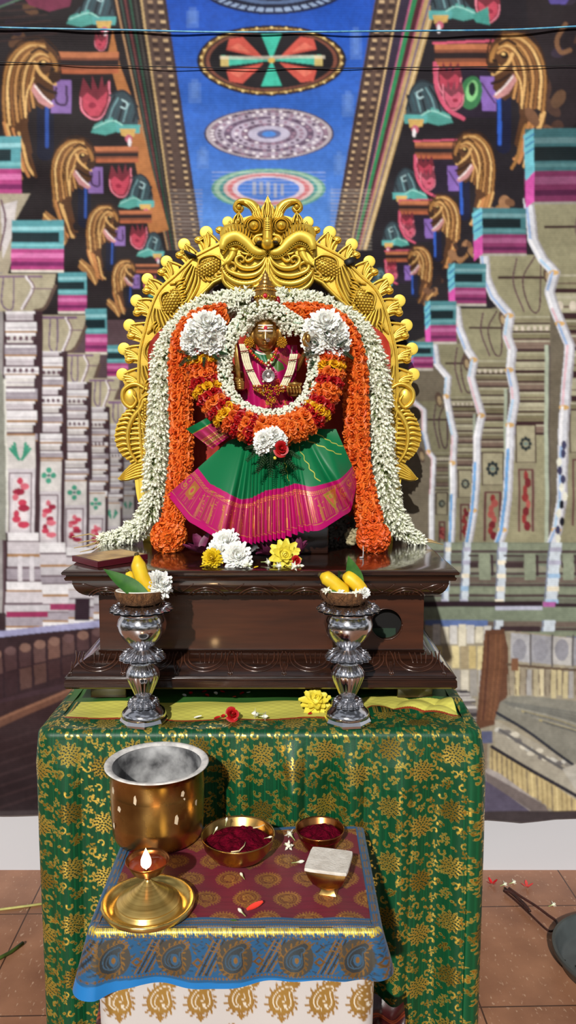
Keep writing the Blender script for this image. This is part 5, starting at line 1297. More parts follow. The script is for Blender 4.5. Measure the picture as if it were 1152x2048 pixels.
    ribbon(b, [(446, 545), (450, 566), (466, 580), (492, 586), (520, 582)], [3, 5, 5, 5, 2], .008, HB - .008, sx, 26)
    b.build('beard_scroll', GILT, mask, angle=60)
b = MB()                                                              # nose with flared nostrils
ribbon(b, [(536, 446), (536, 466), (536, 486), (536, 502)], [9, 10, 13, 9], .026, HB + .004, 1, 26, 10); dome(b, 536, 495, 14, 13, .030, HB + .010, 1, 24, 7)
for sx in (1, -1):
    dome(b, 519, 489, 11, 9, .020, HB + .008, sx); ribbon(b, [(526, 478), (514, 481), (508, 490), (512, 498)], [4, 5, 4.5, 3], .012, HB + .010, sx, 16)
for k in range(5): ribbon(b, [(531, 454 + k * 4), (536, 455 + k * 4), (541, 454 + k * 4)], 1.3, .004, HB + .028, 1, 6, 3)
b.build('nose', GILT, mask, angle=60)
for sx in (1, -1):
    b = MB(); dome(b, 520, 494, 6, 3.2, .008, HB + .022, sx, 14, 4, -.2); b.build('nostril', mat('nostril shade', (40, 26, 8), .7), mask)  # dark dome stands in for the shade of the nostril opening
for (x, y, x2, y2) in ((362, 499, 392, 514), (716, 512, 690, 527)):
    b = MB(); b.tube([P(x, y, YA + .02), P((x + x2) / 2, (y + y2) / 2 + 2, YA - .02), P(x2, y2, YA - .02)], [.006, .009, .008], 8, flat=.5)
    o = b.build('tie_strap', mat('black strap', (14, 14, 16), .6), None); tag(o, 'black strap knotted round the ' + ('left' if x < 500 else 'right') + ' shoulder of the gold arch', 'strap')
# ------------------------------------------------------------------ garlands
def scatter(b, proto, Ms):
    """many copies of one small mesh into a builder"""
    v, f, c = proto
    for M in Ms:
        b.add(v, f, M, c)
def merged(name, items, parent, kind=None):
    """one mesh out of many placed meshes, keeping their materials"""
    V = []; Fc = []; mi = []; mats = []; n = 0
    for me, M in items:
        A_ = np.array(M); co = np.empty(len(me.vertices) * 3); me.vertices.foreach_get('co', co)
        co = co.reshape(-1, 3) @ A_[:3, :3].T + A_[:3, 3]; V.append(co)
        m_ = me.materials[0]
        if m_ not in mats: mats.append(m_)
        k = mats.index(m_)
        for p in me.polygons: Fc.append(tuple(i + n for i in p.vertices)); mi.append(k)
        n += len(co)
    me = bpy.data.meshes.new(name); me.from_pydata(np.concatenate(V).tolist(), [], Fc)
    for m_ in mats: me.materials.append(m_)
    me.polygons.foreach_set('material_index', mi); me.shade_smooth()
    o = bpy.data.objects.new(name, me); COL.objects.link(o); o.parent = parent
    if kind: o['kind'] = kind
    return o
def path3(pts, n): return [Vector(q) for q in catmull(pts, n)]
def PX3(l): return [tuple(P(x, y, Y)) for x, y, Y in l]
def frames(path):
    out = []
    for i, p in enumerate(path):
        t = (path[min(i + 1, len(path) - 1)] - path[max(i - 1, 0)]).normalized()
        f = Vector((0, -1, 0)); f = (f - t * f.dot(t)).normalized(); s_ = t.cross(f); out.append((p, t, f, s_))
    return out
def relen(pts, step, dense=400):
    """points at equal spacing along the smooth curve"""
    c = catmull(pts, dense); d = np.concatenate([[0], np.cumsum(np.linalg.norm(np.diff(c, axis=0), axis=1))])
    m_ = max(2, int(d[-1] / step)); s_ = np.linspace(0, d[-1], m_)
    return [Vector([np.interp(q, d, c[:, k]) for k in range(3)]) for q in s_]
STRING = mat('thread', (120, 150, 120), .7)
CORE = mat('garland core', (96, 104, 62), .8)
def jasmine_garland(name, label, pts, half_w, bl, br, step, per, tilt, seed, opens=.0, jitter=.5, spread=2.2, taper=None, side=.4):
    rnd = random.Random(seed); pth = relen(PX3(pts), step); fr = frames(pth)
    t = thing(name, label, 'garland', pth[len(pth) // 2]); T = Vector(t.location)
    b = MB(); b.tube([p - T for p in pth], half_w * .42, 8); b.build('core', CORE, t)
    protos = [arrays(bud_mb(bl * q, br * rnd.uniform(.9, 1.2), rnd, 5, opens * (k % 3 > 0))) for k, q in enumerate((1, .92, 1.08, .85, 1.0, .95))]
    b = MB(); Ms = [[] for _ in protos]; n = len(fr)
    for i, (p, tt, f, s_) in enumerate(fr):
        w = 1.0
        if taper: w = np.interp(i / (n - 1), taper[0], taper[1])
        for k in range(per):
            a = (k + rnd.random()) / per * 2 * spread - spread + (i % 2) * .2
            d = f * math.cos(a) + s_ * math.sin(a)
            dirn = (d + tt * (tilt(i / (n - 1)) + rnd.uniform(-jitter, jitter)) + s_ * rnd.uniform(-side, side)).normalized()
            root = p - T + d * max(0, (half_w * w - bl * .80) * rnd.uniform(.75, 1.1)) + tt * rnd.uniform(-.5, .5) * step
            Ms[rnd.randrange(len(protos))].append(TRS(root, frame(dirn, rnd.choice([(1, 0, 0.1), (0.1, 0, 1)])), w * .2 + .8))
    for pr, m_ in zip(protos, Ms): scatter(b, pr, m_)
    b.build('blossoms', BUDM, t, kind='stuff')
    return t, fr
sgn = lambda t: .45 if t > .5 else -.45
OJ = [(212, 1080, 1.800), (250, 1072, 1.795), (288, 1046, 1.785), (310, 1000, 1.775), (314, 930, 1.77), (321, 840, 1.77), (326, 760, 1.77), (333, 710, 1.77), (356, 662, 1.77), (396, 628, 1.77), (450, 608, 1.775), (530, 603, 1.785), (610, 608, 1.775), (664, 626, 1.77), (708, 655, 1.77), (736, 694, 1.77), (752, 750, 1.77), (758, 830, 1.77), (766, 920, 1.77), (778, 1000, 1.775), (796, 1048, 1.785), (836, 1084, 1.800)]
t0_, fr = jasmine_garland('jasmine_garland', 'long outer white jasmine garland arching under the gold arch to the platform', OJ, 28 * S(1.77), .027, .0029, .0075, 14, lambda t: (.95 if t > .5 else -.95), 5, opens=.8, side=.75, taper=([0, .06, .12, .88, .95, 1], [.55, .95, 1, 1, .95, .55]))
T = Vector(t0_.location); rr = random.Random(3)
STALK = mat('dry banana fibre', (186, 160, 110), .7)
for e, sx, q in ((P(214, 1080, 1.80), -1, ((-70, 1074), (-66, 1096), (-54, 1104), (-40, 1090), (-58, 1086))), (P(836, 1084, 1.80), 1, ((50, 1089), (24, 1094), (38, 1084)))):
    x0 = 214 if sx < 0 else 836; b = MB()
    for dx, yy in q:
        m_ = P(x0 + dx * .5, yy - 6, 1.80); b.tube([e - T, m_ - T, P(x0 + dx, yy, 1.80 - (.03 if sx < 0 else 0)) - T], [.0022, .0018, .0009], 5)
    b.build('fibre_end', STALK, t0_)
IJ = [(488, 640, 1.665), (464, 668, 1.66), (452, 710, 1.655), (449, 752, 1.65), (462, 794, 1.645), (494, 822, 1.64), (542, 834, 1.638), (590, 820, 1.64), (619, 788, 1.645), (630, 740, 1.65), (625, 696, 1.655), (608, 660, 1.66), (582, 640, 1.665)]
t, fr = jasmine_garland('jasmine_garland', 'short inner jasmine garland looped round the idol neck and chest', IJ, 15.5 * S(1.65), .0105, .0030, .0060, 13, lambda t: .1, 6, opens=.5, jitter=1.0, spread=1.9, side=.8)
b = MB(); T = Vector(t.location)
for i in range(3, len(fr) - 3, 9):
    p, tt, f, s_ = fr[i]; b.tube([p - T + f * .0175 - tt * .006 + s_ * .004, p - T + f * .0185, p - T + f * .0175 + tt * .008 - s_ * .003], .0007, 4)
b.build('thread', mat('pale green thread', (150, 206, 180), .6), t)
HJ = [(484, 664, 1.668), (490, 642, 1.658), (506, 626, 1.65), (531, 619, 1.648), (556, 626, 1.65), (573, 642, 1.658), (580, 662, 1.668)]
jasmine_garland('jasmine_wreath', 'thick jasmine wreath wound round the base of the idol crown', HJ, 19 * S(1.65), .0110, .0030, .0058, 13, lambda t: .1, 7, opens=.5, jitter=1.0, spread=2.0, side=.8)

def rose_garland(name, label, strands, colour, seed, maxparts=100):
    rnd = random.Random(seed); items = []; t = None
    for pts, half_w, step, per, r, nm in strands:
        pth = relen(PX3(pts), step); fr = frames(pth)
        if t is None: t = thing(name, label, 'garland', pth[len(pth) // 2]); T = Vector(t.location)
        b = MB(); hw = [half_w(i / (len(pth) - 1)) if callable(half_w) else half_w for i in range(len(pth))]
        b.tube([p - T for p in pth], [h * .72 for h in hw], 10); b.build('core', mat('rose core', (92, 26, 12), .9), t)
        for i, (p, tt, f, s_) in enumerate(fr):
            for k in range(per):
                a = ((k + .5) / per - .5) * 2.9 + (i % 2) * .12 + rnd.uniform(-.1, .1)
                d = f * math.cos(a) + s_ * math.sin(a); key, sc = colour(i, k, len(fr), rnd)
                M = TRS(p - T + d * (hw[i] - r * .62) + tt * rnd.uniform(-.15, .15) * step, frame((d + tt * rnd.uniform(-.3, .3)), tt) @ rz(rnd.uniform(0, 6)), r * sc * rnd.uniform(.92, 1.1))
                items.append((math.cos(a), RO[key][rnd.randrange(2)], M))
    items.sort(key=lambda q: -q[0])
    for _, me, M in items[:maxparts]: lump('rose', me, M, t)
    if len(items) > maxparts: merged('rose_mass', [(me, M) for _, me, M in items[maxparts:]], t, 'stuff')
    return t
uo = S(1.72)
LS = [(444, 632, 1.745), (404, 640, 1.74), (376, 664, 1.735), (362, 710, 1.73), (362, 780, 1.73), (364, 860, 1.725), (362, 930, 1.72), (354, 1000, 1.71), (345, 1046, 1.70)]
RS = [(574, 632, 1.745), (636, 634, 1.74), (676, 652, 1.735), (700, 694, 1.73), (711, 760, 1.73), (713, 860, 1.725), (718, 940, 1.72), (732, 1010, 1.71), (741, 1046, 1.70)]
t = rose_garland('orange_rose_garland', 'orange rose garland hanging in two straight strands ending in balls', [(LS, 23 * uo, .0135, 4, 15 * uo, 'l'), (RS, 25 * uo, .0135, 4, 15 * uo, 'r')], lambda i, k, n, r: (r.choice('oodo'), 1.0), 4)
T = Vector(t.location)
def petal_ball(cx, cy, Y, rp, parent, seed):
    rnd = random.Random(seed); c = P(cx, cy, Y); R = rp * S(Y); b = MB(); b.ball((0, 0, 0), R * .84, 20, 12)
    for k in range(420):
        z = 1 - 2 * (k + .5) / 420; a = k * 2.39996; q = math.sqrt(1 - z * z); d = Vector((q * math.cos(a), q * math.sin(a), z))
        M = TRS(d * R * .86, frame(d) @ rz(rnd.uniform(0, 6)) @ ry(-.34), 1); petal(b, -R * .1, R * .42, R * .15, .12, .5, M, 5, 4)
    o = b.build('petal_ball', ORAM if seed % 2 else ORA2, parent); o.location = c - T; return o
petal_ball(338, 1073, 1.692, 35, t, 1); petal_ball(747, 1075, 1.692, 33, t, 2)
ut = S(1.64)
TR = [(404, 706, 1.665), (408, 752, 1.66), (428, 800, 1.65), (466, 838, 1.64), (512, 858, 1.632), (556, 862, 1.63), (604, 846, 1.635), (638, 812, 1.645), (656, 762, 1.655), (659, 704, 1.665)]
SEQ = 'rydoryrorydroryroydroryrdoroydrryorydoryro'
t = rose_garland('rose_garland', 'red, yellow and orange striped rose garland looped across the idol front', [(TR, 31 * ut, .0150, 6, 13 * ut, 't')], lambda i, k, n, r: ((SEQ[i % len(SEQ)] if not (abs(i - n * .54) < 3.5) else 'o'), 1.0), 9)
T = Vector(t.location)
def tuft(nm, cx, cy, Y, spots, me_r, parent):
    g = bpy.data.objects.new(nm, None); COL.objects.link(g); g.parent = parent; c = P(cx, cy, Y); g.location = c - T
    for k, (dx, dy, dz, r, nx, nz) in enumerate(spots): lump('chrysanthemum', CHW[k % 2], TRS((dx * ut, dz * ut, -dy * ut), frame((nx, -1, nz)), r * ut), g)
    return g
def fern(parent, spots, seed):
    rnd = random.Random(seed); out = None
    for (x, y, Y, ang, ln) in spots:
        b = MB()
        base = P(x, y, Y) - T; d = Vector((math.cos(ang), -.25, math.sin(ang))).normalized(); L_ = ln * ut; s_ = d.cross(Vector((0, -1, 0))).normalized()
        b.tube([base, base + d * L_ * .5, base + d * L_ + Vector((0, 0, -.004))], [.0009, .0007, .0003], 4)
        for k in range(9):
            p = base + d * L_ * (.12 + .88 * k / 8)
            for sd in (-1, 1):
                e = p + (d * .6 + s_ * sd * .9 + Vector((0, rnd.uniform(-.4, .1), 0))) * L_ * .26 * (1 - .07 * k)
                b.tube([p, (p + e) / 2 + Vector((0, -.001, 0)), e], [.0010, .0014, .0003], 4, flat=.5)
        out = b.build('fern_spray', FERN, parent)
    return out
tuft('chrysanthemum_tuft', 406, 668, 1.64, [(-14, 16, 4, 33, -.5, -.2), (14, 14, 0, 33, .4, -.2), (6, -16, 0, 32, .2, .5), (-12, -8, 4, 28, -.5, .4), (-26, 14, 8, 24, -.8, 0), (24, -16, 6, 24, .6, .5)], None, t)
tuft('chrysanthemum_tuft', 650, 664, 1.64, [(14, 18, 4, 34, .5, -.2), (-14, 16, 2, 33, -.3, -.2), (0, -14, 0, 33, 0, .5), (22, -2, 4, 28, .6, .3), (30, 22, 8, 24, .8, 0), (-22, -8, 6, 24, -.6, .4)], None, t)
tuft('chrysanthemum_tuft', 538, 884, 1.585, [(-8, -2, 0, 23, -.4, .3), (10, -10, 3, 21, .3, .5), (-16, 10, 5, 17, -.7, -.1), (20, -4, 6, 17, .6, .2), (0, 6, 8, 16, 0, -.4)], None, t)
fern(t, [(382, 708, 1.635, 2.9, 26), (396, 712, 1.63, 3.6, 22), (410, 712, 1.63, 4.6, 20), (424, 708, 1.63, 5.6, 22), (436, 704, 1.635, 6.0, 20), (376, 714, 1.64, 4.0, 24), (632, 704, 1.635, 3.4, 26), (640, 690, 1.63, 2.8, 20), (654, 684, 1.625, 1.6, 18), (672, 694, 1.63, .5, 24), (686, 702, 1.64, 5.6, 24), (630, 714, 1.64, 4.3, 26)], 2)
fern(t, [(520, 896, 1.590, 3.9, 34), (528, 902, 1.587, 4.4, 42), (540, 906, 1.585, 4.75, 44), (552, 908, 1.585, 5.1, 40), (566, 908, 1.587, 5.4, 38), (574, 902, 1.590, 5.8, 28), (516, 890, 1.592, 3.4, 24), (546, 900, 1.583, 4.6, 30), (534, 910, 1.59, 4.2, 34)], 3)
o = lump('red_rose', RO['r'][1], TRS(P(562, 898, 1.572) - T, frame((.2, -1, .15)), 17 * ut), t)
b = MB(); b.ball(P(550, 916, 1.575) - T, .0035, 8, 6); b.build('yellow_bud', YELP, t)

# ------------------------------------------------------------------ the idol
BRONZE = mat('polished bronze', (206, 160, 88), .3, .85, c2=(164, 120, 60), vscale=60)
GOLDB = mat('gold beads', (226, 168, 56), .25, .95, var=.25, vscale=200)
YI = 1.71; ui = S(YI, 1.1)
idol = thing('idol', 'bronze goddess idol dressed in a green and magenta silk sari', 'statue', (P(531, 1000, YI).x, YI, zc1))
I0 = Vector(idol.location)
def I(x, y, Y=YI): return P(x, y, Y) - I0
# plinth, body
b = MB(); b.box((I(448, 0).x, -.05, 0), (I(660, 0).x, .085, I(0, 1046).z), bev=.003); b.build('plinth', WOOD, idol)
def skin_body():
    J = [(531, 900, 1.72), (531, 820, 1.71), (531, 750, 1.705), (531, 718, 1.705), (531, 700, 1.705),
         (494, 732, 1.705), (470, 790, 1.70), (478, 762, 1.668), (570, 732, 1.705), (600, 800, 1.70), (592, 784, 1.665),
         (470, 742, 1.725), (440, 694, 1.70), (592, 742, 1.725), (616, 694, 1.70)]
    E = [(0, 1), (1, 2), (2, 3), (3, 4), (2, 5), (5, 6), (6, 7), (2, 8), (8, 9), (9, 10), (5, 11), (11, 12), (8, 13), (13, 14)]
    rad = [40, 30, 34, 12, 11, 15, 9, 6, 15, 9, 6, 9, 6, 9, 6]
    me = bpy.data.meshes.new('body'); me.from_pydata([I(*j) for j in J], E, []); o = bpy.data.objects.new('body', me); COL.objects.link(o); o.parent = idol
    me.materials.append(BRONZE)
    sk = o.modifiers.new('skin', 'SKIN')
    if not me.skin_vertices: me.skin_vertices.new() if hasattr(me.skin_vertices, 'new') else None
    for k, sv in enumerate(me.skin_vertices[0].data): sv.radius = (rad[k] * ui, rad[k] * ui * .8); sv.use_root = (k == 0)
    ss = o.modifiers.new('smooth', 'SUBSURF'); ss.levels = 2; ss.render_levels = 2; sk.use_smooth_shade = True
    return o
skin_body()
def head():
    c = I(531, 668, 1.672); rx_, ry_, rz_ = 25 * ui, 27 * ui, 34 * ui
    b = MB(); gs = lambda x, z, x0, z0, wx, wz: math.exp(-((x - x0) / wx) ** 2 - ((z - z0) / wz) ** 2)
    def f(u, v):
        th = 2 * PI * u; ph = PI * v; x, y, z = math.sin(ph) * math.sin(th), -math.sin(ph) * math.cos(th), math.cos(ph)
        X, Z = x * 25, z * 34
        jaw = 1 - .22 * max(0, -z) ** 1.5
        d = 0
        if y < .25:
            ax = abs(X)
            d += 7.5 * math.exp(-(X / 3.1) ** 2) * max(0, min(1, (5 - Z) / 16.)) * (1 if Z > -13 else math.exp(-((Z + 13) / 2.2) ** 2))     # nose
            d += 2.6 * gs(ax, Z, 4.4, -12, 2.2, 2.4) - 3.4 * gs(ax, Z, 9.5, 1, 5.5, 4.2) + 3.4 * gs(ax, Z, 9.5, .3, 4.6, 2.4)               # nostrils, sockets, lids
            d -= 1.2 * gs(ax, Z, 9.5, -1.6, 4.6, .8)
            d += 1.7 * math.exp(-((Z - (7.5 - .035 * (ax - 9) ** 2)) / 1.6) ** 2) * math.exp(-((ax - 9) / 7) ** 2)                        # brows
            d += 3.0 * gs(X, Z, 0, -18.2, 6.0, 1.5) + 3.0 * gs(X, Z, 0, -21.6, 5.0, 1.6) - 1.6 * gs(X, Z, 0, -19.9, 6.5, .7)              # lips
            d += 2.6 * gs(X, Z, 0, -28, 6, 4) + 2.0 * gs(ax, Z, 13, -10, 6, 6)                                                           # chin, cheeks
        return (c.x + x * rx_ * jaw, c.y + y * ry_ - d * ui, c.z + z * rz_)
    b.grid(f, 150, 110, wrap=True); h = b.build('head', BRONZE, idol)
    def on_face(X, Z, lift=.35):                                        # a spot on the face, X and Z in photo px from its middle
        v = math.acos(max(-1, min(1, Z / 34.))) / PI; q = math.sin(PI * v) * 25; jaw = 1 - .22 * max(0, -Z / 34.) ** 1.5
        u = math.asin(max(-1, min(1, X / (q * jaw)))) / (2 * PI); p = Vector(f(u % 1.0, v)); p.y -= lift * ui; return p
    dk = mat('bronze shade line', (70, 44, 20), .5, .4)  # dark tubes stand in for the shade of carved lids, brows and mouth
    for sx in (-1, 1):
        b = MB(); b.tube([on_face(sx * (4.5 + 10 * t), -.2 - 1.8 * math.sin(PI * t)) for t in np.linspace(0, 1, 9)], [.3 * ui] + [.75 * ui] * 7 + [.3 * ui], 5); b.build('eyelid', dk, h)
        b = MB(); b.tube([on_face(sx * (3.5 + 12 * t), 5.2 + 2.6 * math.sin(PI * t * .8)) for t in np.linspace(0, 1, 9)], [.3 * ui] + [.7 * ui] * 7 + [.3 * ui], 5); b.build('eyebrow', dk, h)
    b = MB(); b.tube([on_face(-6 + 12 * t, -19.9 + .8 * abs(t - .5) * 2) for t in np.linspace(0, 1, 9)], [.3 * ui] + [.65 * ui] * 7 + [.3 * ui], 5); b.build('mouth_line', dk, h)
    return h
head()
b = MB()
b.tube([I(531, 694, 1.68), I(531, 722, 1.69)], [13 * ui, 15 * ui], 20); b.build('neck', BRONZE, idol)
for sx in (-1, 1):                                                    # long ears and hair framing the face
    b = MB(); b.tube([I(531 + sx * 20, 646, 1.672), I(531 + sx * 27, 662, 1.668), I(531 + sx * 28, 680, 1.668), I(531 + sx * 23, 696, 1.672)], [6 * ui, 8 * ui, 8 * ui, 5 * ui], 12, flat=.7); b.build('hair_lock', BRONZE, idol)
    b = MB(); rr = random.Random(5 + sx); cx = 531 + sx * 33
    for k in range(46):
        a = k * 2.4; q = 10.5 * math.sqrt(k / 46.); b.ball(I(cx + q * math.cos(a), 685 + q * 1.05 * math.sin(a), 1.655 - .004 * (1 - q / 11)), 1.7 * ui, 7, 5)
    b.build('earring', GOLDB, idol)
# crown
b = MB(); cz = I(531, 613, 1.69)
b.lathe([(r * ui, (613 - y) * ui) for r, y in ((23, 632), (23, 616), (22.5, 613), (24, 611), (22, 608), (20.5, 604), (20.5, 594), (19, 586), (20.5, 583), (19, 580), (16.5, 578), (17.5, 575), (15.5, 573), (12, 569), (13, 567), (9, 564), (7.5, 561), (8.5, 559), (6, 557), (5, 555), (6, 553), (3.5, 551), (2, 547), (.3, 544))], 40)
cr = b.build('crown', BRONZE, idol); cr.location = cz
b = MB()
for k in range(28):
    a = 2 * PI * k / 28
    for yy, r in ((606, 21), (584, 20.3), (577, 17)): b.ball((r * ui * math.cos(a), r * ui * math.sin(a), (613 - yy) * ui), 1.5 * ui, 6, 4)
for k in range(9):
    a = PI + PI * (k + .5) / 9
    b.ball((20 * ui * math.cos(a), 20 * ui * math.sin(a), (613 - 597) * ui), (2.6 * ui, 2.6 * ui, 4 * ui), 8, 5)
b.build('bead_tier', GOLDB, cr)
b = MB(); b.ball((0, -21 * ui, (613 - 596) * ui), (4 * ui, 2.5 * ui, 4.5 * ui), 12, 8); b.build('ruby', mat('ruby', (200, 16, 40), .12, spec=.8), cr)
b = MB()
for k in range(14): a = 2 * PI * k / 14; b.ball((6 * ui * math.cos(a), -20.5 * ui, (613 - 596) * ui + 6 * ui * math.sin(a)), 1.3 * ui, 6, 4)
b.build('ruby_setting', GOLDB, cr)
for sx in (-1, 1):
    b = MB(); b.ball((sx * 24 * ui, .002, (613 - 602) * ui), (5 * ui, 6 * ui, 9 * ui), 12, 8); b.build('side_jewel', mat('dark jewel', (40, 10, 16), .2) if sx < 0 else mat('red jewel', (150, 14, 26), .25), cr)
# marks on the face
CHALK = mat('white ash marks', (236, 232, 226), .8); KUM = mat('red mark', (196, 34, 56), .8)
b = MB(); yf = 1.672 - 27.0 * ui
def brow(x, y): dx = (x - 531) / 25.; dz = (668 - y) / 34.; return 1.672 - 27 * ui * math.sqrt(max(.02, 1 - dx * dx - dz * dz)) - .0012
for yy in (651, 656.5, 662): b.tube([I(x, yy, brow(x, yy)) for x in np.linspace(517, 545, 13)], 1.7 * ui, 5)
b.tube([I(531, y, 1.672 - 27 * ui * math.sqrt(max(.02, 1 - ((668 - y) / 34.) ** 2)) - 7.4 * ui * min(1, max(0, (y - 663) / 16.)) - .0008) for y in np.linspace(660, 679, 10)], [2.6 * ui, 1.8 * ui] + [1.0 * ui] * 8, 6)
b.build('ash_marks', CHALK, idol)
b = MB(); b.ball(I(531, 656, brow(531, 656) - .001), (3.8 * ui, 1.4 * ui, 4.2 * ui), 10, 7); b.build('red_dot', KUM, idol)
b = MB(); nc = I(536, 680, 1.672 - 30 * ui)
for k in range(7): a = 2 * PI * k / 6; b.ball(nc + Vector((3.0 * ui * math.cos(a), 0, 3.0 * ui * math.sin(a))) * (k < 6), 1.3 * ui, 7, 5)
b.build('nose_stud', SILV, idol)
# blouse of folded magenta silk, painted with its green neck facing
MAG, GRN = (182, 8, 94), (2, 108, 62)
def blouse():
    c = Canvas(470, 680, 600, 860, 4, MAG); rnd = random.Random(2)
    for k in range(60):
        x = rnd.uniform(474, 596); y = rnd.uniform(690, 850); c.line([(x, y), (x + rnd.uniform(-3, 3) + (531 - x) * .12, y + rnd.uniform(10, 30))], rnd.uniform(1, 3), rnd.choice([(150, 40, 80), (170, 8, 92), (214, 50, 120), (176, 92, 60)]), .15, op=.5)
    c.poly([(497, 694), (531, 708), (545, 706), (543, 722), (531, 726), (512, 716)], GRN); c.poly([(506, 700), (531, 712), (520, 720)], (10, 96, 54))
    c.poly([(549, 716), (566, 728), (569, 738), (556, 744), (541, 728)], (74, 110, 50)); c.poly([(530, 708), (552, 706), (548, 716), (536, 722)], (120, 124, 52), .4)
    c.curve([(503, 697), (516, 706), (530, 708), (545, 704), (560, 694)], 2.4, (240, 232, 222)); c.curve([(585, 694), (583, 704), (586, 716)], 2, (236, 228, 214))
    c.poly([(486, 740), (500, 770), (496, 790), (484, 770)], (150, 30, 50)); c.poly([(548, 760), (558, 756), (562, 772), (550, 776)], (214, 60, 60), .2)
    for k in range(14): c.line([(552 + k * 1.2, 712 + k), (572 + k, 700 + k * 3)], .8, (206, 130, 70), .6)
    c.poly([(520, 800), (566, 790), (580, 806), (556, 832), (520, 830)], (200, 40, 80))
    for k in range(24): c.ell(rnd.uniform(528, 576), rnd.uniform(796, 830), rnd.uniform(2, 5), rnd.uniform(1, 2.4), rnd.choice([(236, 170, 60), (230, 90, 70), (180, 20, 70)]), .5, rot=rnd.uniform(-1, 1))
    nu_, nv_ = 120, 150; u, v = np.meshgrid(np.linspace(0, 1, nu_), np.linspace(0, 1, nv_)); yy = 690 + 165 * v
    hw = np.interp(yy, [690, 700, 716, 740, 790, 855], [60, 61, 61, 59, 56, 56])
    s_ = (u - .5) * 2; xx = 534 + s_ * hw
    neck = 20 * np.clip(1 - np.abs(s_) / .55, 0, 1) * np.clip((1 - v * 5), 0, 1); yy = yy + neck
    Y = 1.672 - .012 * v + .035 * np.abs(s_) ** 2.4 + .0025 * np.sin(s_ * 9 + v * 5) + .002 * np.sin(s_ * 17 - v * 9) - .010 * np.exp(-((v - .4) / .3) ** 2) * (1 - s_ ** 2)
    pts = np.array([[I(xx[j, i], yy[j, i], Y[j, i]) for i in range(nu_)] for j in range(nv_)])
    return fast_grid('blouse', pts, nu_, nv_, c.at(xx, yy), printed('magenta silk', rough=.4, metal_rough=.3, bump=.08, weave=900, spec=.4), idol)
blouse()
# pearl tassels, necklace, pendant coin, belt
PEARL = mat('cream pearl strings', (238, 230, 196), .35); TIE = mat('red thread', (126, 24, 22), .6)
for pts in ([(486, 688), (494, 726), (507, 756), (521, 784)], [(588, 708), (581, 740), (570, 766), (560, 784)]):
    b = MB(); c_ = catmull(pts, 26)
    for q in (-6, -2, 2, 6): b.tube([I(x + q, y, 1.648 + .0006 * abs(q)) for x, y in c_], [2.0 * ui + .25 * ui * math.sin(i * 2.2) for i in range(26)], 6)
    o = b.build('pearl_strand', PEARL, idol)
    b = MB()
    for i in (3, 12, 22): b.tube([I(c_[i][0] - 9, c_[i][1] + 1, 1.645), I(c_[i][0], c_[i][1], 1.6435), I(c_[i][0] + 9, c_[i][1] - 1, 1.645)], 1.1 * ui, 5)
    b.build('thread_tie', TIE, o)
b = MB(); b2 = MB()
for k, (x, y) in enumerate(catmull([(492, 690), (504, 706), (518, 720), (532, 728), (545, 718), (551, 706), (553, 698)], 24)): (b if k % 2 else b2).ball(I(x, y, 1.650), (2.8 if k % 3 else 3.6) * ui, 8, 6)
b.build('red_bead_necklace', mat('red beads', (206, 44, 34), .25), idol); b2.build('gold_bead_necklace', GOLDB, idol)
b = MB(); R_ = Matrix.Rotation(PI / 2, 4, 'X'); pc = I(537, 752, 1.640)
b.lathe([(12.4 * ui, 0), (12.4 * ui, .002), (11.4 * ui, .0026), (10.6 * ui, .002), (.0001, .002)], 32, M=Matrix.Translation(pc) @ R_); b.ball(pc + Vector((0, -.002, .001)), (5 * ui, .0012, 6 * ui), 10, 6)
pend = b.build('pendant_coin', mat('old silver coin', (188, 180, 176), .42, .8, c2=(110, 100, 98), vscale=300), idol)
b = MB()
for k in range(20): a = 2 * PI * k / 20; b.ball(pc + Vector((14.6 * ui * math.cos(a), .0, 14.6 * ui * math.sin(a))), (1.5 if k % 4 else 2.3) * ui, 6, 5)
b.build('pendant_beads', mat('dark red stones', (120, 14, 34), .2), pend)
b = MB()
for dx, dy in ((-5, -24), (5, -25), (0, -20), (0, -29), (-3, -14), (4, -13), (-10, 10)): b.ball(pc + Vector((dx * ui, 0, -dy * ui)), 2.4 * ui, 8, 6)
b.build('pendant_pearls', PEARL, pend)
b = MB(); b2 = MB(); rr = random.Random(12)
for k in range(240):
    x = rr.uniform(506, 576); lo = 800 - abs(x - 541) * .62; y = rr.uniform(770, max(774, lo)); (b if k % 4 else b2).ball(I(x, y, 1.640 + .00035 * abs(x - 541) + rr.uniform(-.002, .002)), rr.uniform(1.4, 2.2) * ui, 6, 5)
for k in range(40): x = rr.uniform(530, 553); b.ball(I(x, rr.uniform(796, 816 - abs(x - 541)), 1.636), 1.5 * ui, 6, 5)
b.build('gold_bead_belt', GOLDB, idol); b2.build('red_belt_beads', mat('red belt beads', (170, 30, 30), .3), idol)
# hands and what they hold
b = MB(); b.tube([I(478, 768, 1.655), I(475, 735, 1.650), I(472, 700, 1.652), I(471, 677, 1.655)], [5 * ui, 6.5 * ui, 5 * ui, .6 * ui], 10, flat=.5); b.tube([I(470, 757, 1.65), I(486, 760, 1.65)], 3 * ui, 8); b.build('blade', BRONZE, idol)
b = MB()
for q in range(4): b.tube([I(470 + q * 1.5, 764 + q * 4.4, 1.656), I(476 + q * .5, 763 + q * 4.4, 1.646), I(486, 764 + q * 4.2, 1.648), I(488, 766 + q * 4, 1.655)], [2.6 * ui, 2.7 * ui, 2.5 * ui, 2 * ui], 8)
b.tube([I(484, 780, 1.656), I(481, 764, 1.646), I(477, 756, 1.646)], [3 * ui, 2.8 * ui, 2 * ui], 8); b.ball(I(478, 772, 1.66), (8 * ui, 6 * ui, 10 * ui), 12, 8); b.build('right_hand', BRONZE, idol)
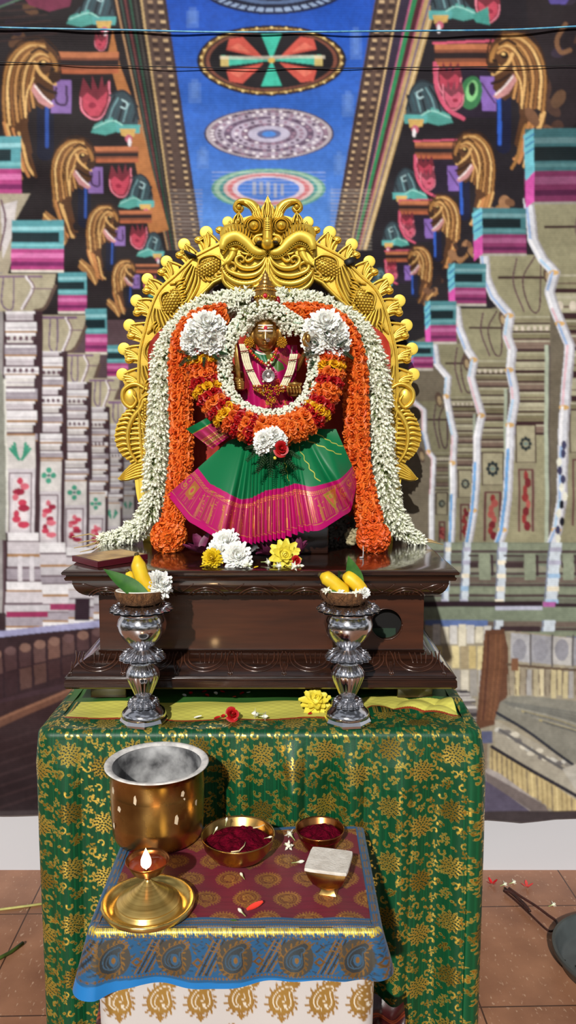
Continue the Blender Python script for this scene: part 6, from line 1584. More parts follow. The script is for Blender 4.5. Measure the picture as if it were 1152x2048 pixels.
b = MB(); b.lathe([(.001, -7 * ui), (7 * ui, -6 * ui), (12 * ui, 0), (14 * ui, 5 * ui), (13 * ui, 6 * ui), (11 * ui, 2 * ui), (.001, 2 * ui)], 24, M=Matrix.Translation(I(590, 772, 1.645))); b.ball(I(590, 768, 1.645), (8 * ui, 8 * ui, 5 * ui), 12, 8); b.build('bowl', BRONZE, idol)
b = MB()
for q in range(4): b.tube([I(600 - q * 6, 788, 1.652), I(600 - q * 6, 783, 1.638), I(599 - q * 6, 776, 1.633), I(598 - q * 6, 770 + q, 1.634)], [2.6 * ui, 2.7 * ui, 2.4 * ui, 1.8 * ui], 8)
b.tube([I(578, 790, 1.65), I(575, 780, 1.640), I(577, 772, 1.634)], [3 * ui, 2.8 * ui, 2 * ui], 8); b.ball(I(590, 789, 1.655), (13 * ui, 7 * ui, 6 * ui), 12, 8); b.build('left_hand', BRONZE, idol)
b = MB(); b.tube([I(616, 664, 1.615), I(610, 668, 1.607), (I(607, 680, 1.604)), I(610, 690, 1.606), I(616, 692, 1.612)], [1.5 * ui, 2.6 * ui, 3.6 * ui, 3.2 * ui, 2 * ui], 8); b.ball(I(616, 676, 1.61), (5 * ui, 4 * ui, 8 * ui), 10, 8); b.build('upper_hand', BRONZE, idol)
# ---- sari: a fanned skirt with a deep magenta border
def skirt():
    U = [0, .12, .25, .33, .40, .5, .6, .68, .76, .88, 1]
    HX = [335, 376, 440, 470, 500, 530, 565, 604, 642, 702, 716]; HY = [990, 1042, 1080, 1080, 1087, 1082, 1077, 1064, 1061, 1022, 958]
    WX = [456, 470, 490, 500, 506, 534, 564, 580, 600, 634, 672]; WY = [882, 876, 872, 878, 880, 884, 882, 880, 872, 858, 858]
    BV = [.50, .545, .565, .60, .56, .49, .48, .47, .54, .62, .74]
    HD = [1.70, 1.655, 1.60, 1.595, 1.585, 1.58, 1.58, 1.59, 1.605, 1.66, 1.71]
    nu_, nv_ = 620, 170; u, v = np.meshgrid(np.linspace(0, 1, nu_), np.linspace(0, 1, nv_))
    ip = lambda T_: np.interp(u, U, T_)
    sm = lambda T_: np.array([float(q[0]) for q in catmull([(a,) for a in np.interp(np.linspace(0, 1, 41), U, T_)], nu_)])[None, :] + 0 * u
    hx, hy, wx_, wy_, bv, hd = map(sm, (HX, HY, WX, WY, BV, HD))
    pl = np.clip((u - .36) / .04, 0, 1) * np.clip((.73 - u) / .04, 0, 1)      # fine pleats in the middle
    side = np.clip((u - .70) / .05, 0, 1)
    ph = u * 2 * PI * 40
    saw = (np.abs(((u * 40) % 1) - .35) ** .8)
    xx = wx_ + (hx - wx_) * v; yy = wy_ + (hy - wy_) * v
    xx += pl * 2.2 * np.sin(ph) * v
    yy += pl * 2.5 * np.sin(ph) * v ** 3
    bulge = -.030 * np.sin(PI * np.clip(v * .8, 0, 1)) * (1 - .25 * pl)
    big = .010 * v * np.sin(u * 2 * PI * 3.1 + 1.2) * (1 - pl) + .022 * np.exp(-((u - .30) / .02) ** 2) * v + .012 * np.exp(-((u - .365) / .016) ** 2) * v - .010 * np.exp(-((u - .335) / .018) ** 2) * v + .026 * np.exp(-((u - .80 - .08 * v) / .018) ** 2) * v * side - .010 * np.exp(-((u - .90) / .03) ** 2) * v
    Y = 1.672 + (hd - 1.672) * v ** .9 + bulge + big + pl * (.016 * saw) * (.4 + .9 * v)
    yy += -14 * np.exp(-((u - .9) / .05) ** 2) * v ** 2 * 0
    pts = np.empty(u.shape + (3,))
    for j in range(nv_):
        for i in range(nu_): pts[j, i] = I(xx[j, i], yy[j, i], Y[j, i])
    # woven pattern: x = 1000 u, y = 400 * position (border starts at 200)
    c = Canvas(0, 0, 1000, 400, 1.6, GRN); M2 = (178, 4, 98); rnd = random.Random(6)
    c.rect(0, 200, 1000, 400, M2)
    for k in range(240): x = rnd.uniform(0, 1000); c.line([(x, 222), (x + rnd.uniform(-4, 4), 366)], rnd.uniform(1, 5), rnd.choice([(160, 60, 66), (176, 40, 84), (150, 76, 60)]), .35, op=.35)
    GD = (232, 170, 70)
    for y0 in (226, 232, 372): c.line([(0, y0), (1000, y0)], 2.0, GD, .8)
    for k in range(125): c.ell(k * 8 + 4, 240, 1.8, 2.6, GD, .8)
    for k in range(19):
        x = 18 + k * 54
        if .36 < x / 1000 < .73:
            for q in range(4): c.line([(x + q * 9, 246), (x + q * 9 + 2, 366)], 2.2, (240, 176, 80), .85, op=.9 if q % 2 else .6)
        elif x < 110 or x > 880:
            c.curve([(x, 300), (x - 12, 276), (x - 4, 256), (x + 8, 262), (x + 4, 276)], 3, GD, .8); c.ell(x + 2, 300, 9, 12, GD, .8); c.ell(x + 2, 300, 5, 7, (190, 60, 90))
            for q in range(9): t_ = q * PI / 8; c.ell(x + 2 + 15 * math.cos(t_), 304 + 18 * math.sin(t_), 1.8, 1.8, GD, .8)
        else:
            for q in range(4): c.line([(x + q * 3, 250 + 18 * q), (x + q * 3 + 1, 366)], 1.6, GD, .8, op=.7)
            for q in range(8): c.ell(x + rnd.uniform(-10, 20), rnd.uniform(256, 340), rnd.uniform(2, 6), 1.6, GD, .8, rot=rnd.uniform(-1, 1))
    for k in range(70): x = rnd.uniform(0, 360) if k % 2 else rnd.uniform(730, 1000); c.line([(x, 250), (x + 1, 360)], 1.4, (220, 140, 70), .7, op=.5)
    c.poly([(800, 250), (858, 238), (832, 352)], (226, 176, 76), .8); c.poly([(812, 262), (846, 254), (831, 320)], (200, 90, 70)); c.ell(830, 272, 10, 12, (232, 190, 90), .8)
    c.poly([(40, 250), (86, 250), (80, 330), (46, 330)], (206, 120, 70), .6); c.ell(62, 290, 14, 24, (232, 180, 80), .8); c.ell(62, 290, 7, 14, (190, 60, 80))
    for x0, x1, y0, y1 in ((735, 800, 40, 186), (790, 960, 20, 120), (860, 990, 10, 90), (610, 640, 40, 180)):
        c.curve([(x0 + (x1 - x0) * t_ + 5 * (-1) ** q, y0 + (y1 - y0) * t_) for q, t_ in enumerate(np.linspace(0, 1, 9))], 3.4, (226, 214, 90), .5, op=.9)
    c.rect(0, 376, 1000, 400, (186, 4, 102))
    pos = np.where(v < bv, v / bv * 200, 200 + (v - bv) / (1 - bv) * 200)
    col = c.at(u * 1000, pos)
    return fast_grid('sari_skirt', pts, nu_, nv_, col, printed('sari silk', rough=.45, metal_rough=.28, bump=.06, weave=900, spec=.35), idol)
skirt()
def pallu():
    c = Canvas(0, 0, 100, 100, 4, (176, 20, 96)); rnd = random.Random(3)
    c.rect(0, 0, 100, 24, GRN); c.rect(0, 24, 100, 27, (226, 176, 80), .8)
    for k in range(50): x = rnd.uniform(0, 100); c.line([(x, 30), (x, 96)], 1.6, rnd.choice([(150, 70, 66), (190, 40, 100), (160, 90, 70)]), .4, op=.5)
    for y0 in (58, 63, 90): c.line([(0, y0), (100, y0)], 2, (240, 190, 90), .9)
    for k in range(12): c.ell(6 + k * 8, 76, 4, 7, (206, 176, 100), .7); c.ell(6 + k * 8, 76, 2, 4, (120, 60, 50))
    A_, B_, C_, D_ = (372, 858), (428, 828), (464, 870), (424, 898); nu_ = nv_ = 70
    u, v = np.meshgrid(np.linspace(0, 1, nu_), np.linspace(0, 1, nv_))
    x = (A_[0] * (1 - v) + D_[0] * v) * (1 - u) + (B_[0] * (1 - v) + C_[0] * v) * u; y = (A_[1] * (1 - v) + D_[1] * v) * (1 - u) + (B_[1] * (1 - v) + C_[1] * v) * u
    Y = 1.665 + .014 * np.sin(u * PI) * -1 + .004 * np.sin(u * 20) * v
    pts = np.array([[I(x[j, i], y[j, i], Y[j, i]) for i in range(nu_)] for j in range(nv_)])
    fast_grid('sari_end', pts, nu_, nv_, c.at(v * 0 + u * 100, v * 100), printed('sari end silk', rough=.42, metal_rough=.28, bump=.06, weave=900), idol)
pallu()
# red cloth hung inside the arch, dried garland heap
REDC = mat('vermilion cloth', (190, 50, 22), .7, c2=(140, 28, 14), vscale=14)
b = MB(); X0, X1, Z0, Z1 = P(296, 700, 1.810).x, P(782, 700, 1.810).x, zc1 + .002, P(0, 610, 1.810).z
cz_ = P(0, 700, 1.810).z
def red(u, v):
    x = X0 + (X1 - X0) * u; top = cz_ + (Z1 - cz_) * math.sqrt(max(0, 1 - (2 * u - 1) ** 2)); return (x, 1.810 + .004 * math.sin(u * 40) + .003 * math.sin(u * 90 + v * 6), Z0 + (top - Z0) * v)
b.grid(red, 130, 40); o = b.build('backing_cloth', REDC); tag(o, 'vermilion cloth hung behind the garlands inside the gold arch', 'cloth')
GREY = mat('dried garland', (96, 90, 80), .9, c2=(52, 48, 44), vscale=90); CREAM = mat('pale dried garland', (188, 178, 140), .9, c2=(140, 128, 96), vscale=90)
def coil(name, label, cx, cy, Y, w, h, m, seed, n):
    t = None; rr = random.Random(seed); b = MB(); c0 = P(cx, cy, Y); q = S(Y)
    for k in range(n):
        x, y = rr.uniform(-w, w), rr.uniform(-h, h); a = rr.uniform(0, 6)
        b.tube([((x + 7 * math.cos(a + e) * (1 - .1 * e)) * q, rr.uniform(-6, 6) * q, (y + 5 * math.sin(a + e)) * q) for e in np.linspace(0, 4, 7)], [q * 2, q * 3.4, q * 3.8, q * 3.4, q * 3.8, q * 3, q * 1.6], 6)
    o = b.build(name, m); o.location = c0; return tag(o, label, 'garland')
coil('dried_garland', 'dark heap of dried garland between skirt and right orange ball', 681, 1064, 1.76, 24, 30, GREY, 3, 60)
coil('dried_garland', 'pale stub of dried garland touching the right orange ball', 706, 1070, 1.715, 9, 17, CREAM, 4, 22)
# ------------------------------------------------------------------ low stool in front, with its cloths
SB = 1.262
ZS = P(475, 1654, SB).z
SF = G(480, 1860, ZS).y
sx0, sx1 = (G(199, 1860, ZS).x + P(240, 1654, SB).x) / 2 - .002, (G(777, 1860, ZS).x + P(713, 1654, SB).x) / 2 + .002
us = S(SF, ZS)
def paisley(c, x, y, s, rot, gold, dark, alpha, fringe=True, fill=None):
    R = lambda a, b_: (x + s * (a * math.cos(rot) - b_ * math.sin(rot)), y + s * (a * math.sin(rot) + b_ * math.cos(rot)))
    out = [R(*p) for p in [tuple(q) for q in catmull([(0, 30), (-15, 26), (-23, 8), (-17, -12), (-4, -26), (8, -34), (17, -30), (15, -22), (11, -18), (16, -4), (21, 10), (14, 24), (0, 30)], 44)]]
    if fringe:
        for k in range(0, 43, 2):
            px_, py_ = out[k]; dx, dy = px_ - x, py_ - y; L = math.hypot(dx, dy) + 1e-6
            c.ell(px_ + dx / L * 4.5 * s, py_ + dy / L * 4.5 * s, 4.6 * s, 1.9 * s, gold, alpha, rot=math.atan2(dy, dx) + .5)
    c.poly(out, fill or gold, alpha); c.line(out + out[:1], 1.6 * s, gold, alpha)
    inn = [(x + (a - x) * .72, y + (b_ - y) * .72) for a, b_ in out]; c.line(inn + inn[:1], 2.2 * s, dark)
    c.curve([R(0, 20), R(-9, 12), R(-8, -2), R(0, -6), R(4, 2), R(-1, 7)], 1.8 * s, dark); c.ell(*R(6, 12), 3 * s, 4 * s, dark)
    return out
def drape(name, canvas_top, x0, x1, yf, yb, z, r, drop_fn, m, rows_top, rows_hang, nf, nsd, wave, hem_fn, parent=None, inner=1.0):
    path = []; nor = []; nc = 14
    for k in range(nsd): path.append((x0, yb - (yb - yf - r) * k / nsd)); nor.append((-1, 0))
    for k in range(nc): a = PI + PI / 2 * k / nc; path.append((x0 + r + r * math.cos(a), yf + r + r * math.sin(a))); nor.append((math.cos(a), math.sin(a)))
    for k in range(nf + 1): path.append((x0 + r + (x1 - x0 - 2 * r) * k / nf, yf)); nor.append((0, -1))
    for k in range(1, nc + 1): a = 1.5 * PI + PI / 2 * k / nc; path.append((x1 - r + r * math.cos(a), yf + r + r * math.sin(a))); nor.append((math.cos(a), math.sin(a)))
    for k in range(1, nsd + 1): path.append((x1, yf + r + (yb - yf - r) * k / nsd)); nor.append((1, 0))
    path = np.array(path); nor = np.array(nor); s = np.concatenate([[0], np.cumsum(np.hypot(*np.diff(path, axis=0).T))]); s = s - s[nsd + nc] + x0 + r
    X, Y, Z, D = [], [], [], []
    if rows_top:
        front = (nor[:, 1] < -.9999)
        for dd in np.linspace(1, .0056 / (yb - yf), rows_top):
            e = np.where(front, (yb - yf) * dd, np.minimum((yb - yf) * dd, r)); X.append(path[:, 0] - nor[:, 0] * e); Y.append(np.minimum(path[:, 1] - nor[:, 1] * e, yb)); Z.append(np.full(len(s), z)); D.append(-e)
    er = .007
    for a in np.linspace(0, PI / 2, 6):
        o = er * math.sin(a) - er * .8; X.append(path[:, 0] + nor[:, 0] * o); Y.append(path[:, 1] + nor[:, 1] * o); Z.append(np.full(len(s), z - er * (1 - math.cos(a)))); D.append(np.full(len(s), er * a))
    drop = drop_fn(s)
    for h in np.linspace(0, 1, rows_hang)[1:]:
        g = h * drop; o = er * .2 + wave(s, h) ; X.append(path[:, 0] + nor[:, 0] * o); Y.append(path[:, 1] + nor[:, 1] * o); Z.append(z - er - g + hem_fn(s, h)); D.append(er * 1.57 + g)
    X, Y, Z, D = map(np.array, (X, Y, Z, D))
    return X, Y, Z, D, np.tile(s, (len(X), 1)), rows_top
def stool():
    cx, cy = (sx0 + sx1) / 2, (SF + SB) / 2
    t = thing('low_stool', 'small low stool hidden under the maroon, blue and white cloths', 'stool', (cx, cy, 0)); w, d = (sx1 - sx0) / 2 - .012, (SB - SF) / 2 - .012
    m = mat('stool wood', (90, 60, 40), .5, var=.3)
    b = MB(); b.box((-w, -d, ZS - .025), (w, d, ZS - .003), bev=.003); b.build('stool_top', m, t)
    for ax in (-1, 1):
        for ay in (-1, 1): b = MB(); b.box((ax * (w - .02) - .014, ay * (d - .02) - .014, 0), (ax * (w - .02) + .014, ay * (d - .02) + .014, ZS - .025), bev=.002); b.build('leg', m, t)
    # cover: maroon brocade field with a blue zari border that folds over the edge
    BLUE, MAR, GO = (36, 88, 130), (112, 16, 44), (176, 122, 54)
    W = (sx1 - sx0) / us; Dp = (SB - SF) / us
    ct = Canvas(-20, -20, W + 20, Dp + 20, 1.6, MAR); rnd = random.Random(9)
    for k in range(160): y = rnd.uniform(0, Dp); ct.line([(0, y), (W, y)], 1, rnd.choice([(110, 20, 44), (82, 12, 32)]), op=.5)
    for j in range(7):
        for i in range(9):
            x = 34 + i * 86 + (j % 2) * 43 - 20; y = 34 + j * 74
            for q in range(26): t_ = 2 * PI * q / 26; ct.ell(x + 28 * math.cos(t_), y + 26 * math.sin(t_), 3.2, 1.6, GO, .6, rot=t_)
            ct.ell(x, y, 25, 23, GO, .55); ct.ell(x, y, 21, 19, (120, 60, 34), .3, ring=.85); ct.ell(x, y, 16, 15, (110, 50, 30), .3, ring=.82); ct.curve([(x - 14, y + 8), (x - 6, y - 10), (x + 8, y - 4), (x + 2, y + 6)], 2, (110, 44, 30)); ct.poly([(x - 10, y - 26), (x, y - 36), (x + 10, y - 26)], GO, .7)
            for q in range(18): ct.ell(x + rnd.uniform(-20, 20), y + rnd.uniform(-18, 18), 1.6, 1.3, rnd.choice([(214, 160, 70), (110, 44, 30)]), .6)
    bw = 40
    for (xa, ya, xb, yb_) in ((-20, -20, W + 20, bw), (-20, -20, 26, Dp + 20), (W - 20, -20, W + 20, Dp + 20), (-20, Dp - 11, W + 20, Dp + 20)): ct.rect(xa, ya, xb, yb_, BLUE)
    for k in range(int(W / 5)): ct.ell(8 + k * 5, 31, 2.0, 1.6, (190, 146, 70), .8); ct.ell(6 + k * 5, 23, 2.2, 1.8, (130, 100, 60), .6); ct.ell(8 + k * 5, 12, 2.0, 1.8, (206, 160, 60), .8); ct.line([(k * 5, 4 + rnd.uniform(-2, 2)), (k * 5 + 2, -8)], 2.4, rnd.choice([(255, 230, 90), (230, 196, 60), (150, 120, 60)]), .5)
    for k in range(int(Dp / 5)):
        for xx in (5, 12, 19, W - 8, W - 14): ct.ell(xx, 8 + k * 5, 1.6, 2.0, (160, 120, 70), .7)
    cf = Canvas(-700, -6, W + 700, 150, 1.6, BLUE)
    for k in range(2600): x = rnd.uniform(-700, W + 700); y = rnd.uniform(0, 96); cf.ell(x, y, rnd.uniform(1, 6), rnd.uniform(.8, 2), rnd.choice([(62, 64, 66), (84, 78, 62), (44, 74, 100), (110, 90, 56)]), .3, rot=rnd.uniform(-1, 1))
    for k in range(520):
        x = -700 + k * 4.0
        if not -4 < x < W + 2: continue
        h_ = rnd.uniform(8, 17)
        cf.line([(x, 3 + rnd.uniform(-1, 1)), (x + 2, 3 + h_)], 2.8, rnd.choice([(255, 232, 90), (240, 206, 60), (206, 176, 60)]), .45)
    for k in range(300): x = -700 + k * 7; cf.ell(x, 20, 2, 1.4, (150, 116, 60), .7); cf.ell(x, 100, 2.4, 2, (140, 106, 60), .7)
    for k in range(26):
        x = -680 + k * 122
        cf.ell(x, 62, 36, 38, (78, 74, 66), .3); paisley(cf, x, 62, 1.02, .3, (146, 110, 58), (58, 86, 108), .75, fill=(74, 82, 86)); cf.ell(x + 2, 66, 9, 12, (52, 88, 118)); cf.ell(x + 2, 66, 4, 6, (150, 112, 60), .6)
        for q in range(5): cf.line([(x + 44 + q * 7, 94), (x + 66 + q * 7 + 14, 26)], 3, ((150, 112, 56), (66, 66, 62))[q % 2], .7)
        cf.poly([(x + 36, 70), (x + 48, 60), (x + 60, 70), (x + 48, 80)], (130, 96, 50), .7); cf.poly([(x + 42, 70), (x + 48, 65), (x + 54, 70), (x + 48, 75)], BLUE)
        for q in range(3): cf.curve([(x - 40 - q * 5, 30 + q * 8), (x - 30, 36 + q * 8), (x - 34, 46 + q * 8)], 2, (150, 112, 60), .7)
    cf.rect(-700, 107, W + 700, 150, (30, 120, 190))
    wv = lambda s, h: .006 * h + .0035 * h * np.sin(s * 46) + .002 * h * np.sin(s * 90 + 1) + .016 * h * np.exp(-((s - sx0 - .006) / .022) ** 2) + .012 * h * np.exp(-((s - sx1 + .002) / .02) ** 2)
    X, Y, Z, D, SS, rt = drape('', None, sx0, sx1, SF, SB, ZS, .014, lambda s: np.interp(s, [sx0 - .2, sx0, sx0 + .02, sx0 + .07, sx1 - .05, sx1, sx1 + .2], [.072, .074, .076, .070, .060, .052, .054]), None, 150, 60, 380, 90, wv, lambda s, h: .004 * h * np.sin(s * 30 + 1) * (h ** 3))
    Z = Z + np.where(D < -.005, .0012 * np.sin(X * 70 + Y * 40) * np.clip(-D / .03, 0, 1), 0)
    top = ct.at((X - sx0) / us, (Y - SF) / us); fl = cf.at((SS - sx0) / us, D / us)
    col = np.where((D > 0)[..., None], fl, top)
    o = fast_grid('stool_cover', np.stack([X, Y, Z], -1), X.shape[1], X.shape[0], col, printed('maroon and blue brocade', rough=.45, metal_rough=.3, bump=.12, weave=800, spec=.4, sheen=.1))
    tag(o, 'maroon brocade stool cover with a blue and gold border folded over the edge', 'stool cover')
    # white cloth with gold paisleys below it
    cw = Canvas(-500, 0, W + 500, 420, 1.5, (206, 200, 196)); GP = (176, 134, 66)
    for j in range(6):
        for i in range(20):
            x = -420 + i * 80 + (j % 2) * 40; y = 138 + j * 104
            paisley(cw, x, y, 1.16, .2, GP, (226, 216, 196), .55, fill=(182, 142, 70)); cw.poly([(x - 12, y + 38), (x + 8, y + 38), (x - 3, y + 52)], GP, .5)
    x0, x1, yf = sx0 + .004, sx1 - .006, SF + .012
    wv2 = lambda s, h: .004 + .010 * h * np.sin(s * 27 + .5) + .006 * h * np.sin(s * 55 + 2) - .02 * h * h
    X, Y, Z, D, SS, rt = drape('', None, x0 + .008, x1 - .006, yf, SB - .01, ZS - .012, .02, lambda s: np.full(len(s), ZS - .018), None, 0, 190, 360, 70, wv2, lambda s, h: 0 * s)
    uw = S(yf, .3); col = cw.at((SS - sx0) / uw, D / uw)
    o = fast_grid('paisley_cloth', np.stack([X, Y, Z], -1), X.shape[1], X.shape[0], col, printed('white silk', rough=.5, metal_rough=.32, bump=.08, weave=800, spec=.3, sheen=.1))
    tag(o, 'white cloth with gold paisleys hanging under the blue border of the stool cover', 'cloth')
    # dark maroon silk bunched on the floor behind the stool
    cm = Canvas(0, 0, 600, 300, 1, (52, 12, 16))
    for k in range(60): x, y = rnd.uniform(0, 600), rnd.uniform(60, 300); cm.curve([(x, y), (x + 8, y - 10), (x + 18, y - 4), (x + 14, y + 8)], 4, (214, 170, 60), .9); cm.ell(x + 8, y + 14, 7, 4, (206, 160, 50), .9)
    for y in (34, 40): cm.line([(0, y), (600, y)], 2, (150, 70, 40), .6)
    nu_, nv_ = 240, 90; u, v = np.meshgrid(np.linspace(0, 1, nu_), np.linspace(0, 1, nv_)); xa, xb = P(196, 2030, SB - .05).x, P(808, 2030, SB - .05).x
    zt = P(780, 2000, SB - .04).z; xx = xa + (xb - xa) * u + .010 * np.sin(v * 8) * (u - .5); yy = SB - .04 - .02 * v + .010 * np.sin(u * 70 + 3 * v) * (.3 + v) + .006 * np.sin(v * 25 + u * 30); zz = (zt + .008 * np.sin(u * 44)) * (1 - v) + .004 * v
    o = fast_grid('maroon_cloth', np.stack([xx, yy, zz], -1), nu_, nv_, cm.at(u * 600, v * 300), printed('maroon silk', rough=.3, metal_rough=.25, bump=.1, weave=700, spec=.5))
    tag(o, 'dark maroon silk with gold work hanging behind the stool, mostly hidden', 'cloth')
stool()

# ------------------------------------------------------------------ vessels on the stool
BRASS = mat('worn brass', (204, 166, 98), .27, 1.0, c2=(150, 114, 64), vscale=14, rvar=.1)
BRASSL = mat('bright brass', (236, 208, 126), .28, .95, c2=(200, 168, 92), vscale=30, rvar=.06)
COPPER = mat('copper bowl', (190, 128, 74), .27, 1.0, c2=(146, 86, 46), vscale=24, rvar=.06)
POWD = mat('crimson powder', (112, 8, 34), .95, c2=(74, 2, 22), vscale=90, bump=1.0, bscale=260, spec=.05, bdist=.006)
def pot():
    yfr = G(316, 1716, ZS).y; s0 = S(yfr + .06, ZS); R = 92 * s0; Yc = yfr + R * .96; s = S(Yc, ZS)
    R = 92 * s; c = Vector((P(317, 1690, Yc).x, Yc, ZS)); hz = P(317, 1525, Yc).z - ZS
    t = thing('brass_pot', 'tall brass pot with a pale rim and ash-dusted grey inside', 'pot', c)
    b = MB(); b.lathe([(.001, .001), (R * .86, .001), (R * .93, .004), (R * .97, .012), (R * .985, .03), (R * .99, hz * .3), (R * .985, hz * .31), (R * 1.0, hz * .5), (R * .995, hz * .51), (R * 1.01, hz * .68), (R * 1.005, hz * .69), (R * 1.0, hz * .9), (R * 1.02, hz * .96), (R * 1.07, hz * .995)], 72, close=False); b.build('body', BRASS, t, angle=60)
    b = MB(); b.lathe([(R * 1.06, hz * .988), (R * 1.10, hz * .996), (R * 1.115, hz * 1.004), (R * 1.09, hz * 1.014), (R * 1.0, hz * 1.008), (R * .95, hz * .985)], 72, close=False); b.build('rim', mat('ash on tin rim', (236, 232, 226), .7, .0, c2=(190, 188, 186), vscale=70), t)
    b = MB(); b.lathe([(R * .97, hz * .99), (R * .955, hz * .93), (R * .94, hz * .5), (R * .93, .02), (R * .8, .008), (.001, .008)], 72, close=False); b.build('inside', mat('ash dusted tin', (196, 196, 196), .55, .1, c2=(72, 72, 74), vscale=24), t)
    b = MB(); rr = random.Random(6)
    for k in range(9):
        th = -PI / 2 + rr.uniform(-1.2, 1.2); z = rr.uniform(.15, .93) * hz; r_ = R * 1.004; w = rr.uniform(.002, .005); h_ = rr.uniform(.003, .011)
        V = [(r_ * math.cos(th + a * w / R), r_ * math.sin(th + a * w / R), z + bb * h_) for a, bb in ((-1, -.6), (.4, -1), (1, .2), (.3, 1), (-.6, .7))]; b.add(V, [(0, 1, 2, 3, 4)])
    b.build('ash_smears', mat('ash smear', (206, 190, 164), .7), t, kind='stuff')
pot()
def lamp():
    c = G(297, 1816, ZS); s = S(c.y, ZS); t = thing('oil_lamp', 'lit brass oil lamp on a wide round dish', 'lamp', c)
    hz = lambda row: P(297, row, c.y).z - ZS; q = 93 * s
    b = MB(); b.lathe([(.001, .001), (q * .9, .001), (q * .98, .005), (q, .010), (q * .985, .0125), (q * .955, .0125), (q * .86, .0085), (q * .8, .005), (q * .7, .0045)], 80, fn=lambda th, i: 1 + (.006 * math.sin(24 * th) if i in (3, 4) else 0)); b.build('dish', BRASSL, t)
    b = MB(); h1 = hz(1757)
    pr = [(q * .72, .0045), (q * .66, .010)]
    for k in range(24): u = k / 23.; pr.append((q * (.62 * (1 - u) ** 1.35 + .055) * (1 + .012 * (k % 2)), .012 + (h1 - .012) * (u ** .9)))
    b.lathe(pr, 64); b.build('cone', mat('turned brass', (238, 204, 122), .3, .85, c2=(196, 158, 84), vscale=6, stretch=(1, 1, 60), rvar=.06), t, angle=60)
    h2 = hz(1742); h3 = hz(1720); rc = 44 * s
    b = MB(); b.lathe([(q * .05, h1 - .002), (q * .075, h1 + .002), (q * .06, h1 + .005), (q * .1, h1 + .008), (q * .16, h2 - .002), (rc * .7, h2 + .001), (rc * .93, h3 - .003), (rc, h3), (rc * .985, h3 + .0014), (rc * .93, h3 - .002), (rc * .7, h2 + .005), (.001, h2 + .003)], 56, fn=lambda th, i: 1 + (.05 * max(0, math.cos(th + PI / 2)) ** 8 if 5 < i < 10 else 0)); b.build('oil_cup', COPPER, t)
    b = MB(); b.lathe([(rc * .84, h3 - .005), (.001, h3 - .005)], 40, close=False); b.build('oil', mat('lamp oil', (84, 36, 18), .04, spec=.8), t)
    fx = 3 * s; b = MB(); b.tube([(fx - .004, -rc * .2, h3 - .004), (fx, -rc * .62, h3 - .001), (fx, -rc * .78, h3 + .003)], [.0022, .0024, .0016], 7); b.build('wick', mat('charred wick', (60, 40, 30), .9), t)
    m, nt, bb = nodes_of('flame'); em = N(nt, 'ShaderNodeEmission'); tc = N(nt, 'ShaderNodeTexCoord'); se = N(nt, 'ShaderNodeSeparateXYZ'); rp = N(nt, 'ShaderNodeValToRGB')
    nt.links.new(tc.outputs['Generated'], se.inputs[0]); nt.links.new(se.outputs['Z'], rp.inputs[0]); nt.links.new(rp.outputs[0], em.inputs[0]); em.inputs[1].default_value = 14
    e = rp.color_ramp.elements; e[0].color = (1, .28, .10, 1); e[1].color = (1, .62, .22, 1); k = e.new(.3); k.color = (1, .72, .42, 1); k = e.new(.6); k.color = (1, .86, .62, 1)
    nt.links.new(em.outputs[0], nt.nodes['Material Output'].inputs[0])
    b = MB(); hf = hz(1680) - h3; b.lathe([(.0002, -.002)] + [(11 * s * math.sin(PI * (u ** .62)) * (1 - .25 * u) + .0001, hf * u) for u in np.linspace(.02, .99, 16)] + [(.0001, hf)], 20); o = b.build('flame', m, t); o.location = (fx, -rc * .74, h3 + .001)
    ld = bpy.data.lights.new('flame_light', 'POINT'); lo = bpy.data.objects.new('flame_light', ld); COL.objects.link(lo); lo.parent = t; lo.location = (fx, -rc * .74, h3 + .03); ld.energy = .22; ld.color = (1, .62, .28); ld.shadow_soft_size = .008
lamp()
def powder_bowl(name, lab, lab2, cx, row_rim, rim_rx, row_bot, m, mound, seed, flare):
    yfr = G(cx, row_bot, ZS).y; s0 = S(yfr, ZS); Yc = yfr + rim_rx * .55 * s0; s = S(Yc, ZS); R = rim_rx * s; c = Vector((P(cx, row_rim, Yc).x, Yc, ZS)); h = P(cx, row_rim, Yc).z - ZS
    o = MB(); o.lathe([(.001, .001), (R * flare[0], .001), (R * flare[1], h * .25), (R * flare[2], h * .6), (R * .985, h * .95), (R * 1.0, h), (R * .985, h + .0015), (R * .95, h * .97), (R * (flare[2] - .05), h * .6), (R * flare[0], h * .2), (.001, h * .18)], 64)
    ob = o.build(name, m); ob.location = c; tag(ob, lab, 'bowl')
    rr = random.Random(seed); ph = [rr.uniform(0, 6) for _ in range(6)]
    b = MB()
    def f(u, v):
        th = 2 * PI * u; r = R * .90 * v; x, y = r * math.cos(th), r * math.sin(th)
        z = h * .66 + mound * (1 - v ** 1.6) + (.0035 * math.sin(x * 170 + ph[0]) * math.cos(y * 150 + ph[1]) + .002 * math.sin(x * 330 + ph[2]) * math.sin(y * 300 + ph[3])) * (1 - v ** 4) + mound * .5 * math.exp(-((x - R * .25) / (R * .3)) ** 2 - ((y - R * .3) / (R * .3)) ** 2)
        return (x, y, z)
    b.grid(f, 72, 40, wrap=True); p = b.build('kumkum_powder', POWD); p.location = c + Vector((0, 0, 0)); tag(p, lab2, 'powder', kind='stuff')
    return c, R, h, s
c1, R1, h1_, s1 = powder_bowl('brass_bowl', 'wide brass bowl of crimson powder strewn with white buds', 'crimson powder heaped in the wide brass bowl', 476, 1668, 74, 1741, BRASS, .012, 3, (.45, .72, .92))
c2, R2, h2_, s2 = powder_bowl('copper_bowl', 'small copper bowl of crimson powder at the back edge of the stool', 'crimson powder heaped in the small copper bowl', 640, 1657, 49, 1708, COPPER, .009, 5, (.62, .74, .86))
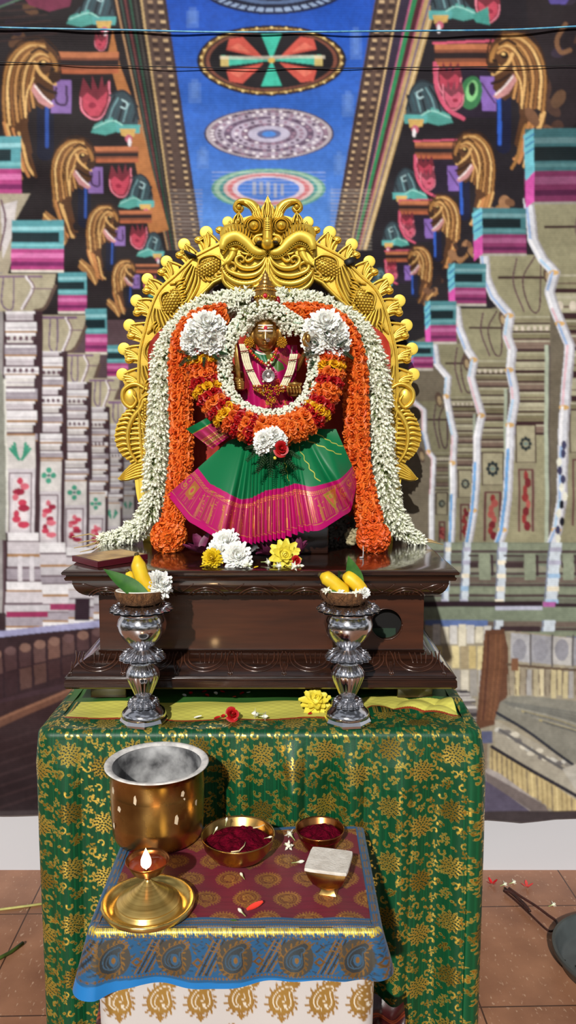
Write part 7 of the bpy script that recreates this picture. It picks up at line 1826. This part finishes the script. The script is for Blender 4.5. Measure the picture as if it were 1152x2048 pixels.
def incense_cup():
    yfr = G(656, 1797, ZS).y; Yc = yfr + .010; c = Vector((P(658, 1790, Yc).x, Yc + .006, ZS)); s = S(Yc, ZS); h = P(660, 1719, c.y).z - ZS
    t = thing('square_cup', 'footed brass cup with a square top heaped flat with white ash', 'cup', c, math.radians(-13))
    a = 43 * s
    def sq(q, k, n=32, r_=.0):                                       # rounded square, k: 1 square .. 0 circle
        out = []
        for i in range(n):
            th = 2 * PI * i / n; cc, ss = math.cos(th), math.sin(th); e = 1 / max(abs(cc), abs(ss)); e = min(e, 1.36); rr = q * (e * k + (1 - k) * 1.0); out.append((rr * cc, rr * ss))
        return out
    def loft(levels):
        b = MB(); V = []; n = 32
        for q, k, z in levels: V += [(x, y, z) for x, y in sq(q, k)]
        Fc = [(i * n + j, i * n + (j + 1) % n, (i + 1) * n + (j + 1) % n, (i + 1) * n + j) for i in range(len(levels) - 1) for j in range(n)]
        Fc += [tuple(range(n - 1, -1, -1)), tuple((len(levels) - 1) * n + j for j in range(n))]; b.add(V, Fc); return b
    loft([(a * .40, 1, .0005), (a * .42, 1, .002), (a * .36, .8, h * .12), (a * .34, .6, h * .2)]).build('foot', BRASS, t, angle=40)
    loft([(a * .34, .4, h * .18), (a * .52, .3, h * .24), (a * .76, .5, h * .42), (a * .9, .8, h * .66), (a * .96, 1, h * .88), (a * .95, 1, h * .90)]).build('cup_body', BRASS, t, angle=50)
    loft([(a * .96, 1, h * .895), (a * 1.0, 1, h * .91), (a * 1.01, 1, h * .97), (a * .985, 1, h * 1.0)]).build('ash_top', mat('packed white ash', (232, 226, 216), .9, c2=(206, 198, 186), vscale=60, bump=.5, bscale=300), t, angle=40)
incense_cup()
def jas(label, px, py, z, ang, el, ln=.02, k=0, group=None):
    return tag(lump('jasmine_bud', JB[k], TRS(G(px, py, z) + Vector((0, 0, .0025)), frame((math.cos(ang) * math.cos(el), math.sin(ang) * math.cos(el), math.sin(el))), ln)), label, 'flower', group)
zb = ZS + h1_ * .66
tops = lambda d: ZS + h1_ * .66 + d
jas('white bud on the powder near the left rim of the wide bowl', 426, 1672, tops(.006), .3, 1.0, .014, 1)
jas('open white flower on the powder at the back left of the wide bowl', 451, 1655, tops(.014), 1.2, 1.1, .013, 0)
jas('cream bud on the powder at the right rim of the wide bowl', 528, 1680, tops(.004), .1, .2, .013, 1)
for lab, pts in (('pale curved stalk lying across the front of the powder in the wide bowl', [(462, 1704), (478, 1702), (488, 1692), (491, 1684)]), ('pale stalk sticking out over the back right rim of the wide bowl', [(506, 1656), (518, 1654), (538, 1645)])):
    b = MB(); q = [G(x, y, tops(.010)) for x, y in pts]; b.tube([v - q[0] for v in q], [.0012, .0011, .0010, .0008][:len(q)], 5); o = b.build('flower_stalk', mat('pale stalk', (214, 196, 150), .6)); o.location = q[0]; tag(o, lab, 'stalk')
zf = ZS + .002
jas('white flower lying left of the small copper bowl, beside its rim', 590, 1684, zf, 2.2, .35, .022, 0)
jas('white flower between the two powder bowls, petals to the front', 568, 1692, zf, -1.0, .3, .020, 0)
jas('cream bud alone on the maroon cloth in front of the copper bowl', 583, 1729, zf, .1, .1, .020, 1)
jas('cream bud alone in the middle of the maroon cloth below the wide bowl', 489, 1762, zf, 2.0, .1, .017, 1)
jas('cream bud touching the scarlet petal near the front border', 491, 1836, zf, 2.2, .1, .019, 1)
a_petal('scarlet_petal', 'scarlet curled petal near the front border of the stool cover', 494, 1822, zf, .024, .006, .45, mat('scarlet petal', (232, 62, 46), .5), lift=.001)
a_petal('green_scrap', 'tiny green leaf scrap left of the scarlet petal', 461, 1843, zf, .010, .002, -.5, LEAFM)

# ------------------------------------------------------------------ things on the floor, cord and dark line over the backdrop
c = G(1240, 1942, 0.0); sR = S(c.y, 0) ; R = (1240 - 1108) * sR
t = thing('plastic_basin', 'dark grey round basin on the floor at the right', 'basin', c)
GR = mat('grey plastic', (74, 80, 80), .4, var=.12, vscale=30)
b = MB(); b.lathe([(.001, .001), (R * .82, .001), (R * .86, .006), (R * .93, .036), (R * .97, .042), (R, .043), (R, .038), (R * .985, .036), (R, .043), (R * .99, .047), (R * .95, .047), (R * .91, .040), (R * .86, .014), (R * .8, .008), (.001, .008)], 80); b.build('basin_body', GR, t, angle=50)
b = MB(); rr = random.Random(2)
for k in range(14):
    a_, q = rr.uniform(2.2, 4.2), R * rr.uniform(.45, .85); b.ball((q * math.cos(a_), q * math.sin(a_), .010), (rr.uniform(.002, .004), rr.uniform(.001, .003), .0015), 6, 4)
b.build('soot_crumbs', mat('soot', (14, 12, 12), .9), t, kind='stuff')
STRAP = mat('brown strap', (70, 34, 26), .6, c2=(42, 20, 16), vscale=60)
f0 = G(1060, 1815, 0)
b = MB()
loop = [(1008, 1782), (1030, 1800), (1060, 1828), (1092, 1858), (1104, 1862), (1114, 1854), (1112, 1842), (1096, 1830), (1072, 1812), (1040, 1792), (1018, 1776)]
b.tube([G(x, y, .006) - f0 for x, y in [tuple(q) for q in catmull(loop, 60)]], .0031, 8, flat=.8)
b.tube([G(x, y, .012) - f0 for x, y in [tuple(q) for q in catmull([(1010, 1776), (1030, 1790), (1050, 1808), (1060, 1822), (1044, 1806), (1022, 1786), (1008, 1780)], 40)]], .0036, 8, flat=.7)
o = b.build('brown_strap', STRAP); o.location = f0; tag(o, 'dark brown looped strap lying on the floor tiles at the right', 'strap')
for nm, lab, x, y, m, an in (('red_petal', 'red petals of a fallen flower near the wall, left of the brown strap', 984, 1768, REDM, .3), ('red_petal', 'red petals of a fallen flower near the wall, right of the brown strap end', 1054, 1774, mat('dull red petal', (196, 60, 56), .6), 1.5)):
    b = MB()
    for k in range(4): petal(b, .002, .016, .004, .3, .4, rz(k * 1.6 + an) @ ry(-.3), 5, 4)
    o = b.build(nm, m); o.location = G(x, y, .002); tag(o, lab, 'petals')
for lab, x, y in (('white petal beside the left fallen red flower', 1000, 1772), ('white fallen blossom on the tile right of the brown strap', 1097, 1813), ('white petal at the top end of the brown strap', 1018, 1768)):
    tag(lump('white_petal', JB[0], TRS(G(x, y, .004), frame((1, .4, .15)), .022)), lab, 'petal')
def stalk(name, label, pts, r, m, flat=1):
    q = [G(x, y, max(r) * flat) for x, y in pts]; b = MB(); b.tube([v - q[0] for v in q], r, 8, flat=flat, up=(0, 0, 1)); o = b.build(name, m); o.location = q[0]; tag(o, label, 'stalk')
stalk('green_stalk', 'thick cut green stalk on the floor at the lower left', [(-90, 1944), (-20, 1926), (22, 1904), (46, 1886)], [.004, .0042, .0042, .0044], mat('green stalk', (74, 96, 34), .5, var=.3))
stalk('yellow_stalk', 'thin straight yellow stalk on the floor beside the green cloth', [(-80, 1830), (0, 1819), (60, 1811), (96, 1806)], [.0028, .003, .003, .003], mat('yellow stalk', (196, 190, 110), .6, var=.2))
b = MB(); b.tube([P(x, y, 1.976) for x, y in [tuple(q) for q in catmull([(-160, 46), (0, 55), (250, 60), (420, 64), (576, 64), (800, 62), (1000, 60), (1152, 53), (1310, 44)], 90)]], .0022, 6); o = b.build('blue_cord', mat('pale blue cord', (120, 190, 214), .4, c2=(60, 140, 190), vscale=50)); tag(o, 'pale blue cord strung across the top of the backdrop', 'cord')
b = MB(); b.tube([P(x, y, 1.979) for x, y in [tuple(q) for q in catmull([(-160, 118), (0, 124), (300, 133), (576, 137), (900, 134), (1152, 131), (1310, 126)], 60)]], .0011, 6); o = b.build('black_line', mat('black line', (12, 12, 14), .6)); tag(o, 'thin black line across the backdrop below the blue cord', 'cord')  # dark line on the backdrop, built as a thin black tube

# ------------------------------------------------------------------ offerings on the platform
b_ = thing('picture_plaque', 'flat framed plaque with a dark red edge lying on the platform at the left', 'plaque', P(215, 1112, 1.56)); b_.location = G(210, 1112, zc1); b_.rotation_euler = (0, 0, .02)
q = [G(x, y, zc1 + .010) - Vector(b_.location) for x, y in ((143, 1113), (192, 1126), (294, 1110), (242, 1099))]
for v in q: v.z = 0
b = MB(); V = [v for v in q] + [v + Vector((0, 0, .011)) for v in q]; b.add(V, [(3, 2, 1, 0), (4, 5, 6, 7)] + [(k, (k + 1) % 4, 4 + (k + 1) % 4, 4 + k) for k in range(4)]); o = b.build('frame', mat('dark red edge', (86, 12, 28), .4), b_, smooth=False); o.location.z = .0008
cq = sum(q, Vector()) / 4; b = MB(); b.add([cq + (v - cq) * .93 + Vector((0, 0, .0122)) for v in q], [(0, 1, 2, 3)]); b.build('picture', mat('gold printed picture', (214, 176, 104), .3, c2=(124, 84, 40), vscale=26), b_, smooth=False)
zp = zc1 + .0015
def fl(nm, lab, me, px, py, r, nrm, lift=None, group=None):
    p = G(px, py, zp); s = S(p.y, zc1); p.z += (r * .62 if lift is None else lift) * s; return tag(lump(nm, me, TRS(p, frame(nrm), r * s)), lab, 'flower', group)
fl('chrysanthemum', 'topmost white chrysanthemum of the white heap in front of the sari', CHW[0], 452, 1122, 30, (-.1, -.8, .5), 36)
fl('chrysanthemum', 'lower left white chrysanthemum of the white heap behind the yellow one', CHW[1], 436, 1126, 26, (-.4, -.8, .4), 20)
fl('chrysanthemum', 'right white chrysanthemum of the white heap on the platform edge', CHW[0], 474, 1131, 31, (.2, -.9, .4), 18)
fl('yellow_chrysanthemum', 'deep yellow chrysanthemum left of the white heap', CHY, 425, 1132, 22, (-.2, -1, .3), 15)
fl('yellow_chrysanthemum', 'pale yellow chrysanthemum on the platform right of the white heap', CHP, 569, 1130, 33, (.1, -1, .3), 20)
fl('rose_bud', 'small red rose bud against the pale yellow chrysanthemum', RO['r'][0], 592, 1133, 12, (.2, -1, .3), 12)
for k, (x, y) in enumerate(((496, 1133), (504, 1136), (522, 1128), (532, 1131), (577, 1137), (588, 1136), (602, 1128), (606, 1136), (543, 1136))):
    tag(lump('jasmine_flower', JB[k % 2], TRS(G(x, y, zp) + Vector((0, 0, .004)), frame((rn.uniform(-1, 1), -.5, .1)), .023)), 'small white jasmine flower scattered along the front edge of the platform', 'flower', 'jasmine flowers on the platform edge')
a_petal('yellow_petal', 'single yellow petal left of the deep yellow chrysanthemum', 400, 1136, zp, .02, .006, .1, YELM)
a_petal('yellow_petal', 'tiny yellow petal between the white heap and the pale yellow flower', 508, 1138, zp, .009, .004, .4, YELM)
def lotus(label, px, py, w, seed, n=9):
    rr = random.Random(seed); p = G(px, py, zp); s = S(p.y, zc1); b = MB()
    for k in range(n): petal(b, 0, w * s * rr.uniform(.7, 1.05), w * s * .24, rr.uniform(-.1, .3), .5, rz(2 * PI * k / n + rr.uniform(-.3, .3)) @ ry(-rr.uniform(.1, 1.2)), 6, 5)
    o = b.build('purple_lotus', PINKM); o.location = p + Vector((0, 0, .006)); tag(o, label, 'flower')
lotus('wilted purple lotus at the left, next to the left orange ball', 402, 1112, 50, 1)
lotus('wilted purple lotus behind the white heap of chrysanthemums', 480, 1104, 44, 4)
lotus('wilted purple lotus left of the pale yellow chrysanthemum', 536, 1116, 40, 2, 11)
lotus('wilted purple lotus right of the pale yellow chrysanthemum', 596, 1116, 38, 3)
p = G(726, 1116, zc1); s = S(p.y, zc1); b = MB(); b.tube([(0, 0, .0005), (.0005, 0, 12 * s), (0, 0, 25 * s)], [.0016, .0011, .0008], 6); b.ball((-3 * s, 0, 1.5 * s), (5 * s, 4 * s, 1.6 * s), 8, 5); o = b.build('wick_stub', mat('silvery wick', (190, 186, 186), .4)); o.location = p; tag(o, 'tiny pale wick standing on the platform in front of the right orange ball', 'wick')
# ------------------------------------------------------------------ camera, light, world
cd = bpy.data.cameras.new('camera'); cam = bpy.data.objects.new('camera', cd); COL.objects.link(cam)
cam.location = (0, 0, CAM_H); cam.rotation_euler = (PI / 2 - PITCH, 0, 0)
cd.sensor_fit = 'VERTICAL'; cd.sensor_height = 36; cd.lens = F; cd.clip_start = 0.05; cd.clip_end = 50
SC.camera = cam
sd = bpy.data.lights.new('sunlight', 'SUN'); sun = bpy.data.objects.new('sunlight', sd); COL.objects.link(sun)
AZ, EL = math.radians(11), math.radians(31)
d = Vector((math.sin(AZ) * math.cos(EL), math.cos(AZ) * math.cos(EL), -math.sin(EL)))
sun.rotation_euler = d.to_track_quat('-Z', 'Y').to_euler(); sun.location = (-1, -3, 3)
sd.energy = 3.6; sd.angle = math.radians(1.2); sd.color = (1.0, 0.965, 0.91)
wd = bpy.data.worlds.new('world'); SC.world = wd; wd.use_nodes = True
nt = wd.node_tree; bg = nt.nodes['Background']
tc = N(nt, 'ShaderNodeTexCoord'); sx = N(nt, 'ShaderNodeSeparateXYZ'); nt.links.new(tc.outputs['Generated'], sx.inputs[0])
rp = N(nt, 'ShaderNodeValToRGB'); nt.links.new(sx.outputs['Z'], rp.inputs['Fac'])
mr = N(nt, 'ShaderNodeMapRange', i_1=-1.0, i_2=1.0); nt.links.new(sx.outputs['Z'], mr.inputs[0]); nt.links.new(mr.outputs[0], rp.inputs['Fac'])
e = rp.color_ramp.elements
e[0].position = 0.0; e[0].color = (.10, .075, .055, 1); e[1].position = 1.0; e[1].color = (.34, .36, .40, 1)
for p, cc in ((.46, (.14, .11, .08, 1)), (.50, (.30, .29, .27, 1)), (.62, (.62, .66, .72, 1)), (.74, (.30, .31, .34, 1))):
    q = e.new(p); q.color = cc
# made-up bright and dark noise patches, added to the world for metal reflections
vz = N(nt, 'ShaderNodeMapping'); vz.inputs['Scale'].default_value = (1, 1, 1.6); nt.links.new(tc.outputs['Generated'], vz.inputs[0])
nz = N(nt, 'ShaderNodeTexNoise', i_Scale=2.6, i_Detail=1.0); nt.links.new(vz.outputs[0], nz.inputs['Vector'])
r2 = N(nt, 'ShaderNodeValToRGB'); q = r2.color_ramp.elements; q[0].position = .5; q[0].color = (.55, .55, .55, 1); q[1].position = .56; q[1].color = (2.6, 2.6, 2.6, 1)
nt.links.new(nz.outputs['Fac'], r2.inputs[0])
mu = N(nt, 'ShaderNodeMix', data_type='RGBA', blend_type='MULTIPLY'); mu.inputs[0].default_value = 1.0
nt.links.new(rp.outputs[0], mu.inputs[6]); nt.links.new(r2.outputs[0], mu.inputs[7])
nt.links.new(mu.outputs[2], bg.inputs['Color']); bg.inputs['Strength'].default_value = 0.42
SC.view_settings.view_transform = 'Standard'; SC.view_settings.look = 'None'
SC.view_settings.exposure = 0.0; SC.view_settings.gamma = 1.0
